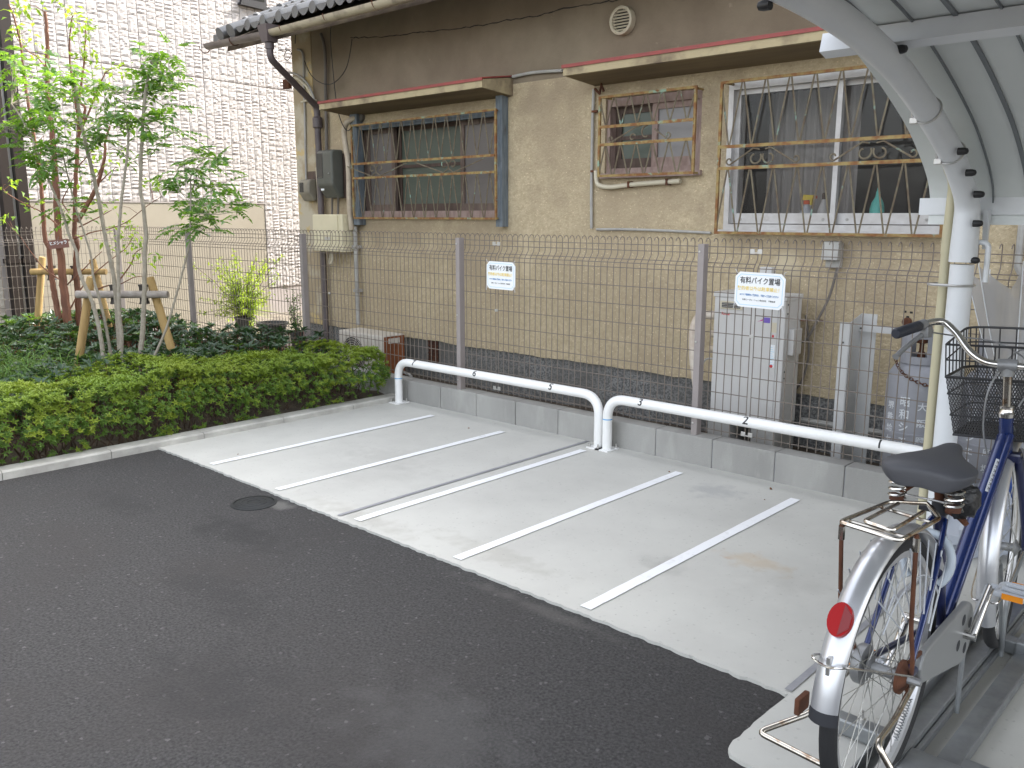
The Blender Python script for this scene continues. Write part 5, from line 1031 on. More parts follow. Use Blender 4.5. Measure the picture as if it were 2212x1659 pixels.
sm = []; stems = [
    ([cl(705, 1030), cl(660, 800), cl(625, 600), cl(600, 420), cl(575, 150), cl(530, 40), c1(300, 1450), c1(285, 1260), c1(250, 1020), c1(205, 760), c1(170, 540), c1(150, 340), c1(105, 140), c1(60, 30)], 0.034, 0.007, 0.05),
    ([cl(800, 1040), cl(765, 750), cl(735, 500), cl(710, 200), cl(690, 20), c1(395, 1350), c1(380, 1100), c1(365, 900), c1(342, 720), c1(330, 500), c1(335, 300), c1(320, 85)], 0.047, 0.015, 0.0),
    ([cl(930, 1000), cl(915, 650), cl(890, 380), cl(905, 100), c1(525, 1640), c1(532, 1340), c1(545, 1030), c1(555, 930), c1(540, 760), c1(505, 560), c1(490, 340), c1(510, 110)], 0.036, 0.006, 0.12),
    ([c1(545, 1000), c1(575, 880), c1(600, 760), c1(560, 700), c1(590, 470), c1(600, 300), c1(605, 170)], 0.017, 0.005, 0.12),
    ([c1(545, 1560), c1(600, 1470), c1(660, 1360), c1(710, 1230), c1(740, 1090), c1(742, 1000), c1(775, 890)], 0.026, 0.008, 0.0),
    ([c1(580, 900), c1(640, 760), c1(665, 690), c1(720, 560), c1(760, 500), c1(850, 470)], 0.011, 0.003, 0.1)]
for i, (qs, r0, r1, dd) in enumerate(stems):
    mb = MB(); sm.append(stem(mb, qs, HIM, r0, r1, dd, to_ground=i < 3)); mb.build('trunk', 'bark_red', him, smooth=True)
for qs in ([c1(340, 500), c1(260, 400), c1(195, 360), c1(120, 270), c1(90, 160)], [c1(200, 610), c1(120, 540), c1(40, 490)], [c1(420, 1600), c1(300, 1500), c1(180, 1440), c1(60, 1370), c1(20, 1330)], [cl(700, 520), cl(520, 390), cl(390, 230), cl(250, 30)],
           [cl(780, 590), cl(950, 430), cl(1100, 280), cl(1200, 190)], [cl(830, 860), cl(960, 620), cl(1120, 440), cl(1300, 290), cl(1480, 150), cl(1560, 20)], [cl(760, 80), cl(850, 40), cl(1000, 0), c1(640, 1640), c1(780, 1610), c1(900, 1560), c1(1040, 1450), c1(1140, 1385)], [cl(1150, 630), cl(1280, 590), cl(1420, 570), cl(1560, 500), cl(1680, 480)],
           [cl(1410, 520), cl(1540, 340), cl(1590, 210), cl(1680, 150)], [c1(300, 1250), c1(290, 1180), c1(285, 1000), c1(310, 960)], [c1(480, 1490), c1(440, 1420), c1(480, 1330), c1(520, 1250)], [c1(745, 1100), c1(690, 1230), c1(640, 1290)], [c1(700, 1290), c1(760, 1230), c1(820, 1180)], [c1(545, 1180), c1(600, 1120), c1(660, 1050)], [c1(560, 1450), c1(620, 1420), c1(690, 1400)], [c1(560, 1600), c1(680, 1540), c1(790, 1480)]):
    br = MB(); s_ = stem(br, qs, HIM, 0.008, 0.003, rp.uniform(-0.1, 0.15), to_ground=False, n=5); sm.append(s_); br.build('branch', 'bark_red', him, smooth=True)
lf, tg = MB(), MB()
HL = [(470, 40, 6), (440, 25, 4), (530, 100, 7), (560, 130, 4), (600, 160, 6), (640, 180, 4), (560, 270, 6), (590, 235, 4), (610, 240, 3), (590, 380, 6), (640, 400, 6), (670, 440, 4), (570, 400, 3), (850, 480, 4), (890, 465, 5), (740, 530, 6), (820, 510, 4), (130, 50, 7), (90, 30, 5), (190, 30, 6), (240, 15, 5), (170, 80, 4), (100, 160, 5), (130, 235, 5), (190, 215, 4), (250, 350, 6), (280, 360, 3), (110, 250, 4), (495, 660, 6), (480, 620, 4), (510, 840, 6), (540, 870, 4), (640, 660, 6), (700, 640, 5), (750, 630, 5), (600, 620, 4), (690, 700, 3),
      (1060, 1310, 5), (1120, 1320, 5), (1040, 1290, 3), (890, 1620, 6), (960, 1610, 6), (920, 1590, 4), (780, 1640, 4), (730, 1100, 4), (780, 1180, 6), (820, 1060, 4), (680, 1080, 4), (640, 1170, 4), (590, 1260, 4), (250, 1430, 4), (220, 1440, 3), (40, 1300, 3), (100, 1310, 3), (70, 1560, 5), (30, 1540, 3), (600, 1400, 4), (660, 1420, 3), (770, 1430, 4), (430, 1500, 3), (290, 1160, 3), (440, 900, 3), (690, 820, 3), (850, 1450, 3)]
for x, y, k in HL:
    c_ = onv(c1(x, y), HIM, rp.uniform(-0.2, 0.25)); q = nearest(c_, sm)
    if (q - c_).length < 0.6: tg.tube([q, (q + c_) / 2 + rv() * 0.02, c_], [0.003, 0.0022, 0.0015], 4, cap=False)
    for _ in range(k + 3):
        d = rv(); d.z = d.z * 0.6 - 0.1; leaf(lf, c_ + rv() * 0.075, d, Vector((0, 0, 1)) + rv() * 0.5, rp.uniform(0.055, 0.085), rp.uniform(0.03, 0.042), 0.2, 0.2)
for x, y, k in ((1490, 120, 8), (1600, 60, 7), (1480, 250, 3), (1250, 60, 5), (1330, 100, 5), (1800, 280, 6), (1890, 310, 5), (1780, 340, 4), (1480, 490, 3), (1560, 160, 5), (1650, 110, 4), (880, 40, 3)):
    c_ = onv(cl(x, y), HIM, rp.uniform(-0.1, 0.25))
    for _ in range(k + 1):
        d = rv(); d.z = d.z * 0.6 - 0.1; leaf(lf, c_ + rv() * 0.07, d, Vector((0, 0, 1)) + rv() * 0.5, rp.uniform(0.055, 0.08), rp.uniform(0.03, 0.042), 0.2, 0.2)
lf.build('crown', 'hime_leaf', him); tg.build('twigs', 'bark_red', him)['kind'] = 'stuff'
# --- stakes
def stake(foot, postsq, barq, wraps, label, barmat, r):
    t = thing('tree_stake', label, 'tree stake', foot, 'wooden tree stakes')
    for top, bot in postsq:
        a = onv(top, foot, 0.03); b = onv(bot, foot, 0.03); b = a + (b - a) * ((a.z - 0.0) / max(0.05, (a.z - b.z)))
        MB().tube([b, a - (a - b).normalized() * 0.012, a], [r * 1.05, r, r * 0.86], 14).build('post', 'stake_wood', t, smooth=True)
    a = onv(barq[0], foot, -0.035); b = onv(barq[1], foot, -0.035); b.z = a.z; MB().tube([a, b], [r * 0.95, r * 0.9], 14).build('crossbar', barmat, t, smooth=True)
    for q, rr in wraps:
        c_ = onv(q, foot, 0.0)
        MB().lathe([(rr * 1.25, -0.075), (rr * 1.0, -0.05), (rr * 0.92, 0.0), (rr * 1.0, 0.05), (rr * 1.22, 0.072)], 10, org=c_).build('trunk_wrap', 'wrap_black', t, smooth=True)
        for k in range(3): MB().tube([c_ + Vector((rr * 1.15 * math.cos(x_) , rr * 1.15 * math.sin(x_), -0.012 + 0.012 * k + 0.006 * math.sin(x_ + k))) for x_ in [2 * math.pi * i / 12 for i in range(12)]], 0.005, 5, closed=True).build('rope', 'rope', t)
    for top, bot in postsq:
        pa = onv(top, foot, 0.03); pb = onv(bot, foot, 0.03); tt = (pa.z - a.z) / max(0.01, pa.z - pb.z); c_ = pa + (pb - pa) * tt
        for sg in (-1, 1): MB().tube([c_ - FH * (r * 1.08) + Vector((0.9 * r * k_ * _rt.x, 0.9 * r * k_ * _rt.y, sg * 0.030 * k_)) for k_ in (-1, 0, 1)], 0.0022, 4).build('wire_tie', 'cable_black', t)
stake((-6.78, 2.86, 0), [(cl(1070, 490), cl(925, 1480)), (cl(1758, 490), cl(2035, 1400))], (cl(900, 695), cl(1970, 688)), [(cl(1345, 690), 0.030), (cl(1690, 690), 0.032)], 'wooden tree stake with grey crossbar beside the hedge', 'stake_grey', 0.031)
stake((-9.5, 3.45, 0), [(cl(498, 255), cl(445, 1000)), (cl(1085, 282), cl(1255, 960))], (cl(365, 428), cl(1250, 440)), [(cl(608, 440), 0.040), (cl(890, 440), 0.042)], 'yellow wooden tree stake holding the reddish trunks', 'stake_wood', 0.034)
# --- name plate on the red-barked tree
pc = onv(crop(0, 660, 2212 / 420)(980, 620), HIM, -0.075); t = thing('plant_label', 'small brown name plate hung on the reddish trunk', 'plant label', pc)
mat('plate_brown', (0.16, 0.065, 0.045), 0.5)
ux = (Vector((_rt.x, _rt.y, 0)) + Vector((0, 0, 0.10))).normalized(); uz = Vector((0, 0, 1)) - ux * ux.z; uz.normalize(); nn = ux.cross(uz)
vs = [pc + ux * a + uz * b + nn * c_ for c_ in (0, -0.003) for a, b in ((-0.10, -0.042), (0.10, -0.042), (0.10, 0.042), (-0.10, 0.042))]
MB().add(vs, [(0, 1, 2, 3), (7, 6, 5, 4), (0, 4, 5, 1), (1, 5, 6, 2), (2, 6, 7, 3), (3, 7, 4, 0)]).build('plate', 'plate_brown', t)
lettering('ヒメシャラ', 0.042, 'sign_white', pc + nn * 0.001 + uz * 0.010, ux, uz, t, width=0.165, bold=0.0006)
MB().tube([pc + uz * 0.04, pc + uz * 0.07 + nn * -0.03], 0.002, 4).build('wire', 'cable_black', t)
# --- potted plants in the sunny gap
def pot(cx, cy, r, h, name, label):
    t = thing(name, label, 'potted plant', (cx, cy, -0.03)); MB().lathe([(r * 0.7, 0), (r * 0.95, h * 0.9), (r * 1.05, h * 0.9), (r * 1.05, h), (r * 0.92, h), (r * 0.9, h * 0.85), (0, h * 0.85)], 20, org=(cx, cy, -0.03), cap=False).build('pot', 'pot_dark', t, smooth=True, angle=35); return t
pA = ony(c8(575, 560), 5.75); t = pot(pA.x, pA.y, 0.13, 0.20, 'sunlit_bush', 'bright yellow-green leafy bush in a pot behind the fence')
b1_, b2_ = MB(), MB(); base = Vector((pA.x, pA.y, 0.15))
for _ in range(70):
    e = base + Vector((rp.gauss(0, 0.24), rp.gauss(0, 0.24), rp.uniform(0.18, 0.90))); e.z -= 0.5 * abs(e.x - base.x); m_ = (base + e) / 2 + Vector((0, 0, 0.08)); b2_.tube([base, m_, e], [0.005, 0.003, 0.0015], 4, cap=False)
    for i in range(34):
        tt = rp.uniform(0.3, 1.0); p = base * (1 - tt) ** 2 + m_ * 2 * tt * (1 - tt) + e * tt * tt; leaf(b1_, p + rv() * 0.03, rv(), Vector((0, 0, 1)) + rv() * 0.5, rp.uniform(0.035, 0.065), rp.uniform(0.018, 0.028))
for _ in range(50):
    a = rp.uniform(0, 6.28); d = Vector((math.cos(a), math.sin(a), rp.uniform(0.05, 0.7))); leaf(b1_, base + Vector((0, 0, 0.03)), d, Vector((0, 0, 1)), rp.uniform(0.3, 0.5), 0.018, 0.2, 0.25)
b1_.build('foliage', 'sun_leaf', t); b2_.build('stems', 'twig', t)
pB = ony(c8(850, 590), 5.6); t = thing('empty_pot', 'wide shallow dark plant pot beside the sunny bush', 'pot', (pB.x, pB.y, -0.03))
MB().lathe([(0.12, 0), (0.17, 0.19), (0.19, 0.19), (0.19, 0.215), (0.165, 0.215), (0.15, 0.15), (0, 0.15)], 24, org=(pB.x, pB.y, -0.03), cap=False).build('pot', 'pot_dark', t, smooth=True, angle=35); MB().lathe([(0.152, 0.16), (0.0, 0.17)], 20, org=(pB.x, pB.y, -0.03), cap=False).build('earth', 'soil', t)
pC = ony(c8(1095, 640), 5.42); t = pot(pC.x, pC.y, 0.085, 0.20, 'small_potted_shrub', 'small green shrub in dark pot against the house corner')
b1_, b2_ = MB(), MB(); base = Vector((pC.x, pC.y, 0.13))
for _ in range(14):
    e = base + Vector((rp.gauss(0, 0.06), rp.gauss(0, 0.06), rp.uniform(0.15, 0.55))); b2_.tube([base, (base + e) / 2 + rv() * 0.02, e], 0.002, 4, cap=False)
    for i in range(22): tt = rp.uniform(0.3, 1.0); leaf(b1_, base + (e - base) * tt + rv() * 0.02, rv(), Vector((0, 0, 1)) + rv() * 0.5, rp.uniform(0.025, 0.045), rp.uniform(0.012, 0.02))
b1_.build('foliage', 'cover_leaf_light', t); b2_.build('stems', 'twig', t)
# ------------------------------------------------------------------ cycle shelter
mat('shelter_white', (0.68, 0.70, 0.72), 0.35, c2=(0.64, 0.66, 0.68), scale=4)
mat('roof_sheet', (0.66, 0.69, 0.68), 0.45, 0.05, c2=(0.62, 0.65, 0.64), scale=3)
mat('seam_dark', (0.16, 0.175, 0.185), 0.5); mat('bolt_black', (0.012, 0.012, 0.013), 0.5); mat('conduit_cream', (0.50, 0.46, 0.31), 0.45)
XS = -1.12
sh = thing('cycle_shelter', 'white curved steel cycle shelter with grey ribbed roof over the bicycle', 'shelter', (XS, 3.9, 0))
prof = [(3.905, 0.0), (3.905, 0.7), (3.905, 1.25), (3.905, 1.40), (3.888, 1.49), (3.777, 1.582), (3.614, 1.680), (3.426, 1.763), (3.236, 1.836), (3.027, 1.903), (2.84, 1.944), (2.672, 1.973), (2.486, 1.995), (2.25, 2.012), (1.95, 2.020), (1.6, 2.012), (1.25, 1.990), (0.95, 1.962)]
sp = smooth_path([(XS, a, b) for a, b in prof], 5)
iz = next(i for i, p in enumerate(sp) if p.z > 1.20)
MB().tube([(XS, 3.905, 0.0), (XS, 3.905, 1.24)], 0.046, 24).build('column', 'shelter_white', sh, smooth=True)
arch = sp[iz:]
MB().tube(arch, [0.053 - 0.0085 * min(1, i / 14) for i in range(len(arch))], 24).build('arch', 'shelter_white', sh, smooth=True)
MB().lathe([(0.10, 0), (0.10, 0.012), (0.05, 0.012)], 20, org=(XS, 3.905, 0.0)).build('base_flange', 'shelter_white', sh)
def nrm(i, P_):                                       # outward normal of the arch in its plane
    t = (P_[min(i + 1, len(P_) - 1)] - P_[max(i - 1, 0)]).normalized(); return Vector((0, -t.z, t.y)) * -1 if False else Vector((0, t.z, -t.y))
full = [Vector(p) for p in arch if p.z > 1.40 or p.y < 3.8]
outer = [p + nrm(i, full) * 0.107 for i, p in enumerate(full)]
PWD = 0.125; xs0 = -1.30
for k in range(30):
    xa = xs0 + PWD * k; xb = xa + PWD - 0.006; mb = MB(); n = len(outer); vs = []
    for off in (0.0, 0.012):
        for i, p in enumerate(outer):
            nn = nrm(i, full) * off; vs += [(xa, p.y + nn.y, p.z + nn.z), (xb, p.y + nn.y, p.z + nn.z)]
    fs = [(2 * i, 2 * i + 1, 2 * i + 3, 2 * i + 2) for i in range(n - 1)] + [(2 * n + 2 * i, 2 * n + 2 * i + 2, 2 * n + 2 * i + 3, 2 * n + 2 * i + 1) for i in range(n - 1)] + [(2 * i, 2 * i + 2, 2 * n + 2 * i + 2, 2 * n + 2 * i) for i in range(n - 1)] + [(2 * i + 1, 2 * n + 2 * i + 1, 2 * n + 2 * i + 3, 2 * i + 3) for i in range(n - 1)] + [(0, 2 * n, 2 * n + 1, 1), (2 * n - 2, 2 * n - 1, 4 * n - 1, 4 * n - 2)]
    mb.add(vs, fs).build('roof_panel', 'roof_sheet', sh, smooth=True, angle=30)
    if k:
        big = (k % 2 == 1); mb = MB()
        for i in range(n - 1):
            p, q = outer[i], outer[i + 1]; a_ = nrm(i, full) * -0.004; b_ = nrm(i + 1, full) * -0.004
            mb.bar((xa - 0.003, p.y + a_.y, p.z + a_.z), (xa - 0.003, q.y + b_.y, q.z + b_.z), 0.014 if big else 0.006, 0.010)
        mb.build('seam', 'seam_dark', sh)
def purlin(y, z, tilt, nm='purlin', w=0.055, h=0.062, xa=-1.34):
    c, s = math.cos(tilt), math.sin(tilt); P_ = [(xa, y + c * a - s * b, z + s * a + c * b) for a, b in ((-w / 2, -h / 2), (w / 2, -h / 2), (w / 2, h / 2), (-w / 2, h / 2))]
    return MB().prism(P_, (4.2, 0, 0)).build(nm, 'shelter_white', sh)
purlin(2.955, 1.992, R(-16)); purlin(1.9, 2.092, 0.0); purlin(1.1, 2.05, R(6)); purlin(4.02, 1.475, 0.0, 'rear_beam', 0.05, 0.07)
MB().box((-1.30, 4.0, 1.40), (3, 4.045, 1.438)).build('rear_flashing', 'roof_sheet', sh)
for q, X in ((cp(1215, 400), -1.07), (cp(1205, 735), -1.16), (cp(1715, 1230), -1.055), (cp(1780, 1405), -1.055), (cp(1845, 1580), -1.055), (cq(1280, 210), -1.055), (cq(1265, 490), -1.06), (cq(1235, 845), -1.066), (cp(85, 45), -1.16)):
    p = onx(q, X); sg = 1 if X > XS else -1
    MB().lathe([(0.014, -0.02), (0.014, 0.0), (0.011, 0.012), (0.005, 0.016)], 10, axis='x', M=Matrix.Scale(sg, 3, Vector((1, 0, 0))), org=p).build('bolt_cap', 'bolt_black', sh, smooth=True)
MB().prism([(XS + 0.045, 3.95, 1.46), (XS + 0.045, 3.99, 1.30), (XS + 0.045, 4.0, 1.46)], (0.02, 0, 0)).build('gusset', 'shelter_white', sh)
# cream conduit tied to the column, and a bent hook
MB().tube(smooth_path([(-1.195, 3.93, 0.0), (-1.195, 3.93, 0.8), (-1.195, 3.93, 1.40), (-1.19, 3.92, 1.56), (-1.175, 3.80, 1.62), (-1.16, 3.64, 1.705)], 6), 0.019, 12).build('conduit', 'conduit_cream', sh, smooth=True)
MB().tube([(-1.195, 3.93, 1.28), (-1.195, 3.93, 1.40)], 0.0215, 12).build('conduit_coupling', 'conduit_cream', sh, smooth=True)
def band(c, t, r, nm='cable_band'):
    t = Vector(t).normalized(); a = t.orthogonal().normalized(); b = t.cross(a); c = Vector(c)
    MB().tube([c + (a * math.cos(x_) + b * math.sin(x_)) * r for x_ in [2 * math.pi * i / 24 for i in range(24)]], 0.0035, 6, closed=True).build(nm, 'clip_steel', sh)
band((XS, 3.33, 1.801), (0, -1, 0.38), 0.049); band((XS, 3.63, 1.672), (0, -1, 0.55), 0.050)
MB().tube([(XS + 0.05 * math.cos(a) - (0.075 if math.cos(a) < -0.2 else 0), 3.91 + 0.054 * math.sin(a), 1.155) for a in [2 * math.pi * i / 20 for i in range(20)]], 0.006, 6, closed=True).build('column_strap', 'clip_steel', sh)
for y_, z_ in ((3.31, 1.768), (3.60, 1.640)): MB().cbox((XS - 0.050, y_, z_ - 0.012), (XS - 0.022, y_ + 0.025, z_ + 0.010), 0.003).build('band_buckle', 'clip_steel', sh)
MB().tube(fillet([(XS + 0.03, 3.93, 1.33), (XS + 0.085, 3.93, 1.33), (XS + 0.085, 3.93, 1.17)], 0.03, 5), 0.011, 10).build('hook', 'shelter_white', sh, smooth=True)

# ------------------------------------------------------------------ bicycle rack
rk = thing('bicycle_rack', 'galvanised steel bicycle rack rails under the blue bicycle', 'bicycle rack', (-0.6, 2.6, 0))
def chan(x0, x1, y0, y1, z0, h, t=0.004):
    return MB().box((x0, y0, z0), (x1, y1, z0 + t)).box((x0, y0, z0 + t), (x0 + t, y1, z0 + h)).box((x1 - t, y0, z0 + t), (x1, y1, z0 + h))
chan(-0.735, -0.655, 1.72, 3.55, 0.012, 0.045).build('wheel_channel', 'galv', rk)
MB().box((-0.652, 1.72, 0.020), (-0.640, 3.5, 0.040)).build('slide_lip', 'galv', rk)
MB().box((-0.605, 1.90, 0.012), (-0.540, 3.3, 0.022)).build('flat_rail', 'galv', rk); MB().box((-0.545, 1.90, 0.022), (-0.540, 3.3, 0.045)).build('rail_flange', 'galv', rk)
for y_, x0, x1 in ((2.255, -0.90, -0.735), (2.255, -0.54, 2.5), (3.09, -0.66, 2.5), (1.80, -0.62, 2.5)):
    MB().cbox((x0, y_, 0.004), (x1, y_ + 0.05, 0.050), 0.005).build('cross_tube', 'galv', rk)
MB().cbox((-0.655, 2.13, 0.010), (-0.53, 2.25, 0.056), 0.006).build('end_bracket', 'galv', rk); MB().cbox((-0.61, 3.08, 0.012), (-0.50, 3.17, 0.058), 0.006).build('end_bracket', 'galv', rk)
for p in ((-0.51, 2.93, 0.0), (-0.80, 2.28, 0.050)): MB().lathe([(0.012, 0), (0.012, 0.012), (0.006, 0.012), (0.006, 0.035)], 6, org=p).build('anchor_bolt', 'bolt_steel', rk)
for y_ in (2.55, 3.0): MB().tube(fillet([(-0.63, y_, 0.03), (-0.63, y_, 0.25), (-0.63, y_ + 0.30, 0.42), (-0.63, y_ + 0.45, 0.05)], 0.05, 4), 0.007, 8).build('wheel_guide', 'galv', rk, smooth=True)

# ------------------------------------------------------------------ bicycle
mat('bike_blue', (0.009, 0.024, 0.115), 0.25, 0.25, coat=0.6, c2=(0.007, 0.018, 0.09), scale=10)
mat('bike_blue_dark', (0.010, 0.014, 0.055), 0.3, coat=0.5)
mat('chrome', (0.62, 0.60, 0.57), 0.18, 1.0, c2=(0.45, 0.36, 0.26), scale=14, fac=(0.58, 0.72)); mat('chrome_rusty', (0.52, 0.48, 0.42), 0.22, 1.0, c2=(0.24, 0.13, 0.06), scale=22, fac=(0.52, 0.66))
mat('silver_guard', (0.60, 0.61, 0.64), 0.32, 0.75, c2=(0.55, 0.56, 0.58), scale=4); mat('silver_paint', (0.27, 0.275, 0.275), 0.42, 0.4)
mat('tyre', (0.016, 0.016, 0.017), 0.8, bump=0.3, bscale=140); mat('rim_alu', (0.58, 0.58, 0.58), 0.35, 0.6); mat('spoke', (0.42, 0.42, 0.40), 0.4, 0.8)
mat('rubber', (0.022, 0.023, 0.028), 0.7); mat('grip', (0.020, 0.023, 0.034), 0.55, bump=0.3, bscale=120); mat('saddle_vinyl', (0.050, 0.051, 0.058), 0.55, bump=0.15, bscale=200)
mat('basket_black', (0.022, 0.022, 0.024), 0.5); mat('alu_dull', (0.28, 0.285, 0.29), 0.5, 0.5, c2=(0.22, 0.22, 0.22), scale=20); mat('reflector_red', (0.30, 0.0015, 0.003), 0.3, spec=0.2); mat('reflector_dark', (0.17, 0.001, 0.002), 0.3)
mat('amber', (0.75, 0.26, 0.02), 0.2); mat('pedal_clear', (0.42, 0.44, 0.47), 0.35); mat('lock_grey', (0.42, 0.47, 0.52), 0.4); mat('guard_plastic', (0.45, 0.47, 0.50), 0.4); mat('pack_black', (0.014, 0.014, 0.015), 0.35, bump=0.6, bscale=22, bdist=0.02)
mat('sticker_white', (0.55, 0.56, 0.58), 0.4)
XB = -0.675; RW = Vector((XB, 2.045, 0.350)); FW = Vector((XB, 3.105, 0.365)); BB = Vector((XB, 2.46, 0.315))
bk = thing('bicycle', 'blue city bicycle with silver mudguards and black front basket in the rack', 'bicycle', (XB, 2.5, 0.02))
def P3(y, z, x=0.0): return (XB + x, y, z)
def add(nm, mb, m, par=None, **k): return mb.build(nm, m, par or bk, **k)
STEER = R(7)
def steer(o):                                          # things on the fork are turned a little about the head axis
    c = Vector((XB, 2.94, 0.80)); ax = Vector((0, -0.32, 1)).normalized()
    Mx = Matrix.Translation(c) @ Matrix.Rotation(STEER, 4, ax) @ Matrix.Translation(-c); o.data.transform(Mx); return o
def wheel(cn, R_, steered=False):
    f = steer if steered else (lambda o: o)
    n = 56; ring = [cn + Vector((0, R_ * math.cos(2 * math.pi * i / n), R_ * math.sin(2 * math.pi * i / n))) for i in range(n)]
    rimP = [(0.302, -0.013), (0.302, 0.013), (0.285, 0.011), (0.280, 0.0), (0.285, -0.011), (0.302, -0.013)]
    w = f(MB().lathe(rimP, n, axis='x', org=cn, cap=False).build('wheel', 'rim_alu', bk, smooth=True))
    f(MB().tube([cn + (p - cn) * ((R_ - 0.0195) / R_) for p in ring], 0.0195, 12, closed=True).build('tyre', 'tyre', w, smooth=True))
    f(MB().lathe([(0.006, -0.062), (0.006, -0.045), (0.028, -0.034), (0.028, -0.030), (0.014, -0.026), (0.014, 0.026), (0.028, 0.030), (0.028, 0.034), (0.006, 0.045), (0.006, 0.062)], 16, axis='x', org=cn).build('hub', 'alu_dull', w, smooth=True))
    for i in range(36):
        a = 2 * math.pi * i / 36; sd = 1 if i % 2 else -1; k = 1 if (i // 2) % 2 else -1; b = a + k * 1.15
        f(MB().tube([cn + Vector((sd * 0.031, 0.026 * math.cos(b), 0.026 * math.sin(b))), cn + Vector((sd * 0.003, 0.286 * math.cos(a), 0.286 * math.sin(a)))], 0.0012, 4, cap=False).build('spoke', 'spoke', w))
    return w
wheel(RW, 0.335); wheel(FW, 0.335, True)
def guard(cn, R_, a0, a1, w, nm, m, steered=False):
    n = 30; cross = 7; vs = []
    for i in range(n + 1):
        a = R(a0 + (a1 - a0) * i / n)
        for rr in (0.0, -0.003):
            for j in range(cross):
                t = -1 + 2 * j / (cross - 1); h = 0.016 * (1 - t * t); r = R_ + h + rr; vs.append(cn + Vector((t * w / 2, r * math.cos(a), r * math.sin(a))))
    mb = MB(); c2_ = 2 * cross; fs = []
    for i in range(n):
        for j in range(cross - 1):
            fs += [(i * c2_ + j, i * c2_ + j + 1, (i + 1) * c2_ + j + 1, (i + 1) * c2_ + j), (i * c2_ + cross + j, (i + 1) * c2_ + cross + j, (i + 1) * c2_ + cross + j + 1, i * c2_ + cross + j + 1)]
        for j in (0, cross - 1): fs.append((i * c2_ + j, i * c2_ + cross + j, (i + 1) * c2_ + cross + j, (i + 1) * c2_ + j))
    for i in (0, n): fs.append(tuple(i * c2_ + j for j in range(cross)) + tuple(i * c2_ + cross + j for j in range(cross - 1, -1, -1)))
    o = mb.add(vs, fs).build(nm, m, bk, smooth=True, angle=50); return steer(o) if steered else o
mg = guard(RW, 0.352, 172, 28, 0.060, 'rear_mudguard', 'silver_guard'); guard(RW, 0.3525, 176.5, 172, 0.063, 'mudguard_flap', 'rubber')
guard(FW, 0.352, 205, 52, 0.056, 'front_mudguard', 'silver_guard', True)
rc = RW + Vector((0, 0.372 * math.cos(R(141)), 0.372 * math.sin(R(141)))); nd = Vector((0, math.cos(R(147)), math.sin(R(147)))); td = Vector((1, 0, 0)); ud = nd.cross(td) * -1
ref = MB(); n = 24; ring = [rc + td * (0.026 * math.cos(2 * math.pi * i / n)) + ud * (0.038 * math.sin(2 * math.pi * i / n)) for i in range(n)]
ref.prism(ring, nd * 0.014); ref = add('reflector', ref, 'reflector_red', None, smooth=True, angle=40)
MB().prism([rc + nd * 0.0145 + td * a + ud * b for a, b in ((0.004, -0.034), (0.024, -0.014), (0.024, 0.014), (0.004, 0.034))], nd * 0.001).build('reflector_facet', 'reflector_dark', ref)
pm = RW + Vector((0, 0.366 * math.cos(R(156)), 0.366 * math.sin(R(156)))); add('stay_clamp', MB().bar(pm + Vector((0, -0.004, -0.02)), pm + Vector((0, -0.004, 0.02)), 0.014, 0.008, upv=(1, 0, 0)), 'bolt_steel')
add('mudguard_stay', MB().tube(smooth_path([RW + Vector((0.068, 0, 0.01)), pm + Vector((0.045, 0.02, 0.0)), pm + Vector((0.0, -0.012, 0)), pm + Vector((-0.045, 0.02, 0.0)), RW + Vector((-0.068, 0, 0.01))], 6), 0.0028, 6), 'chrome', smooth=True)
pf = FW + Vector((0, 0.366 * math.cos(R(188)), 0.366 * math.sin(R(188)))); steer(add('mudguard_stay', MB().tube(smooth_path([FW + Vector((0.055, 0, 0)), pf + Vector((0.04, 0.02, 0)), pf + Vector((0, -0.01, 0)), pf + Vector((-0.04, 0.02, 0)), FW + Vector((-0.055, 0, 0))], 6), 0.0026, 6), 'chrome', smooth=True))
# frame
HT, HB_ = Vector(P3(2.935, 0.835)), Vector(P3(2.970, 0.715)); ST = Vector(P3(2.365, 0.685))
add('head_tube', MB().tube([HB_, HT], 0.020, 16), 'bike_blue', smooth=True)
dt = MB(); a_ = HB_ + Vector((0, -0.02, 0.05))
for off in (-0.0, ): dt.tube([a_, a_ + (BB - a_) * 0.5, BB], [0.024, 0.025, 0.024], 18)
dt = add('down_tube', dt, 'bike_blue', smooth=True)
add('frame_rib', MB().tube([a_ + Vector((0.018, -0.012, 0.012)), BB + Vector((0.018, -0.012, 0.012))], 0.010, 10), 'bike_blue', smooth=True)
ds = (BB - a_).normalized(); p0 = a_ + ds * 0.10; sn = Vector((0.45, -0.75, 0.5)); sn = (sn - ds * sn.dot(ds)).normalized(); sd = ds.cross(sn)
MB().add([p0 + sn * 0.0265 + sd * 0.010, p0 + sn * 0.0265 - sd * 0.010, p0 + ds * 0.12 + sn * 0.0265 - sd * 0.010, p0 + ds * 0.12 + sn * 0.0265 + sd * 0.010], [(0, 1, 2, 3)]).build('frame_sticker', 'sticker_white', dt)
for i in range(7): c_ = p0 + ds * (0.012 + 0.016 * i) + sn * 0.027; MB().bar(c_ - sd * 0.006 - ds * 0.004, c_ + sd * 0.006 + ds * 0.004, 0.0008, 0.003, upv=sn).bar(c_ - sd * 0.006 + ds * 0.004, c_ + sd * 0.006 - ds * 0.004, 0.0008, 0.003, upv=sn).build('sticker_print', 'rubber', dt)
add('seat_tube', MB().tube([BB, ST], 0.0165, 16), 'bike_blue_dark', smooth=True)
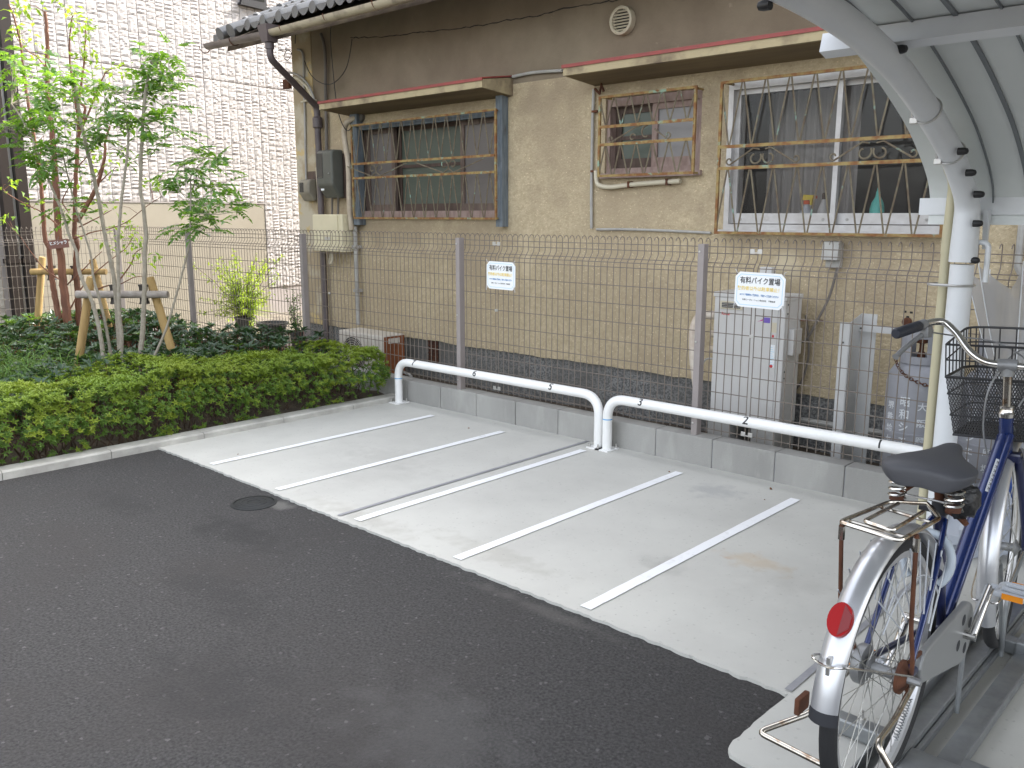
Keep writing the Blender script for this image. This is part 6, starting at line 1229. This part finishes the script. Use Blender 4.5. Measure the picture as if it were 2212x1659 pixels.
for s in (-1, 1):
    add('chain_stay', MB().tube([BB + Vector((s * 0.02, -0.01, 0)), RW + Vector((s * 0.056, 0, 0))], 0.009, 10), 'bike_blue_dark', smooth=True)
    add('seat_stay', MB().tube([ST + Vector((s * 0.016, 0, -0.03)), RW + Vector((s * 0.050, 0.16, 0.22)), RW + Vector((s * 0.056, 0, 0))], 0.0075, 10), 'bike_blue', smooth=True)
    steer(add('fork_blade', MB().tube([P3(2.975, 0.70, s * 0.035), P3(3.02, 0.55, s * 0.052), tuple(FW + Vector((s * 0.056, -0.02, 0.07))), tuple(FW + Vector((s * 0.056, 0, 0)))], [0.013, 0.012, 0.010, 0.008], 12), 'bike_blue_dark', smooth=True))
steer(add('fork_crown', MB().cbox(P3(2.955, 0.685, -0.045), P3(2.995, 0.715, 0.045), 0.008), 'bike_blue_dark'))
add('bottom_bracket', MB().tube([BB + Vector((-0.04, 0, 0)), BB + Vector((0.04, 0, 0))], 0.022, 16), 'bike_blue_dark', smooth=True)
add('seat_clamp', MB().tube([ST + Vector((0, 0, -0.015)), ST + Vector((0, 0, 0.02))], 0.021, 14).cbox(ST + Vector((-0.045, -0.03, -0.008)), ST + Vector((-0.012, -0.012, 0.008)), 0.003), 'rubber', smooth=True)
add('clamp_lever', MB().tube([ST + Vector((0.015, -0.005, 0)), ST + Vector((0.055, -0.02, -0.006)), ST + Vector((0.075, -0.03, -0.02))], [0.008, 0.010, 0.007], 8), 'rust', smooth=True)
add('seat_post', MB().tube([ST, P3(2.335, 0.785)], 0.0135, 12), 'rust', smooth=True)
# chain case, crank, pedals
cc = MB(); n = 16; A2, B2 = (2.46, 0.315), (2.075, 0.350); ra, rb = 0.088, 0.045; dirv = Vector((B2[0] - A2[0], B2[1] - A2[1])); an = math.atan2(dirv.y, dirv.x); pol = []
for i in range(n + 1): t = an + math.pi / 2 + math.pi * (1 - i / n) - math.pi + math.pi * 0; pol.append((A2[0] + ra * math.cos(an + math.pi / 2 + math.pi * i / n), A2[1] + ra * math.sin(an + math.pi / 2 + math.pi * i / n)))
mid_ = (A2[0] + dirv.x * 0.78, A2[1] + dirv.y * 0.78)
pol += [(mid_[0] + 0.046 * math.cos(an - math.pi / 2 + math.pi * i / 8), mid_[1] + 0.046 * math.sin(an - math.pi / 2 + math.pi * i / 8)) for i in range(9)]
case = add('chain_case', cc.prism([P3(a, b, 0.045) for a, b in pol], (0.020, 0, 0)), 'silver_paint'); md = case.modifiers.new('b', 'BEVEL'); md.width = 0.006; md.segments = 2
for k in range(4): a = R(20 + 90 * k); MB().lathe([(0.016, 0), (0.0, 0.0)], 12, axis='x', org=P3(2.46 + 0.05 * math.cos(a), 0.315 + 0.05 * math.sin(a), 0.0655), cap=False).build('case_hole', 'rubber', case)
add('chain', MB().tube([P3(2.20, 0.375, 0.052), P3(2.06, 0.385, 0.052)], 0.006, 6).tube([P3(2.20, 0.310, 0.052), P3(2.06, 0.312, 0.052)], 0.006, 6), 'rust')
add('rear_cog', MB().lathe([(0.042, 0.038), (0.042, 0.046), (0.02, 0.058)], 20, axis='x', org=RW), 'rust', smooth=True)
cend = Vector(P3(2.55, 0.435, 0.098)); add('crank', MB().tube([BB + Vector((0.085, 0, 0)), cend], [0.012, 0.009], 10).tube([BB, BB + Vector((0.095, 0, 0))], 0.012, 12), 'chrome', smooth=True)
cl2 = Vector(P3(2.37, 0.195, -0.098)); add('crank', MB().tube([BB + Vector((-0.085, 0, 0)), cl2], [0.012, 0.009], 10).tube([BB, BB + Vector((-0.095, 0, 0))], 0.012, 12), 'chrome', smooth=True)
for e, s in ((cend, 1), (cl2, -1)):
    fr = MB(); x0 = e.x + s * 0.022; x1 = e.x + s * 0.105
    loop = fillet([(x0, e.y - 0.04, e.z), (x1, e.y - 0.04, e.z), (x1, e.y + 0.04, e.z), (x0, e.y + 0.04, e.z), (x0, e.y - 0.04, e.z)], 0.018, 4)
    fr.tube(loop[:-1], 0.010, 8, closed=True).tube([e, (x1, e.y, e.z)], 0.009, 8); pd = add('pedal', fr, 'pedal_clear', smooth=True)
    for yy in (-0.051, 0.051): MB().box((x0 + s * 0.016, e.y + yy - 0.001, e.z - 0.008), (x1 - s * 0.016, e.y + yy + 0.001, e.z + 0.008)).build('pedal_reflector', 'amber', pd)
# drum brake on the left of the rear hub, axle nuts
add('drum_brake', MB().lathe([(0.0, -0.068), (0.045, -0.066), (0.050, -0.060), (0.050, -0.042), (0.0, -0.04)], 24, axis='x', org=RW, cap=False), 'alu_dull', smooth=True, angle=40)
add('brake_label', MB().box(RW + Vector((-0.0695, -0.022, 0.004)), RW + Vector((-0.0685, 0.022, 0.030))), 'sign_white')
for s in (-1, 1): add('axle_nut', MB().tube([RW + Vector((s * 0.056, 0, 0)), RW + Vector((s * 0.088, 0, 0))], [0.012, 0.009], 8), 'alu_dull')
add('stand_spring', MB().tube([RW + Vector((0.075, -0.03 - 0.08 * i / 60, -0.03 - 0.07 * i / 60)) + Vector((0.006 * math.cos(i * 1.5), 0.004 * math.sin(i * 1.5), -0.004 * math.sin(i * 1.5))) for i in range(61)], 0.0014, 4), 'galv', smooth=True)
# U-shaped stand flipped up behind the wheel
add('stand', MB().tube(fillet([RW + Vector((0.070, 0, -0.01)), RW + Vector((0.082, -0.15, -0.03)), RW + Vector((0.09, -0.275, -0.025)), (-0.50, 1.79, 0.19), (-0.47, 1.80, 0.185), (-0.885, 1.826, 0.195), (-0.80, 1.93, 0.235), RW + Vector((-0.072, 0, -0.01))], 0.022, 5), 0.0072, 10), 'chrome_rusty', smooth=True)
add('stand_lock', MB().cbox(RW + Vector((-0.088, -0.30, -0.02)), RW + Vector((-0.075, -0.245, 0.02)), 0.004), 'rust')
# carrier
ca = MB(); z = 0.735; xc = -0.683
out_ = fillet([(xc + 0.02, 2.22, z), (xc - 0.055, 2.17, z), (xc - 0.088, 1.945, z - 0.002), (xc + 0.06, 1.918, z - 0.002), (xc + 0.078, 2.13, z), (xc + 0.02, 2.22, z)], 0.018, 4)
ca.tube(out_[:-1], 0.0052, 8, closed=True)
inn = fillet([(xc - 0.030, 2.16, z + 0.004), (xc - 0.042, 1.972, z + 0.004), (xc + 0.030, 1.955, z + 0.004), (xc + 0.036, 2.14, z + 0.004)], 0.015, 4); ca.tube(inn, 0.0048, 8)
ca.tube([(xc - 0.080, 1.985, z - 0.008), (xc + 0.064, 1.965, z - 0.008)], 0.004, 6).tube([(xc - 0.06, 2.13, z - 0.006), (xc + 0.072, 2.10, z - 0.006)], 0.004, 6)
add('carrier', ca, 'chrome_rusty', smooth=True)
for s, yy in ((-1, 1.95), (1, 1.99)):
    xx = xc - 0.083 if s < 0 else xc + 0.072
    add('carrier_leg', MB().tube(fillet([(xx, yy, z - 0.004), (xx, yy + 0.004, z - 0.05), (xx + (0.004 if s < 0 else 0.0), yy + 0.02, 0.50), RW + Vector((s * 0.070, -0.02, 0.06)), RW + Vector((s * 0.064, 0, 0.012))], 0.02, 4), 0.0055, 8), 'rust', smooth=True)
    add('leg_clip', MB().tube([(xx, yy + 0.002, z - 0.012), (xx, yy + 0.003, z - 0.045)], 0.008, 8), 'chrome_rusty', smooth=True)
add('carrier_strut', MB().tube([(xc + 0.02, 2.22, z), P3(2.345, 0.66)], 0.005, 8), 'chrome_rusty', smooth=True)
# ring lock and skirt guard mesh
lc = Vector(P3(2.30, 0.56)); add('ring_lock', MB().tube([lc + Vector((0.058 * math.cos(a), 0.02 * math.sin(a), 0.068 * math.sin(a))) for a in [R(-50 + 280 * i / 24) for i in range(25)]], 0.011, 10), 'lock_grey', smooth=True)
gd = MB()
for s in (-1, 1):
    xx = s * 0.045
    for i in range(9):
        a = R(40 + 11 * i); gd.tube([tuple(RW + Vector((xx, 0.335 * math.cos(a), 0.335 * math.sin(a)))), tuple(RW + Vector((xx * 1.2, 0.16 * math.cos(a - 0.25), 0.16 * math.sin(a - 0.25))))], 0.0022, 4)
    gd.tube([tuple(RW + Vector((xx * 1.1, 0.25 * math.cos(R(35 + 10 * i)), 0.25 * math.sin(R(35 + 10 * i))))) for i in range(11)], 0.0022, 4)
add('skirt_guard', gd, 'guard_plastic')
# saddle
def saddle():
    secs = [(-0.105, 0.055, 0.820), (-0.098, 0.088, 0.829), (-0.075, 0.112, 0.838), (-0.035, 0.118, 0.842), (0.005, 0.095, 0.842), (0.045, 0.058, 0.843), (0.09, 0.036, 0.846), (0.13, 0.028, 0.848), (0.158, 0.018, 0.843), (0.165, 0.006, 0.835)]
    m = 16; vs = []; c = (XB - 0.002, 2.295)
    for (dy, hw, zt) in secs:
        th = 0.055 if hw > 0.05 else 0.042; th = th if hw > 0.02 else 0.025
        for k in range(m):
            a = 2 * math.pi * k / m; cx, sx = math.cos(a), math.sin(a)
            x = hw * (abs(cx) ** 0.7) * (1 if cx >= 0 else -1); zz = zt - 0.012 + (0.013 * abs(sx) ** 0.8 if sx > 0 else -(th) * abs(sx) ** 0.6 * (0.55 + 0.45 * abs(cx)))
            if sx > 0: zz -= 0.012 * (cx * cx) * (hw / 0.118) - 0.004 * 0
            vs.append((c[0] + x, c[1] + dy, zz))
    n = len(secs); mb = MB(); mb.add(vs, [(i * m + k, i * m + (k + 1) % m, (i + 1) * m + (k + 1) % m, (i + 1) * m + k) for i in range(n - 1) for k in range(m)] + [tuple(range(m - 1, -1, -1)), tuple((n - 1) * m + k for k in range(m))])
    o = add('saddle', mb, 'saddle_vinyl', smooth=True, angle=80); s_ = o.modifiers.new('s', 'SUBSURF'); s_.levels = 1; s_.render_levels = 2; return o
sd_o = saddle()
for s in (-1, 1):
    cx, cy = XB + s * 0.068, 2.235
    MB().tube([(cx + 0.020 * math.cos(i * 0.5), cy + 0.020 * math.sin(i * 0.5), 0.728 + 0.062 * i / 48) for i in range(49)], 0.0034, 6).build('saddle_spring', 'chrome', sd_o, smooth=True)
    MB().tube([(cx, cy, 0.724), (cx, cy, 0.738)], 0.018, 12).build('spring_cup', 'rust', sd_o, smooth=True)
    MB().tube(smooth_path([(cx, cy, 0.735), (XB + s * 0.03, 2.30, 0.772), (XB + s * 0.015, 2.40, 0.800)], 4), 0.005, 6).build('saddle_rail', 'rust', sd_o, smooth=True)
MB().tube([(XB - 0.068, 2.235, 0.742), (XB + 0.068, 2.235, 0.742)], 0.003, 6).build('spring_link', 'chrome', sd_o)
MB().cbox((XB - 0.025, 2.315, 0.765), (XB + 0.025, 2.365, 0.80), 0.006).build('saddle_clamp', 'rubber', sd_o)
pk = MB(); n = 12; m = 9; rr_ = random.Random(4); vs = []
for i in range(m + 1):
    t = math.pi * i / m
    for k in range(n): a = 2 * math.pi * k / n; w = 1 + 0.16 * rr_.uniform(-1, 1) * (0 < i < m); vs.append((XB + 0.062 + 0.042 * w * math.sin(t) * math.cos(a), 2.33 + 0.036 * w * math.sin(t) * math.sin(a), 0.728 + 0.050 * w * math.cos(t)))
pk.add(vs, [(i * n + k, i * n + (k + 1) % n, (i + 1) * n + (k + 1) % n, (i + 1) * n + k) for i in range(m) for k in range(n)]); add('saddle_cover_pouch', pk, 'pack_black', smooth=True, angle=60)
# handlebar, stem, brake lever
steer(add('stem', MB().tube([P3(2.935, 0.83), P3(2.905, 0.99)], 0.0125, 14), 'chrome_rusty', smooth=True))
steer(add('headset', MB().lathe([(0.022, 0), (0.024, 0.012), (0.019, 0.02), (0.021, 0.034), (0.014, 0.038)], 16, org=P3(2.935, 0.832)), 'chrome', smooth=True))
steer(add('stem_clamp', MB().tube([P3(2.902, 0.965), P3(2.900, 1.008)], 0.017, 14).tube([P3(2.898, 0.998, -0.026), P3(2.898, 0.998, 0.026)], 0.018, 14), 'alu_dull', smooth=True))
barL = [(-0.0, 2.898, 0.998), (-0.06, 2.896, 1.0), (-0.11, 2.905, 1.025), (-0.165, 2.925, 1.080), (-0.205, 2.925, 1.108), (-0.232, 2.87, 1.108), (-0.252, 2.77, 1.098), (-0.262, 2.70, 1.090)]
pts = [(XB + x, y, z) for x, y, z in barL]; mir = [(XB - x, y, z) for x, y, z in barL]
add('handlebar', MB().tube(smooth_path(mir[::-1] + pts[1:], 5), 0.0112, 14), 'chrome', smooth=True)
for sg, pp in ((-1, pts), (1, mir)):
    a, b = Vector(pp[-1]), Vector(pp[-3]); d = (a - b).normalized()
    add('grip', MB().tube([a + d * 0.012, a + d * 0.006, b + d * 0.055, b + d * 0.05], [0.013, 0.0165, 0.0165, 0.014], 16), 'grip', smooth=True)
    add('lever_mount', MB().tube([b + d * 0.02, b + d * 0.05], 0.0165, 12).cbox(b + Vector((-0.012, -0.03, -0.045)), b + Vector((0.014, 0.015, -0.008)), 0.006), 'alu_dull', smooth=True)
    add('brake_lever', MB().tube(smooth_path([b + Vector((0, -0.01, -0.028)), b + d * 0.05 + Vector((sg * 0.004, 0, -0.040)), b + d * 0.12 + Vector((sg * 0.004, 0, -0.058)), b + d * 0.165 + Vector((sg * 0.004, 0, -0.075))], 4), [0.008] * 12 + [0.011], 8), 'alu_dull', smooth=True)
add('brake_cable', MB().tube(smooth_path([Vector(pts[-3]) + Vector((0, 0.02, -0.03)), (XB - 0.18, 3.02, 1.055), (XB - 0.06, 3.04, 1.04), (XB + 0.05, 3.0, 0.97), (XB + 0.02, 2.98, 0.86)], 6), 0.0028, 6), 'alu_dull', smooth=True)
add('brake_cable', MB().tube(smooth_path([Vector(mir[-3]) + Vector((0, 0.02, -0.03)), (XB + 0.15, 3.03, 1.05), (XB + 0.0, 3.03, 1.03), (XB - 0.05, 2.93, 0.93), (XB - 0.06, 2.93, 0.80), (XB - 0.045, 2.95, 0.70)], 6), 0.0028, 6), 'alu_dull', smooth=True)
# basket: wire upper rim, expanded-metal body
bx0, bx1, by0, by1, bz0, bz1, bz2 = XB - 0.185, XB + 0.185, 2.995, 3.27, 0.745, 0.935, 1.04
def ringpts(z, k, nose=0.0): sx = 1 - 0.16 * (1 - k); sy = 1 - 0.10 * (1 - k); cx = XB; cyy = (by0 + by1) / 2; hx, hy = (bx1 - bx0) / 2 * sx, (by1 - by0) / 2 * sy; return fillet([(cx - hx, cyy - hy, z), (cx + hx, cyy - hy, z), (cx + hx * 0.92, cyy + hy, z + nose), (cx - hx * 0.92, cyy + hy, z + nose), (cx - hx, cyy - hy, z)], 0.05, 4)
bs = MB()
for z, k, r in ((bz2, 1.12, 0.004), (0.99, 1.07, 0.0028), (bz1, 1.0, 0.0045), (0.88, 0.75, 0.003), (0.81, 0.4, 0.003), (bz0, 0.0, 0.004)):
    bs.tube(ringpts(z, k, 0.03 * (k > 1))[:-1], r, 6, closed=True)
low, hi = ringpts(bz1, 1.0), ringpts(bz2, 1.12, 0.03)
for i in range(0, len(low) - 1):
    L0, L1, H0, H1 = map(Vector, (low[i], low[i + 1], hi[i], hi[i + 1])); n = max(1, int((L1 - L0).length / 0.045))
    for k in range(n): t = k / n; bs.tube([L0 + (L1 - L0) * t, H0 + (H1 - H0) * t], 0.0022, 4)
basket = steer(add('basket', bs, 'basket_black', smooth=True))
ms = MB(); top, bot = ringpts(bz1, 1.0), ringpts(bz0, 0.0); rows = 22
acc = [0.0]
for i in range(len(top) - 1): acc.append(acc[-1] + (Vector(top[i + 1]) - Vector(top[i])).length)
def at(ring, s):
    s = s % acc[-1]
    for i in range(len(acc) - 1):
        if s <= acc[i + 1]: t = (s - acc[i]) / max(1e-9, acc[i + 1] - acc[i]); return Vector(ring[i]) + (Vector(ring[i + 1]) - Vector(ring[i])) * t
    return Vector(ring[0])
ncell = 130
for r_ in range(rows):
    for c_ in range(ncell):
        for sg in (1, -1):
            s0 = acc[-1] * (c_ + 0.5 * (r_ % 2)) / ncell; s1 = s0 + sg * 0.5 * acc[-1] / ncell; k0, k1 = r_ / rows, (r_ + 1) / rows
            a = at(bot, s0) * (1 - k0) + at(top, s0) * k0; b = at(bot, s1) * (1 - k1) + at(top, s1) * k1; d = Vector((b - a)); u = Vector((0, 0, 1)).cross(d).normalized() if abs(d.z) < d.length else Vector((1, 0, 0)); w = d.normalized().cross(u) * 0.0013
            ms.add([a - w, a + w, b + w, b - w], [(0, 1, 2, 3)])
steer(ms.build('basket_mesh', 'basket_black', basket))['kind'] = 'stuff'
fl = MB(); b0 = ringpts(bz0, 0.0)[:-1]; fl.add(b0, [tuple(range(len(b0)))]); fo = steer(fl.build('basket_floor', 'basket_black', basket))
steer(add('basket_bracket', MB().bar(P3(2.955, 0.80), P3(3.02, 0.77), 0.04, 0.006), 'silver_paint'))

# ------------------------------------------------------------------ half-folded vinyl umbrella hung beyond the basket, bags on the ground
def thinmat(name, c, see, rough=0.3):
    glassmat(name, c, see=see, rough=rough, refl=0.4)
thinmat('vinyl', (0.42, 0.41, 0.40), 0.38); thinmat('clear_bag', (0.45, 0.48, 0.54), 0.35); mat('blue_bag', (0.02, 0.07, 0.28), 0.4)
um = thing('umbrella', 'half-folded translucent vinyl umbrella hung beside the shelter column', 'umbrella', (-0.955, 4.28, 0.55)); ax_ = Vector((-0.955, 4.30, 0)); nR = 8; vs = []; K = 7; SUB = 4; cv = MB()
def umb(a, t): rr = 0.02 + 0.235 * t ** 0.8; return Vector((ax_.x + rr * math.cos(a), ax_.y - 0.02 + rr * 0.5 * math.sin(a), 0.56 + 0.64 * t - 0.03 * math.sin(a)))
for i in range(nR):
    a0, a1 = 2 * math.pi * i / nR, 2 * math.pi * (i + 1) / nR; g = []
    for k in range(K + 1):
        t = k / K; A_, B_ = umb(a0, t), umb(a1, t); cen = Vector((ax_.x, ax_.y - 0.02, (A_.z + B_.z) / 2))
        for s in range(SUB + 1):
            f = s / SUB; p = A_.lerp(B_, f); sag = math.sin(math.pi * f) * t; p = p.lerp(cen, 0.42 * sag); p.z -= 0.10 * sag * t; g.append(p)
    m = SUB + 1; cv.add(g, [(k * m + s, k * m + s + 1, (k + 1) * m + s + 1, (k + 1) * m + s) for k in range(K) for s in range(SUB)])
    MB().tube([umb(a0, k / K) for k in range(K + 1)] + [umb(a0, 1.0) + Vector((0, 0, 0.02))], 0.0026, 5).build('rib', 'shelter_white', um)
cv.build('canopy', 'vinyl', um, smooth=True, angle=60)
MB().tube([(ax_.x, ax_.y - 0.02, 0.46), (ax_.x, ax_.y - 0.02, 1.26)] + [(ax_.x, ax_.y - 0.02 + 0.105 * (1 - math.cos(R(30 * k))), 1.26 + 0.075 * math.sin(R(30 * k))) for k in range(1, 7)], 0.006, 8).build('shaft', 'shelter_white', um, smooth=True)
def bag(c, r, name, label, m, seed, n=18, mm=12):
    q = random.Random(seed); vs = []
    for i in range(mm + 1):
        t = math.pi * i / mm
        for k in range(n):
            a = 2 * math.pi * k / n; w = 1 + 0.13 * math.sin(3 * a + i) + 0.10 * math.sin(7 * a - 2 * i) + q.uniform(-0.07, 0.07) * (0 < i < mm); vs.append((c[0] + r[0] * w * math.sin(t) * math.cos(a), c[1] + r[1] * w * math.sin(t) * math.sin(a), max(0.002, c[2] + r[2] * w * math.cos(t))))
    o = MB().add(vs, [(i * n + k, i * n + (k + 1) % n, (i + 1) * n + (k + 1) % n, (i + 1) * n + k) for i in range(mm) for k in range(n)]).build(name, m, smooth=True, angle=25); tag(o, label, 'bag'); return o
bag((-0.98, 3.98, 0.14), (0.17, 0.13, 0.15), 'plastic_bag', 'crumpled clear plastic bag on the ground behind the bicycle', 'clear_bag', 3)
bag((-0.80, 4.18, 0.20), (0.16, 0.10, 0.22), 'blue_sack', 'blue plastic sack standing behind the clear plastic bag', 'blue_bag', 8)
